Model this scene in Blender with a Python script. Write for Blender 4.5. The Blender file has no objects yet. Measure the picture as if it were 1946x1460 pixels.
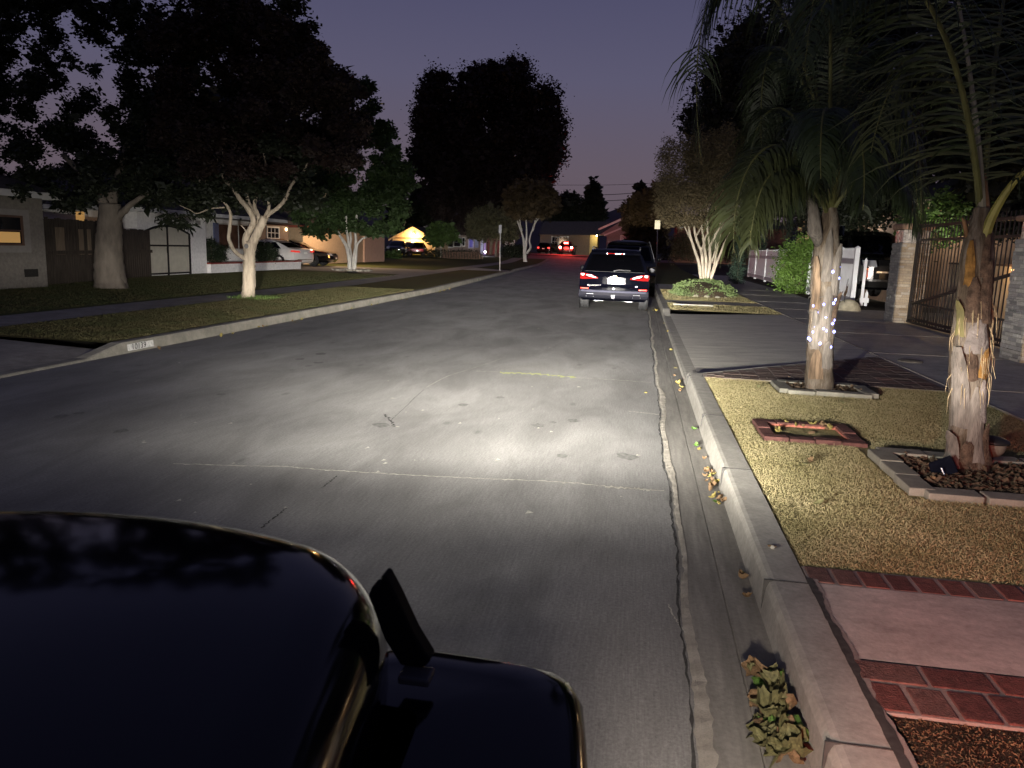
import bpy, math, random
import numpy as np
from mathutils import Vector, Matrix, Euler

SC = bpy.context.scene
COL = SC.collection
R = math.radians

# ------------------------------------------------------------------ camera
F, CX, CY = 1460.0, 973.0, 730.0
CAM_H = 1.6
YAW, PITCH, ROLL = math.atan(232 / F), math.atan(260 / F), R(2.0)
_f0 = np.array([-math.sin(YAW), math.cos(YAW), 0]); _r0 = np.array([math.cos(YAW), math.sin(YAW), 0]); _u0 = np.array([0, 0, 1.0])
FW = _f0 * math.cos(PITCH) - _u0 * math.sin(PITCH)
_u1 = _u0 * math.cos(PITCH) + _f0 * math.sin(PITCH)
RT = _r0 * math.cos(ROLL) + _u1 * math.sin(ROLL)
UP = _u1 * math.cos(ROLL) - _r0 * math.sin(ROLL)
cd = bpy.data.cameras.new('camera')
cam = bpy.data.objects.new('camera', cd)
COL.objects.link(cam)
m = Matrix(((RT[0], UP[0], -FW[0], 0), (RT[1], UP[1], -FW[1], 0), (RT[2], UP[2], -FW[2], CAM_H), (0, 0, 0, 1)))
cam.matrix_world = m
cd.sensor_width = 36; cd.lens = 36 * F / 1946
cd.clip_start = 0.05; cd.clip_end = 9000
cd.dof.use_dof = True; cd.dof.focus_distance = 9.0; cd.dof.aperture_fstop = 9.0
SC.camera = cam

# ------------------------------------------------------------------ dusk sky
W = bpy.data.worlds.new('World'); SC.world = W; W.use_nodes = True
nt = W.node_tree; N = nt.nodes; L = nt.links
bg = N['Background']
sky = N.new('ShaderNodeTexSky'); sky.sky_type = 'NISHITA'; sky.sun_disc = False
sky.sun_elevation = R(-1.5); sky.sun_rotation = R(150); sky.altitude = 100; sky.dust_density = 2; sky.ozone_density = 3
tc = N.new('ShaderNodeTexCoord'); sp = N.new('ShaderNodeSeparateXYZ'); L.new(tc.outputs['Generated'], sp.inputs[0])
rp = N.new('ShaderNodeValToRGB'); L.new(sp.outputs['Z'], rp.inputs[0])
cr = rp.color_ramp
SKYS = [(0.0, (.135, .100, .118)), (.09, (.135, .108, .140)), (.2, (.108, .099, .160)), (.34, (.066, .062, .122)), (.5, (.040, .037, .078)), (1.0, (.024, .025, .055))]
cr.elements[0].position = SKYS[0][0]; cr.elements[0].color = (*SKYS[0][1], 1)
cr.elements[1].position = 1.0; cr.elements[1].color = (*SKYS[-1][1], 1)
for p, c in SKYS[1:-1]:
    e = cr.elements.new(p); e.color = (*c, 1)
mx = N.new('ShaderNodeMixRGB'); mx.blend_type = 'MIX'; mx.inputs[0].default_value = .10
L.new(rp.outputs[0], mx.inputs[1]); L.new(sky.outputs[0], mx.inputs[2])
L.new(mx.outputs[0], bg.inputs[0]); bg.inputs[1].default_value = 1.0

vs = SC.view_settings
vs.view_transform = 'Standard'; vs.look = 'None'; vs.exposure = 0.0; vs.gamma = 1; vs.use_curve_mapping = False
SC.render.engine = 'CYCLES'
cy = SC.cycles
cy.use_denoising = True; cy.max_bounces = 5; cy.diffuse_bounces = 2; cy.glossy_bounces = 3; cy.transmission_bounces = 4; cy.transparent_max_bounces = 6
cy.sample_clamp_indirect = 4; cy.caustics_reflective = False; cy.caustics_refractive = False
try: cy.use_light_tree = True
except Exception: pass

HEAD = dict(x=(-.56, -1.32), y=1.375, z=.88)      # the two headlamps of the vehicle in the foreground
HEAD_POWER = 198.0
# intensity of a dipped beam by degrees below the horizontal
BEAM = [(-90, 1), (-35, .9), (-20, 1.5), (-12, 2.6), (-8, 6), (-5, 18), (-3, 90), (-1, 240), (0, 340), (1.5, 380), (2.5, 225), (3.6, 165), (6, 122), (9, 80), (11, 46), (13, 17), (16, 3.6), (20, .8), (30, .16), (90, .05)]

def headlamp(x, y, z, power, parent):
    ld = bpy.data.lights.new('headlamp_beam', 'SPOT'); ld.energy = power; ld.color = (1, .955, .87)
    ld.spot_size = R(170); ld.spot_blend = .3; ld.shadow_soft_size = .055
    o = bpy.data.objects.new('headlamp_beam', ld); COL.objects.link(o)
    ld.use_nodes = True
    n = ld.node_tree.nodes; l = ld.node_tree.links
    em = n['Emission']
    t = n.new('ShaderNodeTexCoord'); s = n.new('ShaderNodeSeparateXYZ'); l.new(t.outputs['Normal'], s.inputs[0])
    def mth(op, a, b=None, c=None):
        k = n.new('ShaderNodeMath'); k.operation = op
        for i, v in enumerate((a, b, c)):
            if v is None: continue
            if isinstance(v, (int, float)): k.inputs[i].default_value = v
            else: l.new(v, k.inputs[i])
        return k.outputs[0]
    X, Y, Z = s.outputs[0], s.outputs[1], s.outputs[2]
    elev = mth('MULTIPLY', mth('ARCSINE', Y), -180 / math.pi)          # degrees below the horizontal
    az = mth('MULTIPLY', mth('ARCTAN2', X, mth('MULTIPLY', Z, -1.0)), 180 / math.pi)
    # the scale is stretched about the horizon so that the ramp resolves the cut-off
    sgn = mth('SIGN', elev); q = mth('POWER', mth('DIVIDE', mth('ABSOLUTE', elev), 90.0), 0.4)
    u = mth('MULTIPLY_ADD', mth('MULTIPLY', sgn, q), .5, .5)
    r = n.new('ShaderNodeValToRGB'); l.new(u, r.inputs[0])
    pts = [((.5 + .5 * math.copysign((abs(e) / 90) ** .4, e)), (math.log10(v) + 1.5) / 4.5) for e, v in BEAM]
    el = r.color_ramp.elements
    el[0].position = 0; el[0].color = (pts[0][1],) * 3 + (1,)
    el[1].position = 1; el[1].color = (pts[-1][1],) * 3 + (1,)
    for p, v in pts[1:-1]:
        k = el.new(min(max(p, .001), .999)); k.color = (v, v, v, 1)
    inten = mth('POWER', 10.0, mth('MULTIPLY_ADD', r.outputs[0], 4.5, -1.5))
    # sideways fall-off, wider near the cut-off line, with faint vertical streaks of the reflector
    low = mth('MINIMUM', mth('DIVIDE', mth('MAXIMUM', mth('SUBTRACT', elev, 4.5), 0.0), 6.0), 1.0)
    rgt = mth('GREATER_THAN', az, 0.0)
    above = mth('MINIMUM', mth('DIVIDE', mth('MAXIMUM', mth('SUBTRACT', -1.5, elev), 0.0), 3.5), 1.0)
    wb = mth('MULTIPLY_ADD', rgt, -10.5, 20.0); wl = mth('MULTIPLY_ADD', rgt, -1.0, 21.0)
    wb = mth('MULTIPLY_ADD', above, 11.0, wb)
    wid = mth('MULTIPLY_ADD', low, mth('SUBTRACT', wl, wb), wb)
    a2 = mth('DIVIDE', az, wid)
    fall = mth('MULTIPLY_ADD', mth('EXPONENT', mth('MULTIPLY', mth('MULTIPLY', a2, a2), -1.0)), .985, .015)
    # bands and patches left by the reflector facets
    wav = mth('MULTIPLY_ADD', mth('SINE', mth('MULTIPLY_ADD', elev, 1.25, mth('MULTIPLY', mth('SINE', mth('MULTIPLY', az, .12)), 1.6))), .16, .92)
    wav2 = mth('MULTIPLY_ADD', mth('SINE', mth('MULTIPLY', az, .42)), .05, 1.0)
    g1 = mth('DIVIDE', az, 25.0); g2 = mth('DIVIDE', mth('ADD', elev, 0.5), 5.0)
    wide = mth('EXPONENT', mth('MULTIPLY', mth('ADD', mth('MULTIPLY', g1, g1), mth('MULTIPLY', g2, g2)), -1.0))
    st = mth('MULTIPLY', mth('MULTIPLY_ADD', wide, 62.0, mth('MULTIPLY', inten, fall)), mth('MULTIPLY', wav, wav2))
    l.new(st, em.inputs['Strength'])
    o.location = (x, y, z); o.rotation_euler = (R(90), 0, 0)          # looks along +Y, local Y is up
    o.parent = parent
    return o

# ------------------------------------------------------------------ picture helpers: where a point seen in the photograph stands on the ground
def rise(y):
    t = min(max((y - 70) / 32.0, 0), 1)
    return .75 * t * t * (3 - 2 * t)

def ray(px, py): return FW + RT * (px - CX) / F - UP * (py - CY) / F

def gp(px, py, dz=.15):
    d = ray(px, py); z = dz
    for _ in range(60):
        t = (z - CAM_H) / d[2]; y = d[1] * t
        z = .5 * z + .5 * (rise(y) + dz)
    return Vector((d[0] * t, d[1] * t, z))

def at(px, py, Y):
    d = ray(px, py); p = d * (Y / d[1]); return Vector((p[0], p[1], p[2] + CAM_H))

def depth(p): return float(FW[0] * p[0] + FW[1] * p[1] + FW[2] * (p[2] - CAM_H))

def at_line(px, a, b, py=500):
    d = ray(px, py); ax, ay = a; bx, by = b
    # t*d = a + s*(b-a)
    ex, ey = bx - ax, by - ay
    det = d[0] * (-ey) + ex * d[1]
    t = (ax * (-ey) + ex * ay) / det
    return (d[0] * t, d[1] * t)

# ------------------------------------------------------------------ materials
MATS = {}
def M(name, col, rough=.8, var=.18, scale=6, bump=0, bscale=None, metal=0, coat=0, emit=None, estr=0, spec=.3, col2=None, detail=4, stretch=None, trans=0):
    if name in MATS: return MATS[name]
    mt = bpy.data.materials.new(name); mt.use_nodes = True
    n = mt.node_tree.nodes; l = mt.node_tree.links; b = n['Principled BSDF']
    b.inputs['Roughness'].default_value = rough; b.inputs['Metallic'].default_value = metal
    b.inputs['Specular IOR Level'].default_value = spec
    if coat: b.inputs['Coat Weight'].default_value = coat; b.inputs['Coat Roughness'].default_value = .04
    if trans: b.inputs['Transmission Weight'].default_value = trans
    t = n.new('ShaderNodeTexCoord'); vec = t.outputs['Object']
    if stretch:
        mp = n.new('ShaderNodeMapping'); mp.inputs['Scale'].default_value = stretch; l.new(vec, mp.inputs[0]); vec = mp.outputs[0]
    nz = n.new('ShaderNodeTexNoise'); nz.inputs['Scale'].default_value = scale; nz.inputs['Detail'].default_value = detail; l.new(vec, nz.inputs['Vector'])
    r = n.new('ShaderNodeValToRGB'); l.new(nz.outputs[0], r.inputs[0])
    c2 = col2 if col2 else tuple(min(1, c * (1 + var)) for c in col)
    c1 = col if col2 else tuple(c * (1 - var) for c in col)
    r.color_ramp.elements[0].position = .32; r.color_ramp.elements[0].color = (*c1, 1)
    r.color_ramp.elements[1].position = .68; r.color_ramp.elements[1].color = (*c2, 1)
    l.new(r.outputs[0], b.inputs['Base Color'])
    if bump:
        n2 = n.new('ShaderNodeTexNoise'); n2.inputs['Scale'].default_value = bscale or scale * 4; n2.inputs['Detail'].default_value = 6; l.new(vec, n2.inputs['Vector'])
        bp = n.new('ShaderNodeBump'); bp.inputs['Strength'].default_value = bump; bp.inputs['Distance'].default_value = .02
        l.new(n2.outputs[0], bp.inputs['Height']); l.new(bp.outputs[0], b.inputs['Normal'])
    if emit:
        b.inputs['Emission Color'].default_value = (*emit, 1); b.inputs['Emission Strength'].default_value = estr
    MATS[name] = mt
    return mt

class G:
    """small helper to write node graphs"""
    def __init__(s, name):
        s.m = bpy.data.materials.new(name); s.m.use_nodes = True
        s.n = s.m.node_tree.nodes; s.l = s.m.node_tree.links; s.b = s.n['Principled BSDF']; MATS[name] = s.m
        s.pos = s.n.new('ShaderNodeNewGeometry').outputs['Position']
    def mapv(s, sc, loc=(0, 0, 0), v=None):
        k = s.n.new('ShaderNodeMapping'); k.inputs['Scale'].default_value = sc; k.inputs['Location'].default_value = loc
        s.l.new(v or s.pos, k.inputs[0]); return k.outputs[0]
    def noise(s, sc, v=None, detail=4, rough=.55, dist=0):
        k = s.n.new('ShaderNodeTexNoise'); k.inputs['Scale'].default_value = sc; k.inputs['Detail'].default_value = detail
        k.inputs['Roughness'].default_value = rough; k.inputs['Distortion'].default_value = dist
        s.l.new(v or s.pos, k.inputs['Vector']); return k.outputs[0]
    def vor(s, sc, v=None, feat='F1'):
        k = s.n.new('ShaderNodeTexVoronoi'); k.inputs['Scale'].default_value = sc; k.feature = feat
        s.l.new(v or s.pos, k.inputs['Vector']); return k.outputs['Distance']
    def ramp(s, v, *st):
        k = s.n.new('ShaderNodeValToRGB'); s.l.new(v, k.inputs[0]); e = k.color_ramp.elements
        fix = lambda c: (c, c, c, 1) if isinstance(c, (int, float)) else (*c, 1)
        e[0].position, e[0].color = st[0][0], fix(st[0][1]); e[1].position, e[1].color = st[-1][0], fix(st[-1][1])
        for p, c in st[1:-1]:
            q = e.new(p); q.color = fix(c)
        return k.outputs[0]
    def mix(s, f, a, b, mode='MIX'):
        k = s.n.new('ShaderNodeMixRGB'); k.blend_type = mode
        for i, v in enumerate((f, a, b)):
            if isinstance(v, (int, float)): k.inputs[i].default_value = v if i == 0 else (v, v, v, 1)
            elif isinstance(v, tuple): k.inputs[i].default_value = (*v, 1)
            else: s.l.new(v, k.inputs[i])
        return k.outputs[0]
    def math(s, op, a, b=0.0):
        k = s.n.new('ShaderNodeMath'); k.operation = op
        for i, v in enumerate((a, b)):
            if isinstance(v, (int, float)): k.inputs[i].default_value = v
            else: s.l.new(v, k.inputs[i])
        return k.outputs[0]
    def bump(s, h, st=.4, d=.01):
        k = s.n.new('ShaderNodeBump'); k.inputs['Strength'].default_value = st; k.inputs['Distance'].default_value = d
        s.l.new(h, k.inputs['Height']); s.l.new(k.outputs[0], s.b.inputs['Normal'])
    def done(s, c, rough=.85, spec=.25):
        if isinstance(c, tuple): s.b.inputs['Base Color'].default_value = (*c, 1)
        else: s.l.new(c, s.b.inputs['Base Color'])
        s.b.inputs['Roughness'].default_value = rough; s.b.inputs['Specular IOR Level'].default_value = spec
        return s.m

def emat(name, col, st, base=(.02, .02, .02)):
    return M(name, base, .4, 0, emit=col, estr=st)

# ------------------------------------------------------------------ mesh builder
LOC = {}
class MB:
    def __init__(s): s.v = []; s.f = []; s.mi = []
    def add(s, vs_, fs, mi=0):
        o = len(s.v); s.v += [tuple(map(float, p)) for p in vs_]
        for f in fs: s.f.append(tuple(i + o for i in f)); s.mi.append(mi)
        return s
    def box(s, x0, x1, y0, y1, z0, z1, mi=0, mat=None):
        p = [(x, y, z) for z in (z0, z1) for y in (y0, y1) for x in (x0, x1)]
        if mat is not None: p = [mat @ Vector(q) for q in p]
        return s.add(p, [(0, 2, 3, 1), (4, 5, 7, 6), (0, 1, 5, 4), (2, 6, 7, 3), (0, 4, 6, 2), (1, 3, 7, 5)], mi)
    def cbox(s, c, sz, rz=0, mi=0, rot=None):
        mat = Matrix.Translation(Vector(c)) @ (rot.to_matrix().to_4x4() if rot else Matrix.Rotation(rz, 4, 'Z'))
        a, b, d = sz[0] / 2, sz[1] / 2, sz[2] / 2
        return s.box(-a, a, -b, b, -d, d, mi, mat)
    def beam(s, a, b, w, h, mi=0):
        a, b = Vector(a), Vector(b); d = b - a; ln = d.length
        rot = d.to_track_quat('Y', 'Z').to_matrix().to_4x4()
        return s.box(-w / 2, w / 2, 0, ln, -h / 2, h / 2, mi, Matrix.Translation(a) @ rot)
    def extr(s, poly, vec, mi=0):
        n = len(poly); a = [Vector(p) for p in poly]; v = Vector(vec)
        return s.add(a + [p + v for p in a], [tuple(range(n))[::-1], tuple(range(n, 2 * n))] + [(i, (i + 1) % n, n + (i + 1) % n, n + i) for i in range(n)], mi)
    def tube(s, pts, rad, n=8, mi=0, rough=0, seed=0):
        pts = [Vector(p) for p in pts]; k = len(pts)
        if not isinstance(rad, (list, tuple)): rad = [rad] * k
        rnd = random.Random(seed); ref = Vector((.3, .9, .2)); vs_ = []
        for i, p in enumerate(pts):
            t = (pts[min(i + 1, k - 1)] - pts[max(i - 1, 0)]).normalized()
            a = t.cross(ref);
            if a.length < .05: a = t.cross(Vector((1, 0, 0)))
            a.normalize(); b = t.cross(a)
            for j in range(n):
                th = 2 * math.pi * j / n; rr = rad[i] * (1 + rough * rnd.uniform(-1, 1))
                vs_.append(p + a * math.cos(th) * rr + b * math.sin(th) * rr)
        fs = [(i * n + j, i * n + (j + 1) % n, (i + 1) * n + (j + 1) % n, (i + 1) * n + j) for i in range(k - 1) for j in range(n)]
        fs += [tuple(range(n))[::-1], tuple(range((k - 1) * n, k * n))]
        return s.add(vs_, fs, mi)
    def lathe(s, prof, n, mat, mi=0, closed=False):
        vs_ = [mat @ Vector((r * math.cos(2 * math.pi * j / n), r * math.sin(2 * math.pi * j / n), z)) for r, z in prof for j in range(n)]
        k = len(prof)
        fs = [(i * n + j, i * n + (j + 1) % n, (i + 1) * n + (j + 1) % n, (i + 1) * n + j) for i in range(k - 1) for j in range(n)]
        if not closed: fs += [tuple(range(n))[::-1], tuple(range((k - 1) * n, k * n))]
        return s.add(vs_, fs, mi)
    def grid(s, rows, mi=0, flip=False):
        w = len(rows[0]); o = [p for r in rows for p in r]
        fs = []
        for i in range(len(rows) - 1):
            for j in range(w - 1):
                q = (i * w + j, i * w + j + 1, (i + 1) * w + j + 1, (i + 1) * w + j)
                fs.append(q[::-1] if flip else q)
        return s.add(o, fs, mi)
    def build(s, name, mat, parent=None, smooth=False, bevel=0, label=None, origin=None, seg=2):
        me = bpy.data.meshes.new(name)
        base = LOC.get(parent.name, Vector()) if parent else None
        if base is None:
            if origin is not None: base = Vector(origin)
            else:
                a = np.array(s.v); base = Vector((float((a[:, 0].min() + a[:, 0].max()) / 2), float((a[:, 1].min() + a[:, 1].max()) / 2), float(a[:, 2].min())))
        vv = (np.array(s.v) - np.array(base)).tolist()
        me.from_pydata(vv, [], s.f)
        for mm in (mat if isinstance(mat, (list, tuple)) else [mat]): me.materials.append(mm)
        if any(s.mi): me.polygons.foreach_set('material_index', s.mi)
        if smooth: me.polygons.foreach_set('use_smooth', [True] * len(me.polygons))
        me.validate(); me.update()
        o = bpy.data.objects.new(name, me); COL.objects.link(o)
        if parent: o.parent = parent; LOC[o.name] = base
        else: o.location = base; LOC[o.name] = base
        if bevel:
            bm_ = o.modifiers.new('bevel', 'BEVEL'); bm_.width = bevel; bm_.segments = seg; bm_.limit_method = 'ANGLE'
        if label: o['label'] = label
        return o

def np_mesh(name, V, Q, mat, parent=None, origin=None):
    V = np.asarray(V, dtype=np.float64); Q = np.asarray(Q, dtype=np.int32)
    base = np.array(LOC.get(parent.name, Vector())) if parent else (np.array(origin) if origin is not None else np.array([V[:, 0].mean(), V[:, 1].mean(), V[:, 2].min()]))
    V = (V - base).astype(np.float32)
    me = bpy.data.meshes.new(name); k = Q.shape[1]
    me.vertices.add(len(V)); me.vertices.foreach_set('co', V.ravel())
    me.loops.add(Q.size); me.loops.foreach_set('vertex_index', Q.ravel())
    me.polygons.add(len(Q)); me.polygons.foreach_set('loop_start', np.arange(0, Q.size, k, dtype=np.int32)); me.polygons.foreach_set('loop_total', np.full(len(Q), k, dtype=np.int32))
    me.materials.append(mat); me.update(calc_edges=True)
    o = bpy.data.objects.new(name, me); COL.objects.link(o)
    if parent: o.parent = parent
    else: o.location = base.tolist()
    LOC[o.name] = Vector(base.tolist())
    return o

def thing(name, label, cat, loc=(0, 0, 0), group=None):
    o = bpy.data.objects.new(name, None); COL.objects.link(o); o.location = loc; o.empty_display_size = .2
    LOC[o.name] = Vector(loc); o['label'] = label; o['category'] = cat
    if group: o['group'] = group
    return o

def tag(o, label=None, cat=None, group=None, kind=None):
    if label: o['label'] = label
    if cat: o['category'] = cat
    if group: o['group'] = group
    if kind: o['kind'] = kind
    return o

def struct(o): o['kind'] = 'structure'; return o

def copy_tree(o, parent=None):
    c = o.copy(); COL.objects.link(c)
    if parent: c.parent = parent
    LOC[c.name] = LOC.get(o.name, Vector())
    for ch in list(o.children): copy_tree(ch, c)
    return c

def text(name, body, size, mat4, mat, parent=None, thick=.002):
    cu = bpy.data.curves.new(name, 'FONT'); cu.body = body; cu.size = size; cu.extrude = thick; cu.align_x = 'CENTER'; cu.align_y = 'CENTER'
    t = bpy.data.objects.new(name + '_tmp', cu)
    me = bpy.data.meshes.new_from_object(t); bpy.data.objects.remove(t)
    base = LOC.get(parent.name, Vector()) if parent else Vector()
    me.transform(Matrix.Translation(-base) @ mat4); me.materials.append(mat)
    o = bpy.data.objects.new(name, me); COL.objects.link(o); o.parent = parent
    return o

def light(name, kind, loc, energy, col, parent=None, size=.1, rot=None, spot=None):
    ld = bpy.data.lights.new(name, kind); ld.energy = energy; ld.color = col
    if kind in ('POINT', 'SPOT'): ld.shadow_soft_size = size
    if spot: ld.spot_size = R(spot); ld.spot_blend = .6
    o = bpy.data.objects.new(name, ld); COL.objects.link(o)
    b = LOC.get(parent.name, Vector()) if parent else Vector()
    o.location = Vector(loc) - b; o.parent = parent
    if rot: o.rotation_euler = rot
    return o

def spline(pts, n=6):
    """Catmull-Rom through pts (tuples of any length)"""
    P = [np.array(p, float) for p in pts]; P = [2 * P[0] - P[1]] + P + [2 * P[-1] - P[-2]]; out = []
    for i in range(1, len(P) - 2):
        for k in range(n):
            t = k / n; a, b, c, d = P[i - 1:i + 3]
            out.append(.5 * (2 * b + (c - a) * t + (2 * a - 5 * b + 4 * c - d) * t * t + (3 * b - a - 3 * c + d) * t ** 3))
    out.append(P[-2]); return out

def interp(tab, x):
    xs = [a for a, b in tab]; ys = [b for a, b in tab]
    return float(np.interp(x, xs, ys))

# ------------------------------------------------------------------ foliage
def leaves(cl, n, size, rng, sub=5, spread=.34, droop=.0, flat=.5, aspect=.5):
    """cl: rows (x,y,z,rx,ry,rz). returns arrays of leaf quads spread in clusters through the ellipsoids"""
    cl = np.array(cl, float); w = (cl[:, 3] * cl[:, 4] * cl[:, 5]) ** (2 / 3); w /= w.sum()
    nc = max(1, n // sub)
    k = rng.choice(len(cl), nc, p=w)
    d = rng.normal(size=(nc, 3)); d /= np.linalg.norm(d, axis=1)[:, None]
    r = rng.random(nc) ** (1 / 2.6) * (1 + .16 * rng.random(nc) ** 3)
    cc = cl[k, :3] + d * r[:, None] * cl[k, 3:6]
    i = np.repeat(np.arange(nc), sub)
    sg = np.minimum(cl[k, 3:6].min(axis=1) * spread, .45)[i]
    p = cc[i] + rng.normal(size=(len(i), 3)) * sg[:, None]
    m_ = len(p)
    a = rng.normal(size=(m_, 3)); a[:, 2] *= flat; a[:, 2] -= droop; a /= np.linalg.norm(a, axis=1)[:, None]
    b = rng.normal(size=(m_, 3)); b -= (b * a).sum(1)[:, None] * a; b /= np.linalg.norm(b, axis=1)[:, None]
    s = size * rng.uniform(.6, 1.35, m_)[:, None]
    V = np.stack([p, p + a * s * .45 + b * s * aspect * .5, p + a * s, p + a * s * .45 - b * s * aspect * .5], 1).reshape(-1, 3)
    return V, np.arange(m_ * 4).reshape(-1, 4)

def crown(parent, cl, n, size, mat, seed=1, name='crown', fill=.0, **kw):
    V, Q = leaves(cl, n, size, np.random.default_rng(seed), **kw)
    if fill:      # larger leaf sprays deep inside the clumps
        c2 = np.array(cl, float); c2[:, 3:6] *= .62
        V2, Q2 = leaves(c2, int(n * fill), size * 2.6, np.random.default_rng(seed + 500), sub=3, aspect=.7)
        V = np.concatenate([V, V2]); Q = np.concatenate([Q, Q2 + len(V) - len(V2)])
    return np_mesh(name, V, Q, mat, parent)

def pxcl(items, Y, yj=.6, seed=0):
    """clumps given by where the photograph shows them: (px, py, radius px[, vertical radius px])"""
    rnd = random.Random(seed); out = []
    for it in items:
        y = Y + rnd.uniform(-yj, yj) * (it[4] if len(it) > 4 else 1)
        c = at(it[0], it[1], y); s = depth(c) / F
        rx = it[2] * s; rz = (it[3] if len(it) > 3 and it[3] else it[2]) * s
        out.append((c.x, c.y, c.z, rx, min(rx, rz) * 1.0, rz))
    return out

def branch(mb, pts, Y, w0, w1, n=8, dy=0, sub=4, rough=.12, seed=0, yend=0):
    """a limb through picture points at depth Y, widths in picture pixels"""
    pts = [(a, b) for a, b in pts]; k = len(pts); q = []
    for i, (a, b) in enumerate(pts):
        p = at(a, b, Y + dy + yend * i / max(1, k - 1)); q.append((p.x, p.y, p.z, (w0 + (w1 - w0) * i / max(1, k - 1)) * .5 * depth(p) / F))
    q = spline(q, sub)
    mb.tube([a[:3] for a in q], [max(.004, a[3]) for a in q], n, rough=rough, seed=seed)
# ================================================================== SETTING
def XL(y): return -6.8 - .052 * max(0, y - 25)
def XR(y): return .65 - .03 * max(0, y - 34)
def Yspan(a, b, fine=.5, coarse=2.5):
    ys = [a]
    while ys[-1] < b - 1e-6:
        y = ys[-1]; ys.append(min(b, y + (fine if y < 26 else coarse)))
    return ys
def strip(name, ys, prof, mat, kind='structure', smooth=False):
    """prof(y) -> list of (x, z above the terrain)"""
    mb = MB(); mb.grid([[(x, y, rise(y) + z) for x, z in prof(y)] for y in ys])
    o = mb.build(name, mat, smooth=smooth)
    if kind: o['kind'] = kind
    return o

# --- materials of the ground
g = G('road_surface')
groove = g.noise(1.0, g.mapv((110, 4.5, 1)), 6, .7)
fine = g.noise(62, None, 7, .85)
mid = g.noise(1.1, g.mapv((1.6, .55, 1)), 5, .6, .6)
big = g.noise(.35, None, 3)
pv = g.vor(2.6, g.mapv((1.0, .45, 1)))
spot = g.ramp(pv, (.045, 0.0), (.12, 1.0))
spk = g.ramp(g.vor(9, g.mapv((1, .7, 1))), (.018, 1.0), (.05, 0.0))
c = g.ramp(mid, (.3, (.175, .168, .158)), (.5, (.235, .228, .216)), (.72, (.30, .291, .275)))
c = g.mix(.7, c, g.ramp(groove, (.3, .72), (.7, 1.18)), 'MULTIPLY')
c = g.mix(.75, c, g.ramp(fine, (.3, .42), (.7, 1.5)), 'MULTIPLY')
c = g.mix(.8, c, g.ramp(big, (.3, .75), (.7, 1.12)), 'MULTIPLY')
c = g.mix(.45, c, g.mix(spot, (.4, .4, .4), (1.0, 1.0, 1.0)), 'MULTIPLY')
c = g.mix(g.math('MULTIPLY', spk, .12), c, (.6, .58, .52))
g.bump(g.mix(.5, groove, fine), .55, .006)
ROAD = g.done(c, .82, .3)
CRACKL = M('crack_pale', (.42, .40, .34), .9, .25, 40)
CRACKG = M('crack_weeds', (.36, .38, .16), .9, .35, 60)
CRACKD = M('crack_dark', (.05, .048, .045), .95, .3, 30)

def concrete(name, base, stretch=(1, 1, 1), dirt=.5, sc=1.0):
    g = G(name)
    v = g.mapv(stretch)
    n1 = g.noise(2.2 * sc, v, 6, .65, .3); n2 = g.noise(45 * sc, None, 5, .7); n3 = g.noise(9, v, 4)
    c = g.ramp(n1, (.28, tuple(b * (1 - .42 * dirt) for b in base)), (.7, tuple(b * (1 + .15 * dirt) for b in base)))
    c = g.mix(.6, c, g.ramp(n2, (.3, .68), (.7, 1.2)), 'MULTIPLY')
    c = g.mix(.5, c, g.ramp(n3, (.35, .72), (.65, 1.12)), 'MULTIPLY')
    g.bump(n2, .4, .004)
    return g.done(c, .88, .2)
CONC = concrete('kerb_concrete', (.36, .34, .30))
GUTTER = concrete('gutter_concrete', (.25, .235, .21), (4, .35, 1), .8)
APRON = concrete('apron_concrete', (.58, .55, .48), (.5, 2.6, 1), .7)
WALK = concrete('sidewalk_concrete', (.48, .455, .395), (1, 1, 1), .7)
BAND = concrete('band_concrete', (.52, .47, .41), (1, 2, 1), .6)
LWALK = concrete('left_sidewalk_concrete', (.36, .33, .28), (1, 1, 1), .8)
BLOCK = concrete('edging_block', (.25, .235, .19), (1, 1, 1), .5, 2)

def turf(name, a, b_, dark, sc=1.0):
    g = G(name)
    n1 = g.noise(1.3 * sc, None, 5, .6, .4); n2 = g.noise(55, g.mapv((1, .8, 1)), 6, .8); n3 = g.noise(7 * sc, None, 4)
    c = g.ramp(n1, (.3, b_), (.65, a))
    c = g.mix(.85, c, g.ramp(n2, (.34, tuple(dark)), (.62, (1.25, 1.25, 1.2))), 'MULTIPLY')
    c = g.mix(.5, c, g.ramp(n3, (.3, .6), (.7, 1.15)), 'MULTIPLY')
    g.bump(n2, .8, .02)
    return g.done(c, .95, .1)
TURF = turf('dry_turf', (.34, .29, .15), (.26, .23, .105), (.45, .45, .4))
LTURF = turf('lawn_turf', (.12, .12, .04), (.15, .105, .045), (.4, .4, .35))
GTURF = turf('green_turf', (.085, .11, .035), (.12, .105, .045), (.4, .4, .35))
SOIL = turf('mulch_soil', (.07, .05, .035), (.04, .03, .022), (.4, .4, .4), 4)
DIRT = M('yard_dirt', (.05, .045, .032), .95, .3, 3, bump=.5)

# --- base sheet reaching the horizon
ys = [-60, -20, -8] + Yspan(-6, 120, 3, 5)[0:] + [150, 250, 500, 1200, 4000]
ys = sorted(set(ys))
strip('ground', ys, lambda y: [(x, -.06) for x in (-3000, -300, -60, -20, -6, .3, 6, 20, 60, 300, 3000)], DIRT)

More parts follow.
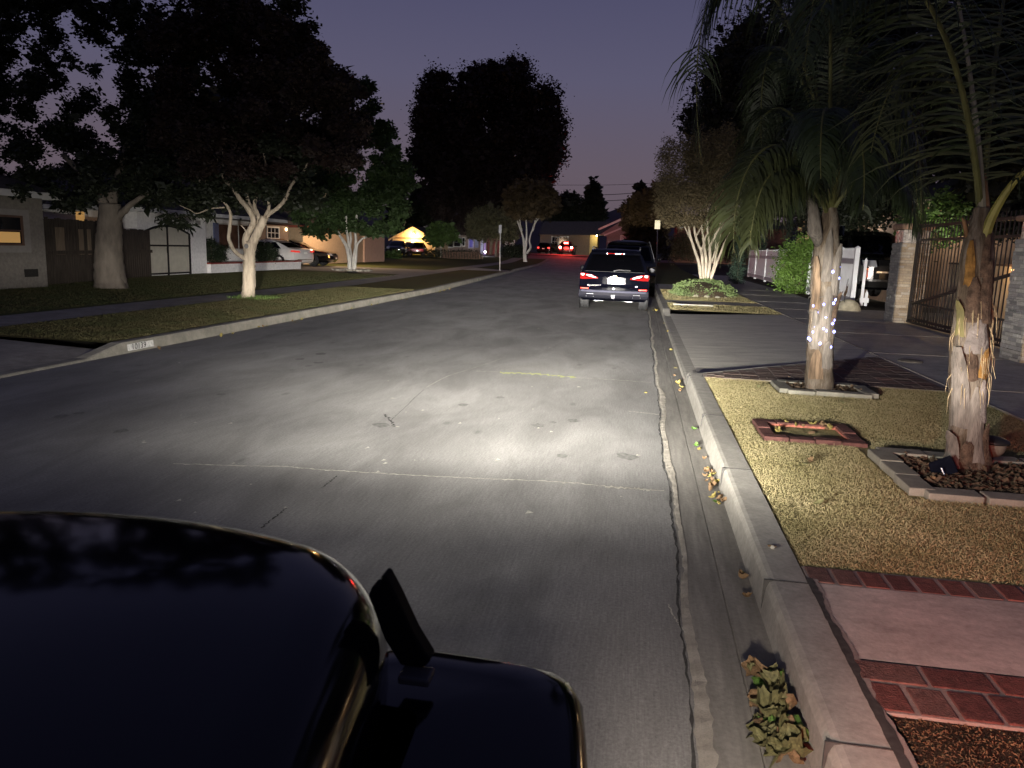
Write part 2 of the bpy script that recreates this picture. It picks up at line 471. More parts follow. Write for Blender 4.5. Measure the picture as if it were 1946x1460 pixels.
# --- road, with its cracks as a second and third material
ysr = Yspan(-12, 86, .5)
mb = MB(); mb.grid([[(XL(y) + (x / 12) * (XR(y) - .34 - XL(y)), y, rise(y)) for x in range(13)] for y in ysr])
def crack(pts, w, mi, z=.004, seed=0, n=14):
    rnd = random.Random(seed); q = spline([(p[0], p[1]) for p in pts], n); L_, R_ = [], []
    for i, p in enumerate(q):
        d = q[min(i + 1, len(q) - 1)] - q[max(i - 1, 0)]; d = d / (np.linalg.norm(d) + 1e-9); nn = np.array([-d[1], d[0]])
        j = rnd.uniform(-1, 1) * w * 1.1; ww = w * rnd.uniform(.25, 1.2)
        L_.append((p[0] + nn[0] * (j + ww), p[1] + nn[1] * (j + ww), rise(p[1]) + z)); R_.append((p[0] + nn[0] * (j - ww), p[1] + nn[1] * (j - ww), rise(p[1]) + z))
    mb.grid([L_, R_], mi)
P2 = lambda *pts: [tuple(gp(a, b, 0))[:2] for a, b in pts]
crack(P2((330, 882), (440, 886), (540, 888), (600, 893), (680, 898), (800, 905), (900, 910), (1000, 914), (1080, 918), (1160, 926), (1262, 934)), .009, 1, seed=3)
crack(P2((1150, 926), (1200, 930), (1240, 933)), .02, 1, seed=4)
crack(P2((905, 706), (960, 708), (1020, 711), (1090, 718), (1160, 722), (1240, 728)), .007, 1, seed=5)
crack(P2((950, 709), (1000, 711), (1050, 714), (1092, 719)), .055, 2, z=.006, seed=6)
crack(P2((960, 680), (900, 700), (850, 716), (812, 736)), .0035, 1, seed=7)
crack(P2((805, 742), (790, 755), (770, 775), (742, 800)), .003, 3, seed=17)
crack(P2((1195, 782), (1230, 786), (1255, 789)), .012, 1, seed=8)
crack(P2((495, 1005), (530, 978), (545, 965)), .007, 3, seed=9)
crack(P2((640, 905), (625, 918), (612, 928)), .007, 3, seed=10)
crack(P2((730, 788), (742, 800), (748, 812)), .012, 3, seed=11)
crack(P2((1270, 1150), (1285, 1180), (1300, 1200), (1318, 1215)), .004, 1, seed=12)
for k, (a, b, w) in enumerate([(724, 808, .06), (1023, 809, .05), (1090, 800, .05), (1052, 803, .03), (610, 673, .07), (605, 690, .05), (950, 756, .04), (680, 609, .05), (118, 792, .06), (150, 786, .04), (570, 683, .05), (1067, 867, .04), (230, 820, .05), (420, 750, .04), (880, 770, .05), (1190, 868, .07)]):
    p = gp(a, b, 0); rnd = random.Random(k)
    n_ = 10; mb.add([(p.x + w * 1.3 * math.cos(6.283 * i / n_) * rnd.uniform(.6, 1.2), p.y + w * 1.6 * math.sin(6.283 * i / n_) * rnd.uniform(.6, 1.2), .003) for i in range(n_)], [tuple(range(n_))], 4)
rnd = random.Random(77)
for k in range(55):     # bits of grit and pale flecks lying on the road
    p = gp(rnd.uniform(250, 1240), rnd.uniform(610, 1000), 0); w = rnd.uniform(.006, .02)
    if p.x < XL(p.y) + .3: continue
    mb.add([(p.x + w * 1.5 * math.cos(2.1 * i) * rnd.uniform(.5, 1.3), p.y + w * 2 * math.sin(2.1 * i) * rnd.uniform(.5, 1.4), .005) for i in range(3)], [(0, 1, 2)], 1)
OIL = M('oil_stain', (.13, .125, .118), .75, .3, 30)
struct(mb.build('road', [ROAD, CRACKL, CRACKG, CRACKD, OIL]))

# --- ragged edge between road and gutter, gutter, kerbs
rnd = random.Random(5)
mb = MB(); rows = []
for y in Yspan(-1, 34, .04, .4):
    j = math.sin(y * 1.7) * .012 + math.sin(y * 5.1) * .008
    wob = (.05 if y < 12 else .03) * (.55 + .45 * math.sin(y * .9 + 1))
    rows.append([(.30 + j - wob * rnd.uniform(.0, .45), y, .002), (.315 + j, y, .010 * rnd.uniform(.3, 1)), (.33 + j + wob * rnd.uniform(.25, .7) * (1 + .8 * math.sin(y * 3.3 + 2 * math.sin(y * 1.3))), y, .0075)])
mb.grid(rows)
struct(mb.build('road_edge_grout', concrete('edge_grout', (.36, .33, .28), (1, 1, 1), .9, 3)))
mb = MB(); rows = []
for y in Yspan(-1, 30, .05, .4):
    j = math.sin(y * 1.7) * .012 + math.sin(y * 5.1) * .008
    a = .288 + j - .008 * rnd.random(); rows.append([(a - .012 * rnd.random(), y, .0065), (a + .006 * rnd.random(), y, .0065)])
mb.grid(rows); struct(mb.build('road_edge_crack', CRACKD))
strip('gutter', Yspan(-12, 86, .5), lambda y: [(XR(y) - .345, .004), (XR(y) - .16, -.004), (XR(y) - .155, -.012), (XR(y) - .15, -.006), (XR(y) + .01, -.012)], GUTTER)

def dip(y, a=9.62, b=20.4, r=.22, hi=.15, lo=.035):
    if y < a or y > b + r: return hi
    if y < a + .001: return hi
    t = min((y - a) / r, (b + r - y) / .9, 1); t = max(0, min(1, t))
    return hi + (lo - hi) * t
def kerbprof(y):
    x, h = XR(y), dip(y)
    return [(x - .01, -.03), (x, h * .25), (x + .008, h * .75), (x + .022, h - .006), (x + .045, h), (x + .19, h), (x + .19, -.05)]
ysk = sorted(set([round(v, 3) for v in Yspan(-4, 86, .25)] + [9.6, 9.62, 9.66, 9.7, 9.75, 9.8, 9.84, 19.6, 19.8, 20.0, 20.3, 20.62]))
strip('kerb', ysk, kerbprof, CONC)
# kerb joints
mb = MB()
for y in (2.25, 3.44, 5.3, 7.1, 9.35, 24, 27, 30):
    mb.box(XR(y) - .004, XR(y) + .192, y - .004, y + .004, .0, .1525)
struct(mb.build('kerb_joint', CRACKD))

# --- right verge
YK = .84
def flat(name, y0, y1, x0, x1, z, mat, f=.3, z1=None):
    return strip(name, Yspan(y0, y1, f), lambda y: [(x0 + (x1 - x0) * i / 8, z + ((z1 - z) * i / 8 if z1 is not None else 0)) for i in range(9)], mat)
flat('verge', -4, 2.46, YK, 3.68, .135, SOIL)
flat('concrete_band', 2.80, 3.46, YK, 3.68, .148, BAND)
flat('verge_turf', 3.66, 9.36, YK, 3.68, .135, TURF)
# brick courses
BRK = [M('brick_dark', (.105, .043, .036), .85, .3, 30, bump=.4), M('brick_mid', (.14, .056, .045), .85, .3, 30, bump=.4), M('brick_grey', (.135, .075, .062), .9, .3, 30, bump=.4), concrete('mortar', (.29, .25, .22), (1, 1, 1), .5, 3)]
def courses(name, y0, y1, rows, x0=YK + .01, x1=3.66, skew=0, z=.150):
    mb = MB(); rnd = random.Random(int(y0 * 100)); mb.box(x0, x1, y0, y1, z - .1, z - .004, 3)
    for (ya, yb, w, off) in rows:
        x = x0 + .012 + off
        while x < x1 - .05:
            e = min(x + w, x1 - .01); d = rnd.uniform(-.003, .003); dz = rnd.uniform(-.002, .003)
            mb.box(x, e, ya + d, yb + d, z - .03, z + dz, rnd.choice((0, 0, 1, 1, 2)))
            x = e + .018
    o = mb.build(name, BRK, bevel=.004); return struct(o)
courses('brick_course', 3.46, 3.66, [(3.475, 3.645, .10, 0)])
courses('brick_course', 2.46, 2.80, [(2.47, 2.635, .115, 0), (2.655, 2.785, .215, .0)])
# wedge of brick between the turf and the slanting edge of the driveway
XD = lambda y: YK + .01 + max(0, (y - 9.66) / 2.75) * 2.80
mb = MB(); rnd = random.Random(936)
mb.extr([(YK + .005, 9.36, .04), (3.66, 9.36, .04), (3.66, 12.40, .04), (YK + .005, 9.64, .04)], (0, 0, .108), 3)
y = 9.37; k = 0
while y < 12.3:
    x = XD(y + .1) + .03 + (.1 if k % 2 else 0)
    while x < 3.55:
        e = min(x + .195, 3.65); mb.box(x, e, y, y + .092, .12, .1515 + rnd.uniform(-.002, .003), rnd.choice((4, 4, 5, 2, 5))); x = e + .012
    y += .104; k += 1
struct(mb.build('brick_course', BRK + [M('brick_brown', (.085, .058, .05), .9, .3, 30, bump=.4), M('brick_taupe', (.115, .085, .072), .9, .3, 30, bump=.4)], bevel=.004))
# ragged gap between kerb and band
mb = MB(); rows = []
rnd = random.Random(8)
for y in Yspan(1.6, 3.5, .03): rows.append([(.835 + .004 * rnd.random(), y, .1535), (.853 + .012 * rnd.random() + .014 * abs(math.sin(y * 6)), y, .1535)])
mb.grid(rows); struct(mb.build('kerb_gap', CRACKD))
mb = MB(); rows = []
for y in Yspan(1.9, 3.5, .03): rows.append([(.853 + .01 * rnd.random(), y, .1505), (.866 + .01 * rnd.random() + .02 * abs(math.sin(y * 5)), y, .152)])
mb.grid(rows); struct(mb.build('kerb_mortar', BRK[3]))

# driveway apron of the right-hand house
strip('driveway_apron', Yspan(9.64, 20.4, .3), lambda y: [(.84 + 2.84 * i / 10, .036 + (.146 - .036) * min(1, (i / 10) * 1.0) ** 1.2) for i in range(11)], APRON)
mb = MB()
mb.extr([(.842, 9.632, .0), (3.67, 12.41, .0), (3.67, 12.43, .0), (.842, 9.652, .0)], (0, 0, .1495))
struct(mb.build('verge_edge', CONC))
flat('verge_turf', 20.4, 23.2, YK, 3.68, .136, TURF)
flat('verge_path', 23.2, 24.6, YK, 3.68, .142, WALK)
flat('verge_turf', 24.6, 31.5, YK, 3.68, .138, TURF)
flat('driveway_apron', 31.5, 37, YK, 3.68, .140, WALK)
strip('verge_turf', Yspan(37, 86, .5), lambda y: [(XR(y) + .19 + (3.68 - XR(y) - .19) * i / 6, .138) for i in range(7)], GTURF)
mb = MB(); mb.box(1.0, 2.1, 22.2, 22.32, .13, .19); struct(mb.build('verge_kerb', CONC))
# sidewalk in slabs with pale joints
strip('sidewalk', Yspan(-4, 56, .6), lambda y: [(3.72 + 2.4 * i / 6, .147) for i in range(7)], WALK)
mb = MB()
mb.box(3.69, 3.725, -2, 56, .08, .1525)
for y in (3.0, 6.4, 9.6, 12.9, 16.2, 19.4, 22.7, 26, 30, 34):
    mb.box(3.72, 6.1, y - .012, y + .012, .08, .1505)
struct(mb.build('sidewalk_joint', concrete('joint_mortar', (.40, .37, .31), (1, 1, 1), .6, 3)))
flat('driveway', -4, 24, 6.1, 16, .140, WALK, 1)
flat('yard', 24, 56, 6.1, 16, .12, DIRT, 1)

# --- left verge, sidewalk, lawns
def ldip(y):
    if y < 9.3: return .03 if y < 8.6 else .03 + .12 * (y - 8.6) / .7
    if 46.5 < y < 51: return .03
    return .15
def lk(y):
    x, h = XL(y), ldip(y); return [(x + .01, -.03), (x, h * .3), (x - .012, h * .8), (x - .03, h), (x - .18, h), (x - .18, -.05)]
strip('kerb', sorted(set(Yspan(-4, 86, .35) + [8.6, 8.8, 9.0, 9.2, 9.3, 46.4, 46.5, 51, 51.1])), lambda y: lk(y)[::-1], concrete('left_kerb_concrete', (.30, .28, .235), (1, 1, 1), 1.0))
strip('verge', Yspan(9.3, 46.3, .5), lambda y: [(XL(y) - 2.72 + 2.54 * i / 10, .138) for i in range(11)], LTURF)
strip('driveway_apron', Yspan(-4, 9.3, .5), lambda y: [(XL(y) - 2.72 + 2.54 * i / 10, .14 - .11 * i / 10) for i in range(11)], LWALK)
strip('driveway_apron', Yspan(46.3, 51.2, .5), lambda y: [(XL(y) - 2.72 + 2.54 * i / 10, .14 - .10 * i / 10) for i in range(11)], WALK)
strip('verge', Yspan(51.2, 84, .5), lambda y: [(XL(y) - 2.72 + 2.54 * i / 10, .138) for i in range(11)], GTURF)
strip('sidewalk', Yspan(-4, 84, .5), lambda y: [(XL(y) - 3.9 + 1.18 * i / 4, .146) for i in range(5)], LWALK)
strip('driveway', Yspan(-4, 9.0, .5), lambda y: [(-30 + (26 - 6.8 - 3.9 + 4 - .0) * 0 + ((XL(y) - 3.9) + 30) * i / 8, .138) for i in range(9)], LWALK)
strip('lawn', Yspan(9.0, 35.8, .5), lambda y: [(-24 + ((XL(y) - 3.9) + 24) * i / 14, .136 + .02 * (1 - i / 14)) for i in range(15)], GTURF)
strip('driveway', Yspan(35.8, 43.6, .5), lambda y: [(-24 + ((XL(y) - 3.9) + 24) * i / 8, .140) for i in range(9)], LWALK)
strip('lawn', Yspan(43.6, 84, .5), lambda y: [(-60 + ((XL(y) - 3.9) + 60) * i / 20, .137) for i in range(21)], GTURF)
# cross street and the far side of the junction
strip('cross_street', Yspan(86, 96, .5), lambda y: [(x, .004) for x in (-120, -40, -20, -10, 0, 10, 30, 120)], M('cross_road_asphalt', (.16, .155, .15), .85, .2, 8))
strip('far_kerb', [96, 96.2], lambda y: [(x, .13) for x in (-120, -40, -20, 0, 20, 120)], CONC)
strip('far_sidewalk', [96.2, 99], lambda y: [(x, .14) for x in (-120, -40, -20, 0, 20, 120)], concrete('far_sidewalk_concrete', (.42, .38, .33)))
strip('far_lawn', [99, 104, 112, 125], lambda y: [(x, .12) for x in (-120, -40, -20, 0, 20, 120)], GTURF)

# --- hills and sky-line
mb = MB(); rows = [[], [], []]
for i in range(81):
    px = 300 + i * 20
    d = ray(px, 479 - 6 + 0); ang = math.atan2(d[0], d[1]); r_ = 2400
    h = 1.6 + r_ * (62 + 8 * math.sin(i * .31) + 4 * math.sin(i * .83 + 1) + 2 * math.sin(i * 2.1) + 28 * math.exp(-((px - 1230) / 60) ** 2)) / F
    for k, (rr, hh) in enumerate(((2200, -5), (2400, h), (2700, -5))): rows[k].append((rr * math.sin(ang), rr * math.cos(ang), hh))
mb.grid(rows)
struct(mb.build('hills', M('hill_scrub', (.13, .11, .12), 1, .2, .01)))

# ================================================================== the vehicle in the foreground
BLACK = M('black_paint', (.004, .004, .005), .09, .1, 4, coat=0.0, spec=.36)
BLACKP = M('black_plastic', (.012, .012, .013), .5, .2, 30, spec=.3)
RUBBER = M('tyre_rubber', (.018, .018, .019), .85, .2, 30)
CHROME = M('chrome', (.7, .7, .72), .18, .05, 5, metal=1)
GLASSD = M('dark_glass', (.0006, .0006, .0008), .05, .05, 3, spec=.2)
own = thing('off_road_vehicle', 'black off road vehicle with glossy hood, side latch and lit headlights', 'car', (-.94, .4, 0))
cx = -.94
out = []          # outline of the hood in plan, right half
for y, w in ((-.02, .735), (.3, .70), (.6, .655), (.8, .62), (.95, .597), (1.05, .578), (1.12, .558), (1.18, .527), (1.235, .487), (1.28, .445), (1.32, .385), (1.35, .30), (1.375, .2), (1.388, .1)): out.append((w, y))
full = [(cx + w, y) for w, y in out] + [(cx, 1.392)] + [(cx - w, y) for w, y in out[::-1]]
def ring(inset, z, crownz=0):
    q = []; n = len(full); c0 = Vector((cx, .55))
    for i, p in enumerate(full):
        a = Vector(full[max(i - 1, 0)]); b = Vector(full[min(i + 1, n - 1)]); t = (b - a).normalized(); nn = Vector((-t.y, t.x))
        s_ = Vector(p) + nn * inset
        q.append((s_.x, s_.y, z))
    return q
mb = MB(); rows = [ring(-.010, .87), ring(-.014, .93), ring(-.010, .965), ring(.0, .993), ring(.016, 1.016), ring(.036, 1.033), ring(.062, 1.046), ring(.092, 1.054), ring(.125, 1.058)]
last = rows[-1]
for k in range(1, 9):
    t = k / 9
    rows.append([(cx + (p[0] - cx) * (1 - t), p[1] if p[1] < .5 else .5 + (p[1] - .5) * (1 - t * .55), 1.057 + .024 * (1 - (1 - t) ** 2)) for p in last])
rows.append([(cx, p[1] if p[1] < .5 else .5 + (p[1] - .5) * .45, 1.082) for p in last])
mb.grid(rows)
mb.build('hood', BLACK, own, smooth=True)
mb = MB(); mb.grid([[(cx + s * .77, y, z) for s in (-1, -.5, 0, .5, 1)] for y, z in ((-.03, 1.05), (.02, 1.052), (.02, .9))]); mb.build('cowl', BLACKP, own)
# fenders: boxy flares either side of the hood
for s in (1, -1):
    mb = MB(); prof = []
    fr = [(-.30, .0), (.4, .0), (.85, -.005), (1.05, -.01), (1.14, -.014), (1.185, -.028), (1.208, -.055)]
    def edge(t):  # front line of the flare, going inwards
        return t
    rows = []
    outx = .945
    for (dz, ins) in ((-.20, .01), (-.06, .0), (-.025, .003), (-.008, .012), (0, .03)):
        r_ = []
        for y, o_ in fr: r_.append((cx + s * (outx + .035 - .075 * max(0, (y - .3) / .9) + o_ - ins), y - ins * (1 if y > 1.1 else 0), .9 + dz))
        for w, y in ((.80, 1.214), (.72, 1.222), (.64, 1.226), (.58, 1.222), (.52, 1.20)): r_.append((cx + s * w, y - ins, .9 + dz + .004))
        rows.append(r_)
    for k in range(1, 5):
        t = k / 5; r_ = []
        for p in rows[4]: r_.append((p[0] + (cx + s * .58 - p[0]) * t * .9, p[1] - (max(0, p[1] - .9)) * t * .75, .9 + .012 * math.sin(t * 1.5)))
        rows.append(r_)
    mb.grid(rows, flip=(s < 0)); fo = mb.build('fender', BLACK, own, smooth=True)
    mb = MB(); mb.box(cx + s * .90 - .004, cx + s * .90 + .075 * s, .55, .72, .74, .80); mb.build('side_marker', emat('marker_lens', (1, .2, .08), 1.5), own)
# hood latch on each side
for s in (1, -1):
    X = lambda a: cx + s * a
    mb = MB(); mb.extr([(X(a), 1.075, z) for a, z in ((.553, 1.056), (.559, 1.072), (.569, 1.070), (.575, 1.093), (.582, 1.091), (.598, 1.062), (.628, 1.0), (.655, .958), (.645, .945), (.607, .944), (.580, .985))], (0, .034, 0))
    lt = mb.build('hood_latch', M('latch_rubber', (.006, .006, .006), .75, .1, 20, spec=.1), own, bevel=.007)
    mb = MB(); mb.cbox((X(.636), 1.065, .937), (.05, .04, .014)); mb.build('latch_bracket', M('bracket_grey', (.06, .06, .065), .4, .1, 8), lt, bevel=.004)
mb = MB(); mb.box(cx - .50, cx + .50, 1.18, 1.29, .55, .95)
gr_ = mb.build('grille', BLACKP, own, bevel=.02)
mb = MB()
for k in range(7): mb.box(cx - .27 + k * .09 - .03, cx - .27 + k * .09 + .03, 1.288, 1.296, .66, .92)
mb.build('grille_slot', M('slot_black', (.004, .004, .004), .8, 0), gr_)
for hx in HEAD['x']:
    mb = MB(); mb.lathe([(.001, 1.330), (.05, 1.328), (.085, 1.322), (.095, 1.31), (.095, 1.28)], 24, Matrix.Translation((hx, 0, HEAD['z'])) @ Matrix(((1, 0, 0, 0), (0, 0, 1, 0), (0, -1, 0, 0), (0, 0, 0, 1))))
    hl = mb.build('headlight', emat('headlamp_lens', (1, .95, .86), 12, (.5, .5, .5)), own, smooth=True)
    b = headlamp(hx, HEAD['y'], HEAD['z'], HEAD_POWER, None)
    b.parent = hl; b.location = Vector((hx, HEAD['y'], HEAD['z'])) - LOC[hl.name]
mb = MB(); mb.box(cx - .80, cx + .80, 1.30, 1.48, .48, .64); mb.build('bumper', BLACKP, own, bevel=.03)
mb = MB(); mb.box(cx - .76, cx + .76, -2.6, .0, .48, 1.02); mb.box(cx - .70, cx + .70, .0, 1.2, .5, .84); mb.build('body', BLACK, own, bevel=.04)
WHEEL_ROT = lambda x, y, z: Matrix.Translation((x, y, z)) @ Matrix.Rotation(R(90), 4, 'Y')
def wheel(parent, x, y, z, rad, wid, side, rimmat, name='wheel', spokes=5, loc_world=True):
    mb = MB(); h = wid / 2
    prof = [(rad * .62, -h), (rad * .93, -h), (rad * .985, -h * .8), (rad, -h * .55), (rad, -h * .2), (rad * .985, -h * .12), (rad * .985, -h * .02), (rad, h * .06), (rad, h * .5), (rad * .985, h * .8), (rad * .93, h), (rad * .62, h)]
    mb.lathe(prof, 28, WHEEL_ROT(x, y, z), closed=True)
    w = mb.build(name, RUBBER, parent, smooth=False)
    mb = MB(); mt = WHEEL_ROT(x, y, z); e = side * h * .82
    mb.lathe([(rad * .64, -h * .9 * side), (rad * .64, e), (rad * .58, e), (rad * .56, e * .45), (.01, e * .45)], 24, mt, closed=True)
    for k in range(spokes):
        a = 2 * math.pi * k / spokes
        mb.extr([mt @ Vector(p) for p in ((.06 * math.cos(a - .7) * rad / .35, .06 * math.sin(a - .7) * rad / .35, e * .8), (rad * .6 * math.cos(a - .13), rad * .6 * math.sin(a - .13), e * .95), (rad * .6 * math.cos(a + .13), rad * .6 * math.sin(a + .13), e * .95), (.06 * math.cos(a + .7) * rad / .35, .06 * math.sin(a + .7) * rad / .35, e * .8))], (mt.to_3x3() @ Vector((0, 0, -side * .03))))
    mb.build('rim', rimmat, w)
    return w
ALLOY = M('alloy_rim', (.45, .45, .46), .3, .1, 6, metal=.8)
DRIM = M('dark_rim', (.03, .03, .03), .4, .1, 6)
for s in (1, -1):
    for y in (.62, -1.85): wheel(own, cx + s * .80, y, .42, .42, .26, s, DRIM)
    mb = MB(); mb.box(cx + s * .62 - .06, cx + s * .62 + .06, -2.64, -2.6, .80, .98); mb.build('tail_light', emat('own_tail_lens', (1, .05, .02), 4), own)
def aim(d): return Vector(d).to_track_quat('-Z', 'Y').to_euler()
light('side_marker_glow', 'SPOT', (.10, .66, .80), 230.0, (1, .86, .74), own, .05, rot=aim((1.25, 2.0, -.62)), spot=88)
mb = MB(); mb.box(cx + .76, cx + .95, -1.9, -.62, .86, .90); mb.build('rear_fender', BLACK, own, bevel=.02)
mb = MB(); mb.box(cx + .90, cx + .965, -.74, -.62, .76, .82); mb.build('side_marker', emat('added_marker_lens', (1, .05, .03), 3), own)  # marker added to account for the red light on the kerb
light('added_red_spot', 'SPOT', (.06, -.5, .79), 540.0, (1, .08, .02), own, .05, rot=aim((1.9, 2.75, -.64)), spot=52)  # added red spot aimed at kerb and verge, no such lamp seen
# ================================================================== RIGHT SIDE: palms, borders, gate, fence
BARKP = G('palm_bark')
_b = BARKP
n1 = _b.noise(3.5, _b.mapv((3, 3, .8)), 5, .6, .8); n2 = _b.noise(26, _b.mapv((3, 3, .35)), 6, .7); n3 = _b.noise(1.7, None, 3)
c = _b.ramp(n1, (.25, (.042, .029, .02)), (.45, (.108, .082, .058)), (.6, (.165, .138, .11)), (.78, (.115, .076, .042)))
c = _b.mix(.8, c, _b.ramp(n2, (.3, .45), (.68, 1.2)), 'MULTIPLY')
_b.bump(_b.mix(.5, n1, n2), .9, .03)
BARKP = _b.done(c, .95, .1)
BARKN = M('palm_bark_new', (.14, .095, .06), .9, .5, 9, bump=.5, stretch=(4, 4, .6))
BARKG = M('palm_boot_grey', (.13, .112, .095), .9, .35, 12, bump=.6, stretch=(3, 3, .6))
BARKO = M('palm_fibre_orange', (.17, .088, .022), .95, .4, 20, bump=.6)
BARKD = M('palm_fibre_dark', (.07, .045, .03), .95, .5, 22, bump=.8)
PETI = M('palm_petiole', (.09, .09, .03), .6, .3, 7, stretch=(2, 2, .5))
PETG = M('palm_petiole_grey', (.20, .18, .13), .6, .3, 7)
FROND = M('palm_leaflet', (.020, .031, .010), .55, .3, 3, spec=.4)
FRONDO = M('palm_leaflet_old', (.042, .05, .016), .65, .35, 3, spec=.3)
MULCH = M('mulch_chips', (.07, .048, .03), .95, .5, 40)
LEAFDRY = M('dry_leaf', (.14, .088, .045), .8, .4, 12)
LEAFYEL = M('yellow_leaf', (.19, .155, .045), .7, .3, 12)
LEAFOLV = M('olive_leaf', (.10, .095, .04), .75, .4, 10)
LEAFGRN = M('fresh_leaf', (.06, .12, .022), .6, .3, 10)

def trunk_profile(mb, pts, Y, n=22, seed=0, amp=.10, ringamp=.03):
    """palm stem: px centre, py, px width; a ringed and ragged surface"""
    q = []
    for a, b, w in pts:
        p = at(a, b, Y); q.append((p.x, p.y, p.z, w * .5 * depth(p) / F))
    q = spline(q, 9); rows = []
    rnd = np.random.default_rng(seed); ph = rnd.uniform(0, 6.28, 8)
    for i, a in enumerate(q):
        z = a[2]; r_ = []
        for j in range(n + 1):
            th = 2 * math.pi * (j % n) / n
            d = 1 + amp * (.5 * math.sin(3 * th + ph[0] + z * 2.2) + .35 * math.sin(5 * th + ph[1] - z * 5) + .3 * math.sin(9 * th + ph[2] + z * 9)) + ringamp * math.sin(z * 26 + 1.5 * math.sin(th + ph[3])) + rnd.uniform(-.02, .02)
            r_.append((a[0] + a[3] * d * math.cos(th), a[1] + a[3] * d * math.sin(th), z))
        rows.append(r_)
    mb.grid(rows); return q

def boot(mb, q, z0, z1, th, w, lift, mi, seed=0):
    """old leaf base: a tapering plate lying on the stem"""
    zs = [a[2] for a in q]
    f = lambda z, k: float(np.interp(z, zs, [a[k] for a in q]))
    rnd = random.Random(seed); rows = []
    for i in range(7):
        t = i / 6; z = z0 + (z1 - z0) * t
        ww = w * (1 - .55 * t ** 2) * (1 if t < .99 else .5); r = f(z, 3) * 1.03 + .012 + lift * t ** 3
        row = []
        for j in range(5):
            a = th + (j / 2 - 1) * ww + rnd.uniform(-.03, .03)
            rr = r + .012 * (1 - (j / 2 - 1) ** 2)
            row.append((f(z, 0) + rr * math.cos(a), f(z, 1) + rr * math.sin(a), z + rnd.uniform(-.012, .012)))
        rows.append(row)
    k = [[(p[0] * .985 + f(p[2], 0) * .015, p[1] * .985 + f(p[2], 1) * .015, p[2]) for p in r_] for r_ in rows]
    mb.grid(rows, mi); mb.grid(k, mi, flip=True)

def bez(c, n):
    P_ = [np.array(p, float) for p in c]; out = []
    k = len(P_) - 1
    for i in range(n + 1):
        t = i / n; s = sum(math.comb(k, j) * (1 - t) ** (k - j) * t ** j * P_[j] for j in range(k + 1)); out.append(s)
    return out

def frond(parent, ctrl, length, seed=0, n=62, droop=.55, mat=None, r0=.022, start=.16, splay=1.0, stemmat=None, sweep=.5, wid=.021, name='frond', sidevec=None):
    rng = np.random.default_rng(seed); c = bez(ctrl, 40); mb = MB()
    c = [np.array(p) for p in c]
    mb.tube(c, [r0 * (1 - .86 * i / 40) for i in range(41)], 7, 1)
    for s in (1, -1):
        for i in range(n):
            t = start + (1 - start) * (i + rng.uniform(-.3, .3)) / n
            t = min(max(t, 0), .995); k = t * 40; a = int(k); p = c[a] + (c[min(a + 1, 40)] - c[a]) * (k - a)
            T = c[min(a + 1, 40)] - c[a]; T /= np.linalg.norm(T)
            S = np.cross(T, (0, 0, 1)) if sidevec is None else np.array(sidevec, float) - T * float(np.dot(sidevec, T))
            if np.linalg.norm(S) < .05: S = np.array([1, 0, 0.])
            S /= np.linalg.norm(S); Nn = np.cross(S, T)
            ln = length * (math.sin(math.pi * (.18 + .74 * (t - start) / (1 - start))) ** .8) * rng.uniform(.75, 1.12)
            d = S * s * splay + T * (sweep + rng.uniform(-.22, .22)) + Nn * rng.uniform(-.30, .35); d /= np.linalg.norm(d)
            q = p; w = wid * rng.uniform(.7, 1.2); up = np.cross(d, T); up /= (np.linalg.norm(up) + 1e-6); sd = np.cross(d, up)
            pts = [q]; dd = d.copy(); dr = droop * rng.uniform(.6, 1.5)
            for m_ in range(4):
                dd = dd + np.array([0, 0, -dr * .36 * (m_ + .4)]); dd /= np.linalg.norm(dd); q = q + dd * ln / 4; pts.append(q)
            ws = (w * .45, w, w * .85, w * .5, w * .06); base = len(mb.v)
            V = []
            for m_, (pp, w_) in enumerate(zip(pts, ws)): V += [pp + sd * w_ * .5, pp - sd * w_ * .5]
            mb.add(V, [(2 * m_, 2 * m_ + 2, 2 * m_ + 3, 2 * m_ + 1) for m_ in range(4)], 0)
    return mb.build(name, [mat or FROND, stemmat or PETI], parent)

# ------------------------------------------------------- palm wound with fairy lights
Y1 = 8.85
base1 = gp(1555, 745)
p1 = thing('palm_tree', 'palm with blue white fairy lights wound round its lower trunk', 'palm tree', base1)
mb = MB()
q1 = trunk_profile(mb, [(1555, 752, 58), (1555, 740, 52), (1556, 715, 50), (1557, 690, 49), (1559, 650, 45), (1561, 610, 45), (1565, 570, 48), (1568, 530, 50), (1571, 490, 47), (1574, 455, 42), (1577, 425, 34), (1578, 395, 24)], Y1, seed=2, amp=.10, ringamp=.022)
tr1 = mb.build('trunk', BARKP, p1, smooth=True)
mb = MB(); A = -1.75
for (z0, z1, th, w, lf, mi, sd) in ((.72, 1.30, -1.5, .42, .02, 0, 1), (.62, 1.05, -2.2, .35, .02, 0, 2), (.42, .72, -1.2, .5, .0, 0, 3), (1.05, 1.62, -2.35, .33, .05, 1, 4), (1.2, 1.75, -1.0, .4, .05, 0, 5), (1.35, 1.9, -1.7, .35, .04, 0, 6), (.3, .62, -2.0, .5, .0, 1, 7), (.9, 1.25, -.7, .35, .04, 2, 8)):
    boot(mb, q1, z0, z1, th, w, lf, mi, sd)
mb.build('leaf_base', [BARKG, BARKN, BARKD], p1)
mb = MB(); s_ = at(1560, 470, Y1); e_ = at(1545, 392, Y1 - .1)
mb.tube(spline([(s_.x, s_.y, s_.z, .03), tuple(at(1547, 440, Y1 - .12)) + (.065,), tuple(e_) + (.045,), tuple(at(1530, 375, Y1 - .1)) + (.02,)], 4)[0:0] or [Vector(s_), at(1549, 440, Y1 - .12), e_, at(1534, 372, Y1 - .1)], [.04, .075, .055, .02], 10, rough=.1)
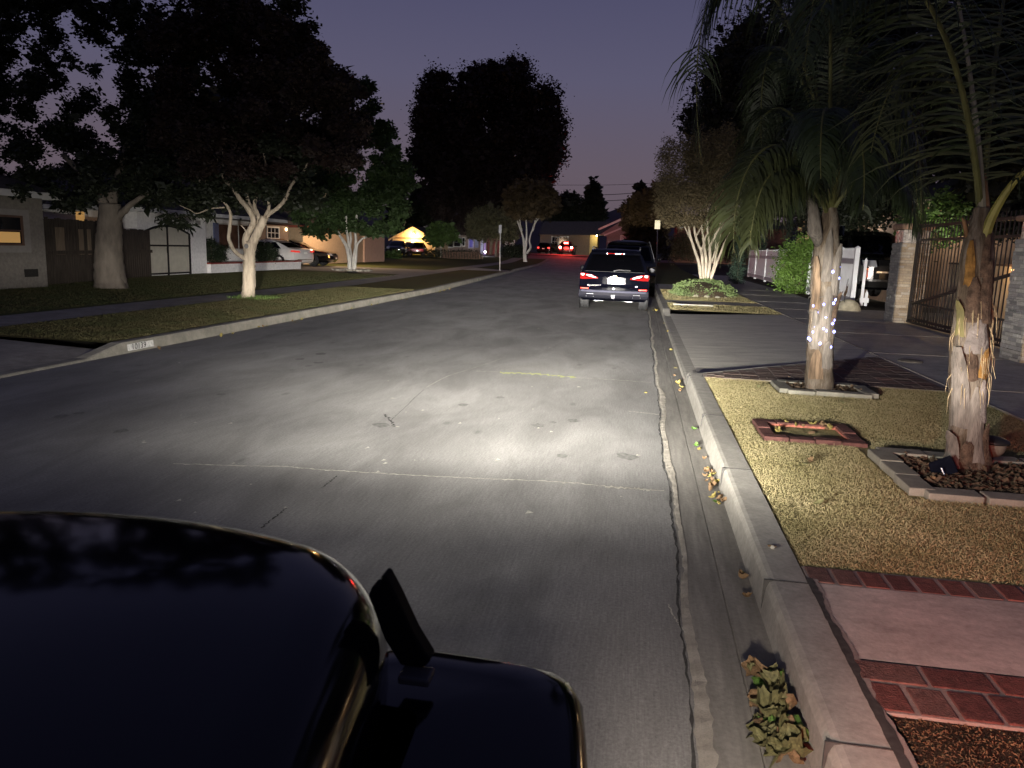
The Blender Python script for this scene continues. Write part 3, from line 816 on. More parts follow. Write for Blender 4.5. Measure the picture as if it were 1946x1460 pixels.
mb.build('leaf_stub', BARKG, p1, smooth=True)
top1 = at(1578, 400, Y1)
rnd = random.Random(11)
V3 = lambda v: (v.x, v.y, v.z)
FR1 = [  # (control points in the picture (px,py,dY)), leaflet length, droop
    ([(1578, 400, 0), (1570, 150, .1), (1420, -330, .3), (1285, -60, .2), (1332, 300, .2)], .85, .8, FROND),
    ([(1575, 400, 0), (1530, 260, -.5), (1450, 205, -.9), (1385, 330, -1.1), (1395, 480, -1.1)], .75, .75, FRONDO),
    ([(1572, 405, 0), (1540, 330, -.9), (1470, 270, -1.2), (1440, 330, -1.3), (1425, 465, -1.3)], .55, .8, FRONDO),
    ([(1577, 400, 0), (1560, 200, .6), (1480, -40, 1.2), (1430, 60, 1.6), (1450, 330, 1.8)], .65, .9, FROND),
    ([(1580, 400, 0), (1600, 180, .5), (1640, -60, .8), (1720, 60, .6), (1720, 380, .4)], .66, .9, FROND),
    ([(1582, 400, 0), (1620, 220, -.3), (1690, 80, -.7), (1760, 160, -.9), (1750, 420, -.9)], .62, .85, FROND),
    ([(1582, 402, 0), (1620, 260, .6), (1680, 220, 1.3), (1740, 260, 1.8), (1745, 400, 2.0)], .6, .9, FROND),
    ([(1578, 398, 0), (1575, 120, -.3), (1590, -200, -.6), (1560, -150, -1.3), (1530, 120, -1.5)], .66, .9, FROND),
    ([(1578, 398, 0), (1590, 100, .2), (1640, -250, .4), (1800, -300, .6), (1850, -60, .8)], .66, .8, FROND),
    ([(1576, 398, 0), (1550, 100, .3), (1500, -260, .6), (1380, -260, 1.0), (1370, -20, 1.2)], .66, .95, FROND),
    ([(1580, 400, 0), (1600, 260, -.8), (1630, 180, -1.4), (1650, 260, -1.6), (1640, 400, -1.6)], .5, .9, FROND),
    ([(1579, 400, 0), (1590, 200, .8), (1600, 60, 1.6), (1620, 100, 2.3), (1610, 330, 2.6)], .6, .9, FROND),
    ([(1575, 400, 0), (1540, 220, .7), (1480, 140, 1.5), (1420, 200, 2.0), (1420, 380, 2.2)], .6, .9, FROND),
    ([(1582, 402, 0), (1640, 300, -.2), (1700, 300, -.3), (1735, 350, -.4), (1745, 440, -.4)], .5, .9, FROND),
    ([(1577, 402, 0), (1540, 300, -.6), (1500, 260, -1.0), (1480, 300, -1.2), (1490, 430, -1.2)], .5, .9, FROND),
    ([(1579, 400, 0), (1585, 240, -.9), (1575, 150, -1.8), (1555, 180, -2.2), (1560, 340, -2.3)], .5, .95, FROND),
]
for k, (cp, ln, dr, mt) in enumerate(FR1):
    frond(p1, [V3(at(a, b, Y1 + d)) for a, b, d in cp], ln, seed=20 + k, droop=dr * 1.25, mat=mt, n=150, sweep=.55, r0=.024)
# fairy lights
FAIRY = emat('fairy_bulb', (.30, .33, 1.0), 7)
sl = thing('string_lights', 'string of small blue white fairy lights wound round the palm trunk', 'string lights', base1 + Vector((0, -.2, .3)))
pxb = [(1586, 500), (1589, 507), (1583, 569), (1578, 575), (1587, 492), (1543, 580), (1548, 593), (1560, 577), (1563, 601), (1580, 607), (1577, 613), (1588, 528), (1545, 619), (1559, 622), (1564, 626), (1542, 629), (1581, 629), (1535, 642), (1537, 644), (1553, 650), (1573, 657), (1576, 516)]
zs1 = [a[2] for a in q1]
wp = []
for i, (a, b) in enumerate(pxb):
    p = at(a, b, Y1)
    c_ = [float(np.interp(p.z, zs1, [k[j] for k in q1])) for j in (0, 1, 3)]
    dx = max(-1, min(1, (p.x - c_[0]) / (c_[2] * 1.12))); y_ = c_[1] - c_[2] * 1.14 * math.sqrt(max(.03, 1 - dx * dx))
    q = (c_[0] + dx * c_[2] * 1.14, y_, p.z); wp.append((q, p.z))
    mb = MB(); mb.lathe([(.001, -.018), (.011, -.012), (.0155, 0), (.011, .012), (.001, .018)], 8, Matrix.Translation(q)); mb.build('bulb', FAIRY, sl, smooth=True)
mb = MB()
for t0 in (0,):
    pts = []
    for k in range(160):
        z = .62 + (1.50 - .62) * k / 159; th = k * .22
        c_ = [float(np.interp(z, zs1, [a[j] for a in q1])) for j in (0, 1, 3)]
        pts.append((c_[0] + c_[2] * 1.12 * math.cos(th), c_[1] + c_[2] * 1.12 * math.sin(th), z + .02 * math.sin(k)))
    mb.tube(pts, .0025, 4)
mb.build('wire', M('wire_clear', (.09, .09, .08), .4, .1, 5), sl)
# small solar panel on a stake behind the trunk, in the crown
b_ = at(1590, 470, Y1 + .3)
sp_ = thing('solar_light', 'small black solar panel on a stake strapped behind the palm with fairy lights', 'solar light', b_)
mb = MB(); a = at(1583, 430, Y1 + .25); b = at(1606, 430, Y1 + .25); c = at(1604, 448, Y1 + .22); d = at(1582, 448, Y1 + .22)
mb.extr([a, b, c, d], (0, .02, .005)); mb.build('panel', M('solar_cell', (.006, .007, .012), .25, .2, 20), sp_)
mb = MB(); mb.tube([at(1594, 448, Y1 + .26), at(1590, 478, Y1 + .28)], .008, 6); mb.build('stake', BLACKP, sp_)

# ------------------------------------------------------- near palm
Y2 = 5.85
base2 = gp(1840, 895)
p2 = thing('palm_tree', 'young palm with torn peeling trunk and one long upright frond, near the solar spotlight', 'palm tree', base2)
mb = MB()
q2 = trunk_profile(mb, [(1838, 902, 92), (1837, 885, 82), (1837, 860, 70), (1838, 820, 62), (1839, 780, 58), (1840, 740, 60), (1841, 700, 62), (1843, 660, 66), (1846, 620, 62), (1848, 580, 60), (1851, 540, 58), (1854, 500, 56), (1857, 465, 52), (1862, 430, 40), (1865, 395, 26)], Y2, n=26, seed=5, amp=.13, ringamp=.012)
mb.build('trunk', BARKP, p2, smooth=True)
mb = MB()
for (z0, z1, th, w, lf, mi, sd) in ((.45, 1.02, -2.35, .55, .05, 0, 1), (.22, .75, -1.5, .5, .0, 0, 2), (.98, 1.22, -1.6, .62, .0, 3, 3), (.80, 1.0, -1.85, .35, .0, 2, 4), (.82, 1.02, -1.15, .30, .01, 1, 5), (.2, .5, -.9, .35, .02, 2, 6), (1.2, 1.5, -1.9, .4, .02, 2, 7), (1.2, 1.62, -1.2, .45, .02, 2, 8), (1.45, 1.75, -2.2, .28, .05, 1, 9), (1.1, 1.35, -2.5, .25, .05, 4, 10), (.16, .42, -2.6, .4, .06, 0, 11), (.17, .36, -1.9, .35, .03, 2, 12), (1.5, 1.8, -1.4, .3, .03, 2, 13), (.5, .8, -1.1, .35, .0, 3, 14)):
    boot(mb, q2, z0, z1, th, w, lf, mi, 40 + sd)
mb.build('leaf_base', [BARKG, BARKO, BARKD, M('palm_bark_pale', (.14, .12, .108), .9, .3, 15, bump=.6), M('palm_bark_green', (.12, .105, .04), .8, .3, 10)], p2)
mb = MB(); rr = random.Random(3)      # loose fibres
for k in range(46):
    t = rr.random(); z = .75 + .65 * rr.random(); c_ = [float(np.interp(z, [a[2] for a in q2], [a[j] for a in q2])) for j in (0, 1, 3)]
    th = rr.uniform(-2.9, -.2); p = Vector((c_[0] + c_[2] * math.cos(th), c_[1] + c_[2] * math.sin(th), z)); d = Vector((math.cos(th) * .06 * rr.random(), math.sin(th) * .06, -.12 - .12 * rr.random()))
    mb.tube([p, p + d * .5 + Vector((math.cos(th) * .02, 0, .01)), p + d], [.003, .002, .001], 4)
for (a, b, c) in (((1872, 640), (1880, 665), (1892, 720)), ((1874, 630), (1876, 690), (1860, 735))): mb.tube([at(*a, Y2), at(*b, Y2 - .05), at(*c, Y2 - .05)], [.007, .004, .001], 5)
mb.build('fibre', M('palm_fibre', (.34, .26, .15), .9, .3, 20), p2)
frond(p2, [V3(at(a, b, Y2 + d)) for a, b, d in ((1866, 440, 0), (1868, 330, 0), (1852, 180, .1), (1832, 40, .2), (1790, -160, .6))], .98, seed=61, n=58, droop=.26, r0=.030, start=.20, sweep=.16, stemmat=PETG, wid=.017, sidevec=(1, .25, .05), mat=M('palm_leaflet_painted_light', (.06, .067, .03), .6, .3, 3))  # paler leaflet colour has the headlight painted into it
frond(p2, [V3(at(a, b, Y2 + d)) for a, b, d in ((1872, 450, -.05), (1890, 380, -.1), (1950, 300, -.2), (2060, 240, -.3))], .7, seed=62, n=30, droop=.5, r0=.036, start=.45, sweep=.5, stemmat=M('petiole_olive', (.24, .22, .055), .55, .25, 6))
frond(p2, [V3(at(a, b, Y2 + d)) for a, b, d in ((1864, 440, .1), (1860, 250, .4), (1800, 20, .6), (1700, 60, .5), (1655, 290, .4))], .75, seed=63, n=60, droop=.6, r0=.024, start=.25, sweep=.6, mat=FRONDO)
frond(p2, [V3(at(a, b, Y2 + d)) for a, b, d in ((1866, 440, .1), (1880, 200, .6), (1900, -60, 1.0), (1960, -200, 1.4))], .75, seed=64, n=50, droop=.5, r0=.024, sweep=.6)
frond(p2, [V3(at(a, b, Y2 + d)) for a, b, d in ((1866, 440, .1), (1850, 160, -.3), (1780, -120, -.7), (1640, -140, -1.0), (1560, 20, -1.1))], .72, seed=65, n=60, droop=.75, r0=.024, sweep=.5)
mb = MB(); mb.tube([at(1866, 470, Y2), at(1872, 400, Y2 + .05), at(1873, 330, Y2 + .08)], [.05, .035, .006], 8, rough=.15); mb.tube([at(1838, 450, Y2 - .02), at(1832, 420, Y2 - .05), at(1828, 414, Y2 - .05)], [.018, .012, .004], 6); mb.build('leaf_stub', M('palm_sheath', (.22, .12, .06), .9, .4, 10), p2, smooth=True)

# ------------------------------------------------------- edging blocks: every block is its own thing
def block(name, c, size, rz, label, group, seed):
    rnd = random.Random(seed); mb = MB(); mb.cbox((c[0], c[1], c[2]), size, rz)
    o = mb.build(name, BLOCK, bevel=.008); return tag(o, label, 'paving block', group)
def ringblocks(corners, label, group, z=.142, bl=.30, bw=.15, gap=.012, seed=0, skip=()):
    """blocks laid along the sides of a rectangle"""
    n = 0; rnd = random.Random(seed)
    for k in range(4):
        a, b = Vector(corners[k]), Vector(corners[(k + 1) % 4]); d = b - a; ln = d.length; cnt = max(1, round(ln / (bl + gap))); st = ln / cnt
        for i in range(cnt):
            if (k, i) in skip: continue
            p = a + d * ((i + .5) / cnt); rz = math.atan2(d.y, d.x) + rnd.uniform(-.03, .03)
            block('edging_block', (p.x + rnd.uniform(-.008, .008), p.y + rnd.uniform(-.008, .008), z + rnd.uniform(-.006, .006)), (st - gap, bw, .09), rz, label, group, seed + n); n += 1
c1 = base1
ringblocks([(1.66, 8.62), (2.54, 8.60), (2.54, 9.20), (1.66, 9.22)], 'grey concrete edging block bordering the mulch round the palm with fairy lights', 'edging blocks round the palm with fairy lights', seed=1)
ringblocks([(1.86, 5.03), (3.20, 5.03), (3.20, 6.02), (1.86, 6.02)], 'grey concrete edging block bordering the mulch round the near palm with torn trunk', 'edging blocks round the near palm', seed=50, bl=.31, bw=.16)
def mulch(name, x0, x1, y0, y1, n, label, seed):
    rng = np.random.default_rng(seed); P_ = np.stack([rng.uniform(x0, x1, n), rng.uniform(y0, y1, n), rng.uniform(.14, .165, n)], 1)
    a = rng.normal(size=(n, 3)); a[:, 2] *= .35; a /= np.linalg.norm(a, axis=1)[:, None]; b = rng.normal(size=(n, 3)); b -= (a * b).sum(1)[:, None] * a; b /= np.linalg.norm(b, axis=1)[:, None]
    s = rng.uniform(.02, .06, n)[:, None]; w = rng.uniform(.006, .016, n)[:, None]
    V = np.stack([P_ - a * s - b * w, P_ + a * s - b * w, P_ + a * s + b * w, P_ - a * s + b * w], 1).reshape(-1, 3)
    o = np_mesh(name, V, np.arange(4 * n).reshape(-1, 4), MULCH); return tag(o, label, 'mulch', kind='stuff')
flat('mulch_bed', 8.68, 9.15, 1.73, 2.47, .139, SOIL); flat('mulch_bed', 5.10, 5.95, 1.93, 3.12, .139, SOIL)
mulch('mulch', 1.72, 2.48, 8.67, 9.16, 900, 'loose brown mulch inside the block border round the palm with fairy lights', 1)
mulch('mulch', 1.93, 3.13, 5.10, 5.96, 2200, 'loose brown mulch inside the block border round the near palm', 2)

# brick-lined pit in the turf
pit = thing('brick_pit', 'sunken red brick box with dead leaves inside, set in the dry turf', 'brick pit', (1.47, 6.6, .13))
PB = [BRK[0], M('brick_bright', (.36, .125, .085), .85, .35, 30, bump=.4)]
x0, x1, ya, yb = 1.07, 1.87, 6.27, 6.98
def pitp(u, v): # slightly skewed plan
    return (x0 + (x1 - x0) * u, ya + (yb - ya) * v)
for (u0, u1, v0, v1, nb, ax) in ((0, 1, 0, .16, 4, 0), (0, 1, .84, 1, 4, 0), (0, .14, .17, .83, 2, 1), (.86, 1, .17, .83, 2, 1)):
    for k in range(nb):
        a, b, c, d = (u0 + (u1 - u0) * k / nb, u0 + (u1 - u0) * (k + 1) / nb, v0, v1) if ax == 0 else (u0, u1, v0 + (v1 - v0) * k / nb, v0 + (v1 - v0) * (k + 1) / nb)
        p, q = pitp(a, c), pitp(b, d); mb = MB(); rnd = random.Random(k + int(v0 * 10)); dz = rnd.uniform(-.004, .006)
        mb.box(p[0] + .004, q[0] - .004, p[1] + .004, q[1] - .004, .10, .168 + dz); mb.build('brick', PB[0], pit, bevel=.005)
p, q = pitp(.14, .16), pitp(.86, .84)
mb = MB(); mb.box(p[0] - .02, p[0] + .002, p[1], q[1], .138, .155); mb.box(q[0] - .002, q[0] + .02, p[1], q[1], .138, .155); mb.box(p[0], q[0], q[1] - .002, q[1] + .02, .138, .155)
mb.build('inner_wall', PB[1], pit)

# solar spotlight and lantern by the near palm
s0 = gp(1795, 905)
ss = thing('solar_spotlight', 'black solar panel spotlight leaning in the mulch at the foot of the near palm', 'solar light', s0)
c_ = at(1790, 893, s0.y + .0)
a, b, c, d = at(1765, 884, s0.y + .06), at(1806, 869, s0.y + .08), at(1820, 898, s0.y - .02), at(1774, 911, s0.y - .04)
mb = MB(); mb.extr([a, b, c, d], (0.004, .018, .01)); mb.build('panel', M('solar_cell2', (.006, .007, .012), .2, .2, 20), ss)
mb = MB(); mb.tube([at(1789, 889, s0.y - .03), at(1797, 910, s0.y - .05)], .006, 6); mb.tube([at(1797, 910, s0.y - .05), at(1800, 926, s0.y - .03)], .004, 6); mb.build('bracket', CHROME, ss)
mb = MB(); mb.tube([at(1792, 900, s0.y - .02), at(1802, 925, s0.y - .02)], .012, 8); mb.tube([at(1790, 916, s0.y - .03), at(1812, 909, s0.y)], .007, 6); mb.build('stake', BLACKP, ss)
pl0 = gp(1868, 925)
pl = thing('path_light', 'unlit bell shaped garden path light on a stake beside the near palm', 'garden light', pl0)
pl0 = gp(1872, 875); pl0.y = 5.95; pl0.x = float(at(1884, 870, 5.95)[0]); LOC[pl.name] = pl0; pl.location = pl0
hd = at(1887, 850, pl0.y)
mb = MB(); mb.lathe([(.012, -.075), (.05, -.06), (.075, -.03), (.085, .01), (.085, .035)], 20, Matrix.Translation(hd)); mb.build('shade', M('frosted_lens', (.16, .14, .11), .5, .2, 8), pl, smooth=True)
mb = MB(); mb.lathe([(.09, .030), (.105, .035), (.10, .055), (.06, .075), (.01, .085)], 20, Matrix.Translation(hd)); mb.build('cap', BLACKP, pl, smooth=True)
mb = MB(); mb.tube([hd + Vector((0, 0, -.07)), pl0], .013, 8); mb.build('stake', BLACKP, pl)

# round cover in the sidewalk
mc = gp(1730, 687)
mb = MB(); mb.lathe([(.17, -.006), (.17, .012), (.15, .022), (.01, .03)], 24, Matrix.Translation((mc.x, mc.y, .147)))
tag(mb.build('valve_cover', M('cast_cover', (.12, .11, .09), .8, .3, 20), smooth=True), 'small round utility cover in the dark sidewalk between the palms and the gate', 'utility cover')

# ------------------------------------------------------- grass blades on the verge
def blades(name, areas, n, h, cols, seed, label, lean=.9, z=.135, wid=.004):
    rng = np.random.default_rng(seed); V = []; tot = sum((a[1] - a[0]) * (a[3] - a[2]) for a in areas)
    for (xa, xb, ya_, yb_) in areas:
        k = int(n * (xb - xa) * (yb_ - ya_) / tot)
        x = rng.uniform(xa, xb, k); y = rng.uniform(ya_, yb_, k); zz = np.array([rise(v) for v in y]) + z
        p = np.stack([x, y, zz], 1); d = rng.normal(size=(k, 3)); d[:, 2] = np.abs(d[:, 2]) * .6 + .25; d[:, :2] *= lean; d /= np.linalg.norm(d, axis=1)[:, None]
        s = np.cross(d, rng.normal(size=(k, 3))); s /= np.linalg.norm(s, axis=1)[:, None]
        hh = h * rng.uniform(.4, 1.3, k)[:, None]; w = wid * rng.uniform(.6, 1.3, k)[:, None]
        t = p + d * hh; mid_ = p + d * hh * .55 + np.array([0, 0, .15]) * hh
        V.append(np.stack([p - s * w, mid_ - s * w * .8, t, mid_ + s * w * .8], 1).reshape(-1, 3))
    V = np.concatenate(V); return tag(np_mesh(name, V, np.arange(len(V)).reshape(-1, 4), cols), label, 'grass', kind='stuff')
DRYB = M('dry_blade', (.37, .315, .17), .8, .35, 2.5, col2=(.25, .215, .10))
blades('dry_grass', [(.86, 3.66, 3.68, 4.95), (.86, 1.05, 4.95, 9.34), (1.05, 1.76, 4.95, 6.25), (1.05, 3.66, 7.0, 8.52), (1.9, 3.66, 6.12, 7.0), (.86, 1.56, 8.5, 9.34), (2.64, 3.66, 8.5, 9.34), (3.3, 3.66, 4.95, 6.1)], 230000, .024, DRYB, 3, 'short dry tan grass on the verge between kerb and sidewalk', wid=.0019)
blades('dry_grass', [(.86, 3.66, 20.45, 23.1), (.86, 3.66, 24.7, 31.4)], 20000, .05, M('dry_blade_far', (.22, .19, .095), .8, .35, 5), 4, 'dry tan grass on the verge beyond the driveway', wid=.008)
blades('leaf_litter', [(.86, 3.66, .9, 2.45)], 60000, .014, M('litter_blade', (.11, .075, .04), .9, .5, 8), 5, 'brown bark and leaf litter at the bottom right beside the kerb', lean=1.6, wid=.0028)

# fallen leaves: each is its own thing
def leafmesh(L_, curl, seed):
    rnd = random.Random(seed); rows = []
    for i in range(7):
        t = i / 6; w = L_ * .42 * math.sin(math.pi * min(1, t * .92 + .06)) ** .8 * (1 + .25 * math.sin(i * 2.2 + seed)); z = curl * L_ * (t - .5) ** 2 * 2
        rows.append([(-w, L_ * (t - .5), z + curl * w * .8 + rnd.uniform(-.1, .1) * L_ * .3), (-w * .5, L_ * (t - .5) + .01 * L_, z + rnd.uniform(-.02, .02) * L_), (0, L_ * (t - .5) + .03 * L_, z - .02 * L_), (w * .5, L_ * (t - .5) + .01 * L_, z), (w, L_ * (t - .5), z + curl * w * .8 + rnd.uniform(-.1, .1) * L_ * .3)])
    return rows
LM = {}
def fallen(p, L_, mat, seed, label, group, tilt=.5, z=0):
    key = (mat.name, seed % 5)
    if key not in LM:
        mb = MB(); mb.grid(leafmesh(1.0, (.5, .9, -.4, .7, 1.1)[seed % 5], seed)); o = mb.build('fallen_leaf', mat, origin=(0, 0, 0)); LM[key] = o
    else:
        o = LM[key].copy(); COL.objects.link(o)
    rnd = random.Random(seed * 7 + 1)
    o.location = (p[0], p[1], p[2] + z); o.rotation_euler = (rnd.uniform(-tilt, tilt), rnd.uniform(-tilt, tilt), rnd.uniform(0, 6.28)); o.scale = (L_ * rnd.uniform(.5, 1.0), L_ * rnd.uniform(.8, 1.1), L_ * rnd.uniform(.6, 1.5))
    tag(o, label, 'leaf', group)
rnd = random.Random(21); n = 0
for k in range(58):
    t = rnd.random() ** .8; px = 1452 + 30 * t + rnd.uniform(-34, 34) * (.55 + .45 * t); py = 1285 + 165 * t
    p = gp(px, py, .0); n += 1
    fallen((min(p.x, .628), p.y, .0), rnd.uniform(.055, .12), rnd.choice((LEAFOLV, LEAFOLV, LEAFOLV, LEAFGRN if k % 3 == 0 else LEAFDRY)), n, 'curled brown or olive leaf in the heap filling the near end of the gutter', 'leaves heaped in the near gutter', .9, z=.015 + .05 * rnd.random())
for k in range(26):
    t = rnd.random(); p = gp(1343 + 22 * t + rnd.uniform(-9, 9), 895 + 65 * t, 0); n += 1
    fallen((p.x, p.y, .0), rnd.uniform(.035, .06), rnd.choice((LEAFDRY, LEAFDRY, LEAFYEL, LEAFDRY)), n, 'small tan leaf in the gutter cluster beside the sunlit dry verge'.replace('sunlit ', 'bright '), 'leaves in the middle gutter cluster', .8, z=.012 + .015 * rnd.random())
for (a, b, mt, L_) in ((1318, 818, LEAFGRN, .07), (1323, 850, LEAFGRN, .06), (1328, 853, LEAFYEL, .05), (1360, 958, LEAFGRN, .055), (1291, 731, LEAFYEL, .09), (1294, 738, LEAFYEL, .06), (1292, 746, LEAFDRY, .05), (1228, 747, LEAFYEL, .05), (1275, 667, LEAFYEL, .07), (1268, 632, LEAFYEL, .05), (1262, 616, LEAFYEL, .06), (1247, 592, LEAFYEL, .11), (1243, 590, LEAFYEL, .1), (1408, 1103, LEAFDRY, .065), (1420, 1138, LEAFDRY, .045), (1413, 1098, LEAFOLV, .05), (1390, 800, LEAFOLV, .05), (1283, 700, LEAFYEL, .05), (1281, 716, LEAFDRY, .05), (1337, 875, LEAFDRY, .035)):
    p = gp(a, b, 0); n += 1; fallen(p, L_, mt, n, 'single fallen leaf lying loose along the right-hand gutter', 'loose leaves along the right gutter', .6, z=.012)
for k in range(16):
    p = gp(rnd.uniform(1460, 1600), rnd.uniform(808, 826), .13); n += 1; fallen((min(max(p.x, 1.22), 1.7), p.y, .143), rnd.uniform(.05, .08), rnd.choice((LEAFDRY, LEAFYEL)), n, 'dead tan leaf lying inside the sunken brick box', 'leaves in the brick box', .7, z=.01)
for k, (a, b) in enumerate(((1540, 882), (1528, 885), (1772, 917), (1600, 770), (1500, 720), (1440, 740), (1466, 1043), (1556, 962))):
    p = gp(a, b, .15); n += 1; fallen(p, .06, (LEAFDRY, LEAFOLV)[k % 2], n, 'lone dead leaf lying on the dry verge grass', 'lone leaves on the dry verge', .6, z=.02)
st = gp(1468, 1043, .15); mb = MB(); mb.lathe([(.001, 0), (.012, .002), (.014, .010), (.006, .018)], 7, Matrix.Translation((st.x, st.y, .150)))
tag(mb.build('pebble', CONC, smooth=True), 'small pale pebble lying on top of the right kerb', 'pebble')

# ------------------------------------------------------- stone pillars, iron gate
def stone(name, cols, mortar=(.22, .2, .18)):
    g = G(name)
    sep = g.n.new('ShaderNodeSeparateXYZ'); g.l.new(g.pos, sep.inputs[0])
    cmb = g.n.new('ShaderNodeCombineXYZ'); g.l.new(g.math('ADD', sep.outputs[0], sep.outputs[1]), cmb.inputs[0]); g.l.new(sep.outputs[2], cmb.inputs[1])
    b = g.n.new('ShaderNodeTexBrick'); g.l.new(cmb.outputs[0], b.inputs['Vector'])
    b.inputs['Scale'].default_value = 1; b.inputs['Brick Width'].default_value = .26; b.inputs['Row Height'].default_value = .062; b.inputs['Mortar Size'].default_value = .004
    b.inputs['Color1'].default_value = (0, 0, 0, 1); b.inputs['Color2'].default_value = (1, 1, 1, 1); b.inputs['Mortar'].default_value = (.5, .5, .5, 1); b.offset = .37; b.squash = .7; b.squash_frequency = 3; b.offset_frequency = 2
    r = g.ramp(b.outputs['Color'], *[(i / (len(cols) - 1), c) for i, c in enumerate(cols)])
    nz = g.noise(30, None, 5, .7); c = g.mix(.6, r, g.ramp(nz, (.3, .6), (.7, 1.25)), 'MULTIPLY')
    c = g.mix(g.math('MULTIPLY', b.outputs['Fac'], .6), c, mortar)
    g.bump(g.mix(.5, b.outputs['Color'], nz), .8, .03)
    return g.done(c, .9, .2)
STONET = stone('ledger_stone_tan', [(.30, .23, .15), (.50, .40, .28), (.38, .30, .22), (.58, .50, .39), (.44, .39, .34)])
STONEG = stone('ledger_stone_grey', [(.16, .16, .16), (.32, .31, .30), (.22, .22, .225), (.42, .41, .38), (.28, .27, .25)])
CAPM = M('pillar_cap_stucco', (.30, .19, .13), .85, .15, 12)
GBLK = M('glass_block', (.42, .38, .34), .15, .5, 14, spec=.6, bump=1, bscale=9)
def pillar(name, x0, x1, y0, y1, zs, zb, zt, label, lit):
    t = thing(name, label, 'pillar', ((x0 + x1) / 2, (y0 + y1) / 2, .14))
    mb = MB(); rnd = random.Random(int(x0 * 100)); z = .14
    # courses of ledger stone, each slightly proud or set back
    while z < zs - .02:
        h = rnd.choice((.05, .06, .07)); z2 = min(zs, z + h)
        for s in range(rnd.choice((1, 2, 3))): pass
        d = rnd.uniform(0, .018)
        cuts = sorted([0, 1] + [rnd.uniform(.2, .8) for _ in range(rnd.choice((1, 2)))])
        for a, b in zip(cuts[:-1], cuts[1:]):
            d = rnd.uniform(0, .02); mb.box(x0 + (x1 - x0) * a, x0 + (x1 - x0) * b, y0 - d, y0 + .05, z, z2 - .003, 0)
        cuts = sorted([0, 1] + [rnd.uniform(.2, .8) for _ in range(rnd.choice((1, 2)))])
        for a, b in zip(cuts[:-1], cuts[1:]):
            d = rnd.uniform(0, .02); mb.box(x0 - d, x0 + .05, y0 + .03 + (y1 - y0 - .03) * a, y0 + .03 + (y1 - y0 - .03) * b, z, z2 - .003, 1)
        z = z2
    mb.box(x0 + .03, x1 - .004, y0 + .03, y1 - .004, .14, zs - .004, 1)
    mb.build('stone_facing', [STONET, STONEG], t)
    mb = MB(); w = (x1 - x0)
    for k in range(2): mb.box(x0 + .02 + k * (w - .02) * .66, x0 + .02 + (w - .02) * (.64 if k == 0 else .97), y0 + .02, y0 + .12, zs, zb)
    for k in range(2): mb.box(x0 + .021, x0 + .12, y0 + .13 + k * .26, y0 + .37 + k * .26, zs, zb)
    mb.box(x0 + .13, x1 - .03, y0 + .13, y1 - .02, zs, zb)
    mb.build('glass_blocks', GBLK, t, bevel=.015)
    mb = MB(); mb.box(x0 - .05, x1 + .05, y0 - .05, y1 + .05, zb, zt); mb.build('cap', CAPM, t, bevel=.06, seg=4)
    return t
P1Y, P1X = 19.6, 6.10
z_ = lambda py, px, Y: float(at(px, py, Y)[2])
pillar('gate_pillar', 6.05, 6.68, 19.6, 20.3, z_(461, 1705, 19.6), z_(436, 1705, 19.6), z_(424, 1705, 19.6), 'tan ledger stone gate pillar with glass blocks, left of the iron gate', True)
pillar('gate_pillar', 5.74, 6.37, 12.55, 13.25, z_(452, 1930, 12.55), z_(416, 1930, 12.55), z_(404, 1930, 12.55), 'grey ledger stone gate pillar at the right edge, behind the near palm', False)
IRON = M('wrought_iron', (.012, .011, .012), .5, .2, 20)
gate = thing('iron_gate', 'black iron driveway gate with vertical bars between two stone pillars', 'gate', (6.3, 16.4, .15))
gx = 6.34; ga, gb_ = 13.35, 19.5
ztop = 2.42
for z0, z1 in ((.25, .31), (.62, .66), (ztop - .36, ztop - .31), (ztop - .06, ztop)):
    mb = MB(); mb.box(gx - .02, gx + .02, ga, gb_, z0, z1); mb.build('rail', IRON, gate)
nbar = 36
for k in range(nbar):
    y = ga + .05 + (gb_ - ga - .1) * k / (nbar - 1); mb = MB(); w = .035 if k in (0, nbar - 1) else .011
    mb.box(gx - w * .8, gx + w * .8, y - w, y + w, .20, ztop + (.10 if k not in (0, nbar - 1) else .02)); mb.build('bar', IRON, gate)
mb = MB(); mb.beam((gx - .045, ga + .1, 1.62), (gx - .045, gb_ - .3, .62), .03, .06); mb.build('brace', IRON, gate)
mb = MB()
for k in range(60): mb.box(gx - .006, gx + .006, ga + (gb_ - ga) * k / 60, ga + (gb_ - ga) * k / 60 + .02, .20, .62)
mb.box(gx - .03, gx + .03, ga, gb_, .17, .215); mb.build('lower_mesh', IRON, gate)
# pale garage wall and lamp behind the gate
SLAT = M('cream_boards', (.52, .40, .27), .8, .12, 3)
gw = thing('garden_wall', 'low cream boarded wall lit warmly behind the iron gate', 'wall', (8.6, 16, .14))
mb = MB(); mb.box(8.6, 8.75, 11.5, 23.5, .14, 1.55); mb.build('boarding', SLAT, gw)
mb = MB(); mb.box(8.57, 8.78, 11.4, 23.6, 1.55, 1.60); mb.build('coping', M('dark_coping', (.10, .06, .04), .8, .1, 5), gw)
wl = emat('wall_lamp_lens', (1, .62, .22), 22)
for y in (15.0, 15.5, 16.0, 19.6):
    mb = MB(); mb.box(8.52, 8.57, y - .09, y + .09, 1.47, 1.53); mb.build('strip_lamp', wl, gw)
    light('strip_lamp_glow', 'POINT', (8.3, y, 1.45), 20.0, (1, .66, .34), gw, .1)

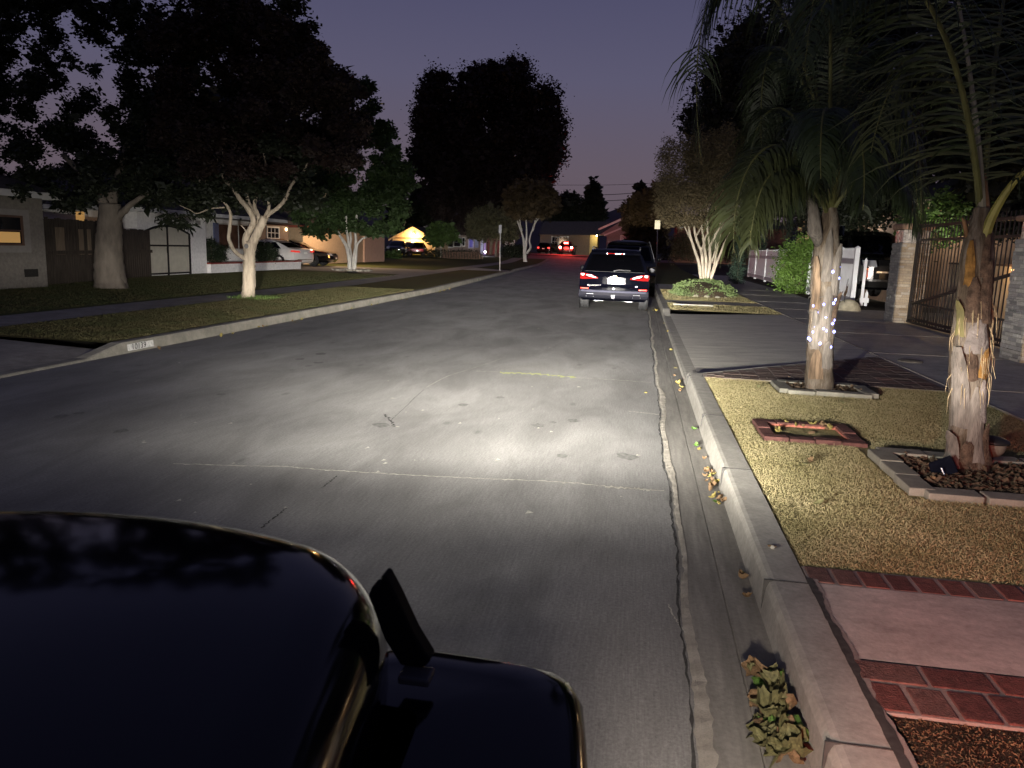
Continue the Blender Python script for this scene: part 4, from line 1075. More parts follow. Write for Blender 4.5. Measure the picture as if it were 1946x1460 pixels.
# house behind the gate
STUC = M('pink_stucco', (.42, .28, .20), .9, .15, 6, bump=.3)
FASC = M('white_fascia', (.62, .58, .50), .7, .08, 4)
ROOFD = M('dark_shingle', (.055, .048, .045), .9, .35, 9, bump=.6)
hr = thing('house', 'pink stucco house with pale fascia behind the iron gate, half hidden by foliage', 'house', (16, 27, .14))
a = at(1742, 400, 27)
mb = MB(); mb.box(8.75, 22, 27, 36, .12, 3.36); mb.build('wall', STUC, hr)
mb = MB(); mb.box(8.4, 22.4, 26.6, 26.75, 3.30, 3.52); mb.build('fascia', FASC, hr)
mb = MB(); mb.add([(8.4, 26.6, 3.525), (22.4, 26.6, 3.525), (22.4, 36.4, 3.525), (8.4, 36.4, 3.525), (13, 31.5, 5.3), (20, 31.5, 5.3)], [(0, 1, 5, 4), (1, 2, 5), (2, 3, 4, 5), (3, 0, 4), (0, 3, 2, 1)]); mb.build('roof', ROOFD, hr)
light('eave_lamp', 'POINT', (9.9, 25.9, 3.0), 50, (1, .86, .62), hr, .15)
mb = MB(); mb.lathe([(.001, -.1), (.07, -.08), (.08, .05), (.03, .1)], 10, Matrix.Translation((9.9, 26.5, 3.12))); mb.build('lamp', emat('eave_lens', (1, .85, .6), 12), hr)

# lit bush by that house
def bush(name, cl, n, size, mats, label, seed, cat='bush', stem=None, group=None, **kw):
    cl_ = np.array(cl); b = Vector((float(cl_[:, 0].mean()), float(cl_[:, 1].mean()), float((cl_[:, 2] - cl_[:, 5]).min())))
    t = thing(name, label, cat, b, group)
    crown(t, cl, n, size, mats, seed, 'foliage', **kw)
    mb = MB(); rnd = random.Random(seed)
    for c in cl[:6]:
        mb.tube([b + Vector((rnd.uniform(-.05, .05), rnd.uniform(-.05, .05), 0)), Vector(c[:3]) * .6 + b * .4 + Vector((rnd.uniform(-.1, .1), 0, 0)), Vector(c[:3])], [.03, .02, .006], 6)
    mb.build('stem', M('bush_stem', (.10, .075, .05), .9, .3, 10), t)
    return t
LGREEN = M('leaf_bright_green', (.12, .21, .04), .55, .35, 3)
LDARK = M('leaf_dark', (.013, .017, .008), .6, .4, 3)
LMID = M('leaf_mid_green', (.05, .085, .022), .55, .4, 3)
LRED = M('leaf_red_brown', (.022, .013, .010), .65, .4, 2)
LOLIVE = M('leaf_olive', (.09, .085, .045), .65, .4, 3)
bush('shrub', pxcl([(1775, 430, 38, 40), (1740, 420, 25, 30), (1815, 410, 30, 40), (1795, 390, 30, 26)], 23), 2600, .16, LMID, 'lime green shrub lit up in front of the pink stucco house', 31, aspect=.55)
light('garden_spot', 'SPOT', (7.3, 21.7, 1.7), 160, (.95, 1, .65), None, .05, rot=aim((.65, 1.3, .95)), spot=60)
# dark shrubs over the near fence and driveway
bush('shrub', pxcl([(1640, 408, 40, 34), (1685, 395, 36, 28), (1600, 420, 30, 35), (1660, 378, 50, 30), (1625, 385, 30, 30), (1650, 448, 26, 8), (1610, 452, 14, 8)], 28.5), 5200, .17, LDARK, 'dark evergreen shrub overhanging the white fence behind the stone pillar', 32)
# white wall catching lamplight behind those shrubs
mb = MB(); mb.box(6.9, 8.74, 33.0, 33.15, .12, 2.62); ww = mb.build('garage_door', M('white_boards', (.75, .75, .72), .6, .05, 5)); tag(ww, 'white garage door lit brightly behind the shrubs and parked pickup', 'garage door')
light('garage_flood', 'POINT', (7.9, 31.6, 2.5), 60, (1, .97, .88), None, .1)

# ------------------------------------------------------- white vinyl fence
VIN = M('white_vinyl', (.84, .85, .88), .5, .06, 4)
VINS = M('vinyl_rail', (.40, .41, .46), .5, .06, 4)
fa, fb = (6.43, 24.2), (7.27, 54.2)
def fence_run(label, pxs, cat, open_=False, y_end=None):
    pos = [at_line(p, fa, fb) for p in pxs]
    t = thing('picket_fence', label, 'fence', (pos[0][0], pos[0][1], .13))
    H_ = 1.75
    for (x, y) in pos:
        mb = MB(); mb.box(x - .065, x + .065, y - .065, y + .065, .12, .13 + H_ + .06); mb.add([(x - .075, y - .075, .19 + H_), (x + .075, y - .075, .19 + H_), (x + .075, y + .075, .19 + H_), (x - .075, y + .075, .19 + H_), (x, y, .25 + H_)], [(0, 1, 4), (1, 2, 4), (2, 3, 4), (3, 0, 4), (0, 3, 2, 1)]); mb.build('post', VIN, t)
    for (xa, ya_), (xb, yb_) in zip(pos[:-1], pos[1:]):
        mb = MB(); L_ = math.hypot(xb - xa, yb_ - ya_); n_ = max(4, int(L_ / (.145 if open_ else .155)))
        for k in range(n_):
            t_ = (k + .5) / n_; x, y = xa + (xb - xa) * t_, ya_ + (yb_ - ya_) * t_; w = L_ / n_ * (.29 if open_ else .46)
            mb.extr([(x, y - w, .24), (x, y + w, .24), (x, y + w, .10 + H_), (x, y, .19 + H_), (x, y - w, .10 + H_)], (.022, 0, 0))
        mb.build('pickets', VIN, t)
        for z in (.36, H_ - .22):
            mb = MB(); mb.beam((xa - .03, ya_, z), (xb - .03, yb_, z), .05, .16); mb.build('rail', VINS, t)
    return t
fence_run('far run of white vinyl picket fence beyond the green bush', [1424, 1437, 1456, 1480, 1500], 'fence')
fence_run('near run of white vinyl picket fence between the green bush and the palm', [1540, 1562, 1597, 1627], 'fence', True)
# short return of the fence towards the house, at the end post
fr = thing('picket_fence', 'short white fence section turning in beside the parked pickup', 'fence', (6.9, 24.3, .13))
mb = MB()
for k in range(2): mb.extr([(6.51 + k * .12, 24.25, .24), (6.59 + k * .12, 24.25, .24), (6.59 + k * .12, 24.25, .62 + .95 * (1 - k)), (6.55 + k * .12, 24.25, .70 + .95 * (1 - k)), (6.51 + k * .12, 24.25, .62 + .95 * (1 - k))], (0, .022, 0))
mb.build('pickets', VIN, fr); mb = MB(); mb.box(6.49, 6.74, 24.22, 24.25, .34, .48); mb.build('rail', VIN, fr)
# green bush spilling over the fence
bush('bush', pxcl([(1505, 520, 26, 34), (1525, 500, 26, 36), (1500, 490, 20, 26), (1530, 470, 24, 22), (1510, 548, 22, 14), (1540, 480, 14, 22), (1545, 465, 16, 14), (1490, 530, 14, 22)], 32.3, .3), 6800, .105, LGREEN, 'bright green leafy bush growing over the white picket fence', 33, aspect=.6)
# spade and rock at the fence foot
rk = gp(1612, 590); mb = MB(); rows = []
for i in range(6):
    t = i / 5; rows.append([(rk.x + .34 * math.cos(a) * math.cos(t * 1.5) * (1 + .12 * math.sin(3 * a)), rk.y + .26 * math.sin(a) * math.cos(t * 1.5), .13 + .34 * math.sin(t * 1.5)) for a in [k * 2 * math.pi / 14 for k in range(15)]])
mb.grid(rows); tag(mb.build('boulder', M('boulder_stone', (.42, .38, .28), .9, .25, 8, bump=.5), smooth=True), 'rounded tan boulder at the foot of the white fence end post', 'boulder')
sd = thing('garden_stake', 'dark pointed garden stake leaning on the white fence above the boulder', 'stake', (rk.x, rk.y - .1, .4))
mb = MB(); mb.tube([at(1604, 575, rk.y - .1), at(1609, 545, rk.y - .1), at(1612, 530, rk.y - .1)], [.012, .012, .008], 6); mb.build('shaft', BLACKP, sd)
mb = MB(); mb.extr([at(1603, 560, rk.y - .13), at(1613, 540, rk.y - .13), at(1610, 556, rk.y - .13), at(1606, 566, rk.y - .13)], (0, .02, 0)); mb.build('blade', BARKD, sd)
# litter strip along the fence
strip('fence_bed', Yspan(24.5, 56, .6), lambda y: [(5.85 + .028 * (y - 24), .150), (6.42 + .028 * (y - 24), .17)], SOIL)

# ------------------------------------------------------- crape myrtle on the verge, with its mound
cm0 = gp(1335, 566, .14); cmY = 29.2; cmx = float(at(1335, 530, cmY)[0])
cm = thing('crape_myrtle', 'multi-stemmed pale crape myrtle on a ground cover mound by the right sidewalk', 'tree', (cmx, cmY, .5))
BARKC = M('crape_bark', (.42, .36, .28), .8, .22, 6, bump=.4, stretch=(3, 3, .6))
mb = MB()
for k, (pts, w0, w1) in enumerate([([(1333, 536), (1328, 500), (1318, 470), (1310, 440), (1306, 405)], 7, 3.5), ([(1336, 536), (1335, 500), (1333, 480), (1322, 450), (1318, 420), (1316, 390)], 7, 3), ([(1340, 536), (1342, 500), (1338, 465), (1334, 430), (1330, 390)], 7, 3), ([(1343, 536), (1349, 500), (1348, 465), (1344, 430), (1346, 390)], 7, 3), ([(1347, 536), (1358, 505), (1361, 480), (1366, 455), (1372, 430), (1378, 405)], 7, 3), ([(1349, 534), (1362, 500), (1376, 465), (1388, 442)], 6, 3), ([(1331, 482), (1340, 455), (1343, 445)], 4, 2.5), ([(1346, 476), (1358, 450), (1368, 430), (1370, 405)], 4, 2.5), ([(1352, 500), (1360, 470), (1358, 440)], 4, 2), ([(1318, 470), (1310, 450), (1298, 425), (1285, 400)], 3.5, 2), ([(1322, 450), (1335, 430), (1350, 420)], 3, 2)]):
    branch(mb, pts, cmY, w0, w1, 8, dy=[-.15, .1, .2, -.2, .1, -.1, 0, .1, -.1, 0, .1][k], seed=k)
mb.build('trunk', BARKC, cm, smooth=True)
rnd = random.Random(4); cl = []
for i in range(34):
    a = 1258 + 140 * i / 33; tp = 300 + 30 * math.sin(i * 1.9) - 25 * (i / 33)
    cl.append((a, tp + rnd.uniform(0, 40), 12, 30)); cl.append((a, 370 + rnd.uniform(-20, 20), 16, 26)); cl.append((a + rnd.uniform(-3, 3), 408 + 16 * math.sin(math.pi * i / 33) + rnd.uniform(-8, 8), 13, 11))
    if i % 2 == 0: cl.append((a, 285 + rnd.uniform(-12, 12) + (10 if i < 10 else 0) + max(0, 8 - i) * 8, 4, 22))
crown(cm, pxcl(cl, cmY, 1.3, 5), 46000, .085, M('crape_leaf', (.12, .094, .05), .7, .35, 3), 41, aspect=.4)
mb = MB(); rows = []
for i in range(7):
    t = i / 6; rows.append([(cmx + 1.0 * math.cos(a) * math.cos(t * 1.45) * (1 + .05 * math.sin(5 * a)), cmY - .7 + 1.7 * math.sin(a) * math.cos(t * 1.45), .12 + .50 * math.sin(t * 1.45)) for a in [k * 2 * math.pi / 24 for k in range(25)]])
mb.grid(rows); struct(mb.build('planting_mound', SOIL, smooth=True))
gcl = [(cmx + g1, cmY - .7 + g2, .46 + .16 * rnd.random() - .30 * ((g1 / .95) ** 2 + (g2 / 1.5) ** 2) , .26, .26, .12) for g1, g2 in [(rnd.uniform(-.95, .95), rnd.uniform(-1.5, 1.5)) for _ in range(110)]]
gcl = [g_ for g_ in gcl if ((g_[0] - cmx) / 1.05) ** 2 + ((g_[1] - cmY + .7) / 1.7) ** 2 < 1]
V, Q = leaves(gcl, 13000, .075, np.random.default_rng(8), aspect=.6)
o = np_mesh('ground_cover', V, Q, M('ground_cover_leaf', (.09, .125, .045), .6, .35, 4)); tag(o, 'low green ground cover round the foot of the right crape myrtle', 'ground cover', kind='stuff')
mb0 = None
for k in range(9):
    a = math.pi * (1.08 + .84 * k / 8); x, y = cmx + 1.02 * math.cos(a), cmY - .7 + 1.62 * math.sin(a)
    mb = MB(); mb.lathe([(.001, 0), (.13, .01), (.15, .07), (.10, .14), (.02, .17)], 9, Matrix.Translation((x, y, .12)) @ Matrix.Diagonal((.9 + .2 * math.sin(k * 3), .6, .55 + .15 * math.sin(k * 5), 1)))
    tag(mb.build('border_stone', M('border_stone_pale', (.26, .245, .19), .9, .2, 9), smooth=True), 'pale rounded border stone along the front of the crape myrtle mound', 'stone', 'border stones of the crape myrtle mound')
# ================================================================== CARS
def carshape(parent, Wt, Yr, Yf, paint, curve=.10, fcurve=.18, n=13, taper=.03):
    """shell from half-width W(z), rear line Yr(z), front line Yf(z); returns patch functions for glass and lamps"""
    zs = [z for z, _ in Wt]; zz = sorted(set(zs + [z for z, _ in Yr] + [z for z, _ in Yf]))
    Wz = lambda z: interp(Wt, z)
    def rear(x, z): w = max(Wz(z), .05); return interp(Yr, z) + curve * abs(x / .92) ** 3
    def front(x, z): return interp(Yf, z) - fcurve * abs(x / .92) ** 2.6
    mb = MB()
    cols = [(-1 + 2 * i / (n - 1)) for i in range(n)]
    mb.grid([[(Wz(z) * c, rear(Wz(z) * c, z), z) for c in cols] for z in zz])
    mb.grid([[(Wz(z) * c, front(Wz(z) * c, z), z) for c in cols] for z in zz], flip=True)
    for s in (1, -1):
        mb.grid([[(s * Wz(z) * (1 - taper * (2 * k / 10 - 1) ** 4), rear(Wz(z), z) + (front(Wz(z), z) - rear(Wz(z), z)) * k / 10, z) for k in range(11)] for z in zz], flip=(s < 0))
    # floor
    z = zz[0]; mb.add([(-Wz(z), rear(0, z), z), (Wz(z), rear(0, z), z), (Wz(z), front(0, z), z), (-Wz(z), front(0, z), z)], [(0, 1, 2, 3)])
    mb.build('body', paint, parent, smooth=False)
    def face(name, mat, z0, z1, xl, xr, which='rear', off=.008, rows=5, cs=9, smooth=False, par=None, label=None):
        """patch between heights z0..z1; xl, xr: functions or numbers of t in 0..1"""
        mb = MB(); f = rear if which == 'rear' else front; sg = -1 if which == 'rear' else 1
        g_ = []
        for i in range(rows):
            t = i / (rows - 1); z = z0 + (z1 - z0) * t
            a = xl(t) if callable(xl) else xl; b = xr(t) if callable(xr) else xr
            g_.append([(a + (b - a) * k / (cs - 1), f(a + (b - a) * k / (cs - 1), z) + sg * off, z) for k in range(cs)])
        mb.grid(g_, flip=(which != 'rear'))
        return mb.build(name, mat, par or parent, smooth=smooth, label=label)
    def side(name, mat, s, z0, z1, yl, yr, off=.006, rows=5, par=None):
        mb = MB(); g_ = []
        for i in range(rows):
            t = i / (rows - 1); z = z0 + (z1 - z0) * t
            a = yl(t) if callable(yl) else yl; b = yr(t) if callable(yr) else yr
            g_.append([(s * (Wz(z) + off), a + (b - a) * k / 5, z) for k in range(6)])
        mb.grid(g_, flip=(s < 0)); return mb.build(name, mat, par or parent)
    return face, side, rear, front, Wz

NAVY = M('dark_navy_paint', (.0011, .0012, .0026), .05, .1, 4, coat=.0, spec=.2)
REDLIT = emat('tail_lamp_red', (1, .02, .015), 2.2, (.3, .01, .01))
REDGL = M('red_lens_painted_glow', (.06, .002, .002), .2, .1, 6, spec=.2, emit=(1, .015, .01), estr=.45)  # unlit lens: the emission stands in for headlight it reflects
PINKGL = M('pale_lens', (.85, .55, .52), .15, .05, 6, spec=.6, coat=.6)
WHPL = M('plate_white', (.9, .9, .84), .5, .03, 4)
GOLD = M('gold_emblem', (.85, .62, .20), .3, .05, 4)
SILV = M('silver_trim', (.25, .25, .26), .3, .05, 4, metal=.6)
GREYB = M('bumper_grey', (.007, .007, .010), .6, .1, 6, spec=.05)
ARMW = M('bright_alloy_arm', (.5, .5, .5), .5, .1, 8)

suv = thing('sport_utility_vehicle', 'dark SUV with lit plate and gold emblem parked at the right kerb, rear towards us', 'car', (-.655, 20.75, 0))
LOC[suv.name] = Vector((0, 0, 0))
Wt = [(.27, .84), (.38, .90), (.60, .925), (.85, .92), (.98, .905), (1.06, .875), (1.16, .835), (1.28, .79), (1.40, .745), (1.50, .70), (1.57, .645), (1.615, .54), (1.64, .38), (1.652, .2), (1.655, .05)]
Yr = [(.27, .14), (.36, .02), (.44, -.02), (.62, -.02), (.66, .03), (.72, .05), (.90, .055), (1.00, .075), (1.07, .12), (1.30, .26), (1.50, .37), (1.53, .34), (1.58, .30), (1.62, .34), (1.655, .5)]
Yf = [(.27, 4.40), (.45, 4.60), (.8, 4.60), (.95, 4.45), (1.02, 3.9), (1.07, 3.45), (1.3, 2.95), (1.5, 2.45), (1.6, 2.1), (1.655, 1.6)]
face, side, rearf, frontf, Wz = carshape(suv, Wt, Yr, Yf, NAVY)
gl = face('rear_window', GLASSD, 1.05, 1.49, lambda t: -.80 + .17 * t, lambda t: .80 - .17 * t)
mb = MB(); mb.grid([[(x, rearf(x, z) - .02 + dy, z) for x in np.linspace(-.80, .80, 9)] for z, dy in ((1.035, 0), (1.05, -.004))]); mb.build('window_trim', M('grey_trim', (.015, .015, .016), .4, .05, 5), suv)
# spoiler, third brake light, rails, aerial
mb = MB(); mb.grid([[(x, .26 + .10 * abs(x / .66) ** 2 + dy, z) for x in np.linspace(-.66, .66, 9)] for z, dy in ((1.50, .04), (1.495, 0), (1.54, -.02), (1.60, .06), (1.64, .25))]); mb.build('spoiler', NAVY, suv)
bl = face('brake_light', REDGL, 1.505, 1.53, -.22, .22, off=.10); 
mb = MB()
for x0, x1 in ((-.235, -.205), (.0, .05), (.09, .14), (.2, .235)): mb.box(x0, x1, .155, .165, 1.505, 1.53)
mb.build('lens', PINKGL, bl)
for s in (1, -1):
    mb = MB(); pts = [(s * .62, .55, 1.60), (s * .64, .62, 1.675), (s * .64, 1.4, 1.70), (s * .63, 2.1, 1.67), (s * .62, 2.2, 1.61)]; mb.tube(pts, .018, 6); mb.build('roof_rail', SILV, suv, smooth=True)
mb = MB(); mb.extr([(-.012, .62, 1.65), (-.012, .80, 1.65), (-.012, .66, 1.71)], (.024, 0, 0)); mb.build('aerial_fin', NAVY, suv)
# wiper
mb = MB(); mb.tube([(-.0, rearf(0, 1.075) - .035, 1.075), (.12, rearf(.1, 1.10) - .04, 1.10), (.42, rearf(.4, 1.07) - .03, 1.085)], .014, 6); mb.lathe([(.03, -.02), (.03, .02), (.01, .03)], 10, Matrix.Translation((0, rearf(0, 1.06) - .03, 1.065)) @ Matrix.Rotation(R(90), 4, 'X')); mb.build('wiper', M('wiper_grey', (.035, .035, .037), .5, .05, 5), suv)
# lamps
for s in (1, -1):
    def X(a): return a * s
    lamp = face('tail_light', REDGL, .83, 1.0, X(.905), X(.42), off=.012, cs=9) if False else None
    mb = MB()
    f = lambda x, z, o=.014: (s * x, rearf(x, z) - o, z)
    mb.add([f(.90, .985), f(.80, .99), f(.60, .955), f(.43, .885), f(.42, .855), f(.55, .845), f(.75, .83), f(.905, .83)], [tuple(range(8))[::(1 if s < 0 else -1)]])
    mb.add([(s * .90, rearf(.9, .985) - .014, .985), (s * .905, rearf(.9, .83) - .014, .83), (s * .935, rearf(.9, .85) + .22, .87), (s * .925, rearf(.9, .95) + .22, .97)], [(0, 1, 2, 3)[::(1 if s < 0 else -1)]])
    tl = mb.build('tail_light', REDLIT if False else REDGL, suv)
    mb = MB()
    mb.add([f(.74, .965, .02), f(.62, .95, .02), f(.47, .885, .02), f(.50, .872, .02), f(.66, .90, .02), f(.73, .925, .02)], [tuple(range(6))[::(1 if s < 0 else -1)]])
    mb.add([f(.89, .975, .02), f(.80, .98, .02), f(.79, .94, .02), f(.83, .915, .02), f(.89, .925, .02)], [tuple(range(5))[::(1 if s < 0 else -1)]])
    mb.build('lens', emat('tail_lens_glow', (1, .50, .45), .55, (.8, .5, .48)), tl)  # pale glow painted in for headlight on the unlit lens
    rf = face('reflector', emat('reflector_painted_glow', (1, .04, .025), 1.5, (.5, .03, .02)), .575, .605, X(.66), X(.88), off=.014, rows=2)  # reflector and its core emit in place of the headlights they return
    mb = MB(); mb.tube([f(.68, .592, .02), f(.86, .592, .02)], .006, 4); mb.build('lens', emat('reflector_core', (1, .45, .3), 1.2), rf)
    # exhaust surround
    ex = face('exhaust_trim', BLACKP, .36, .45, X(.50), X(.72), off=.02, rows=3)
    mb = MB(); mb.tube([f(.52, .37, .03), f(.53, .45, .03), f(.70, .45, .03), f(.72, .37, .03)], .008, 5); mb.build('bezel', SILV, ex)
    # mirrors
    mb = MB(); mb.lathe([(.001, -.09), (.07, -.075), (.085, 0), (.07, .07), (.001, .08)], 12, Matrix.Translation((s * 1.02, 2.95, 1.06)) @ Matrix.Diagonal((1.35, .6, .95, 1))); mb.tube([(s * .86, 2.98, 1.03), (s * .98, 2.97, 1.04)], .025, 6)
    mi = mb.build('wing_mirror', NAVY, suv, smooth=True)
    mb = MB(); mb.lathe([(.001, 0), (.062, .002)], 12, Matrix.Translation((s * 1.02, 2.895, 1.06)) @ Matrix.Rotation(R(90), 4, 'X') @ Matrix.Diagonal((1.35, .95, 1, 1))); mb.build('mirror_glass', M('mirror_glass', (.5, .5, .55), .03, 0, 3, metal=1), mi)
    # side windows
    side('side_window', GLASSD, s, 1.08, 1.46, lambda t: .75 + .12 * t, lambda t: 1.55 + .02 * t); side('side_window', GLASSD, s, 1.08, 1.46, lambda t: 1.65, lambda t: 2.95 - .5 * t)
    for y in (.95, 3.75):
        wheel(suv, s * .80, y, .36, .36, .235, s, ALLOY)
    mb = MB(); mb.lathe([(.30, 0), (.42, .0), (.44, .012), (.40, .02)], 24, Matrix.Translation((s * (Wz(.6) + .0), .95, .36)) @ Matrix.Rotation(R(90) * s, 4, 'Y')); mb.build('wheel_arch', BLACKP, suv)
# bumper: grey lower moulding with step and tow cover
mb = MB()
mb.grid([[(x, rearf(x, .5) - .03 + dy, z) for x in np.linspace(-.925, .925, 15)] for z, dy in ((.33, .10), (.36, .04), (.42, .0), (.52, -.005), (.555, .0))], 0)
bmp = mb.build('bumper', GREYB, suv)
mb = MB(); mb.grid([[(x, rearf(x, .6) - .035 + dy, z) for x in np.linspace(-.60 if z < .5 else -.86, .60 if z < .5 else .86, 11)] for z, dy in ((.500, .0), (.545, -.012), (.556, .02), (.566, .055))]); mb.build('step_pad', M('bumper_step', (.026, .026, .038), .5, .1, 6, spec=.05), bmp, smooth=True)
mb = MB(); mb.extr([(-.06, -.075, .44), (.06, -.075, .44), (.045, -.07, .34), (-.045, -.07, .34)], (0, .02, 0)); mb.build('tow_cover', M('tow_grey', (.018, .018, .026), .5, .05, 5), bmp)
# plate, emblem, badge letters, camera dots
pt = face('number_plate', emat('plate_painted_glow', (1, .93, .78), .62, (.9, .9, .84)), .725, .865, -.165, .165, off=.02, rows=2, cs=3)  # plate is no lamp: emission stands in for light it throws back
mb = MB(); mb.tube([(-.17, rearf(0, .8) - .022, .72), (.17, rearf(0, .8) - .022, .72)], .006, 4); mb.box(-.12, .12, rearf(0, .8) - .03, rearf(0, .8), .872, .885); mb.build('plate_lamp', SILV, pt)
mb = MB(); y = rearf(0, .93) - .022
em_ = [(-.085, .925), (-.035, .925), (-.030, .95), (.052, .95), (.047, .935), (.085, .935), (.075, .912), (.035, .912), (.030, .89), (-.052, .89), (-.047, .902), (-.095, .902)]
mb.extr([(a, y, b) for a, b in em_], (0, .012, 0)); mb.build('emblem', emat('emblem_gold', (1, .7, .18), .10, (.85, .62, .20)), suv)  # slight emission painted in for light caught by the emblem
text('badge_lettering', 'EQUINOX LT', .062, Matrix.Translation((-.52, rearf(.5, .68) - .012, .668)) @ Matrix.Rotation(R(90), 4, 'X'), emat('badge_silver', (1, 1, 1), .05, (.10, .10, .10)), suv)  # letters carry a little emission in place of caught light
mb = MB(); mb.cbox((.60, rearf(.6, .68) - .012, .672), (.06, .01, .022)); mb.cbox((.0, -.05, .60), (.03, .02, .03)); mb.build('badge', SILV, suv)
# what shows beneath: suspension arms
for s in (1, -1):
    mb = MB(); mb.grid([[(s * x, .55, z0 + .02 * math.sin((x - .1) / .55 * 3.1)), (s * x, .50, z0 - .055 * math.sin(min(1, (x - .08) / .55) * 2.9) - .01)] for x, z0 in ((.10, .31), (.2, .30), (.3, .295), (.4, .29), (.5, .285), (.6, .29), (.66, .30))], flip=(s > 0)); mb.build('suspension_arm', ARMW, suv)
mb = MB(); mb.box(-.80, .80, .6, 4.2, .24, .30); mb.build('underbody', BLACKP, suv)

def simple_suv(name, label, loc, rz, paint, H=1.9, Wd=1.98, tail=None, glass=GLASSD, group=None, wheels=True):
    t = thing(name, label, 'car', loc, group); t.rotation_euler = (0, 0, rz); LOC[t.name] = Vector((0, 0, 0)); k = H / 1.655; w = Wd / 1.85
    face, side, rf, ff, Wz = carshape(t, [(z * k, a * w) for z, a in Wt], [(z * k, y) for z, y in Yr], [(z * k, y + .2) for z, y in Yf], paint)
    face('rear_window', glass, 1.08 * k, 1.46 * k, lambda u: (-.76 + .12 * u) * w, lambda u: (.76 - .12 * u) * w)
    face('windscreen', glass, 1.09 * k, 1.5 * k, lambda u: (-.76 + .12 * u) * w, lambda u: (.76 - .12 * u) * w, 'front')
    for s in (1, -1):
        side('side_window', glass, s, 1.08 * k, 1.46 * k, .8, 1.6); side('side_window', glass, s, 1.08 * k, 1.46 * k, 1.7, lambda u: 3.0 - .5 * u)
        if tail: face('tail_light', tail, .8 * k, 1.0 * k, s * .86 * w, s * .6 * w, off=.02)
        face('headlight', M('headlamp_glass', (.35, .36, .38), .1, .1, 6, spec=.7), .78 * k, .92 * k, s * .88 * w, s * .55 * w, 'front', off=.02)
        for y in (.95, 3.85): wheel(t, s * .82 * w, y, .38, .38, .24, s, DRIM)
        mb = MB(); mb.lathe([(.001, -.09), (.08, -.07), (.09, 0), (.07, .07), (.001, .08)], 10, Matrix.Translation((s * 1.04 * w, 3.1, 1.1 * k))); mb.build('wing_mirror', paint, t, smooth=True)
    return t, face, side
BLK2 = M('black_car_paint', (.003, .003, .0035), .15, .1, 4, coat=.6, spec=.5)
t, face2, side2 = simple_suv('sport_utility_vehicle', 'tall dark SUV parked ahead of the navy one, mostly hidden behind it', (-.42, 27.6, 0), 0, BLK2, 1.98, 2.0)
for s in (1, -1):
    mb = MB(); mb.tube([(s * .70, .5, 1.96), (s * .76, .35, 1.80), (s * .93, .12, 1.25)], .012, 5); mb.build('pillar_trim', SILV, t)

# ---- white saloon and black saloon on the driveway at the left
WHT = M('white_pearl_paint', (.72, .70, .68), .25, .05, 4, coat=.6, spec=.5)
def saloon(name, label, loc, rz, paint, rimm):
    t = thing(name, label, 'car', loc); t.rotation_euler = (0, 0, rz); LOC[t.name] = Vector((0, 0, 0))
    Wt_ = [(.22, .82), (.34, .90), (.6, .925), (.80, .915), (.93, .88), (1.02, .82), (1.15, .74), (1.28, .66), (1.36, .57), (1.41, .42), (1.435, .2), (1.44, .05)]
    Yr_ = [(.22, .18), (.32, .04), (.5, 0), (.70, .02), (.92, .06), (.97, .10), (1.02, .50), (1.15, .85), (1.3, 1.28), (1.38, 1.6), (1.44, 2.1)]
    Yf_ = [(.22, 4.7), (.4, 4.88), (.6, 4.88), (.74, 4.75), (.86, 4.2), (.97, 3.55), (1.1, 3.2), (1.3, 2.75), (1.44, 2.3)]
    face, side, rf, ff, Wz = carshape(t, Wt_, Yr_, Yf_, paint)
    face('rear_window', GLASSD, 1.04, 1.36, lambda u: -.72 + .14 * u, lambda u: .72 - .14 * u, off=.01)
    face('windscreen', GLASSD, 1.0, 1.38, lambda u: -.76 + .18 * u, lambda u: .76 - .18 * u, 'front', off=.01)
    for s in (1, -1):
        side('side_window', GLASSD, s, .97, 1.30, lambda u: .95 + .45 * u, lambda u: 2.0); side('side_window', GLASSD, s, .97, 1.30, 2.08, lambda u: 3.3 - .55 * u)
        tl = face('tail_light', emat('saloon_tail', (1, .06, .04), .7, (.4, .02, .02)), .80, .88, s * .88, s * .50, off=.015, rows=3)
        side('tail_light', emat('saloon_tail', (1, .06, .04), .7), s, .82, .90, .06, .34)
        face('headlight', M('headlamp_glass', (.35, .36, .38), .1, .1, 6, spec=.7), .62, .72, s * .86, s * .45, 'front', off=.012)
        for y in (1.05, 3.85): wheel(t, s * .815, y, .335, .335, .235, s, rimm, spokes=9)
    face('number_plate', WHPL, .72, .83, -.16, .16, off=.018, rows=2, cs=3)
    face('number_plate', WHPL, .42, .52, -.16, .16, 'front', off=.03, rows=2, cs=3)
    face('grille', M('grille_black', (.01, .01, .01), .4, 0, 5), .38, .62, -.42, .42, 'front', off=.012)
    face('bumper_trim', CHROME, .42, .445, -.7, .7, off=.012, rows=2)
    return t, face, side
w0 = at_line(579, (-17.6, 38.6), (-17.6, 40))
saloon('saloon_car', 'white saloon car in the left driveway seen from its rear corner, behind the bush', (-17.5, 39.0, .14), R(90 - 8), WHT, ALLOY)
t, f_, s_ = saloon('saloon_car', 'black saloon car parked nose out beside the white one in the left driveway', (-22.3, 42.6, .14), R(-90 + 4), BLK2, DRIM)
for s in (1,):
    f_('side_lamp', emat('amber_side_lamp', (1, .42, .10), 3.5), .50, .64, .80, .88, 'front', off=.03, rows=2, cs=3)

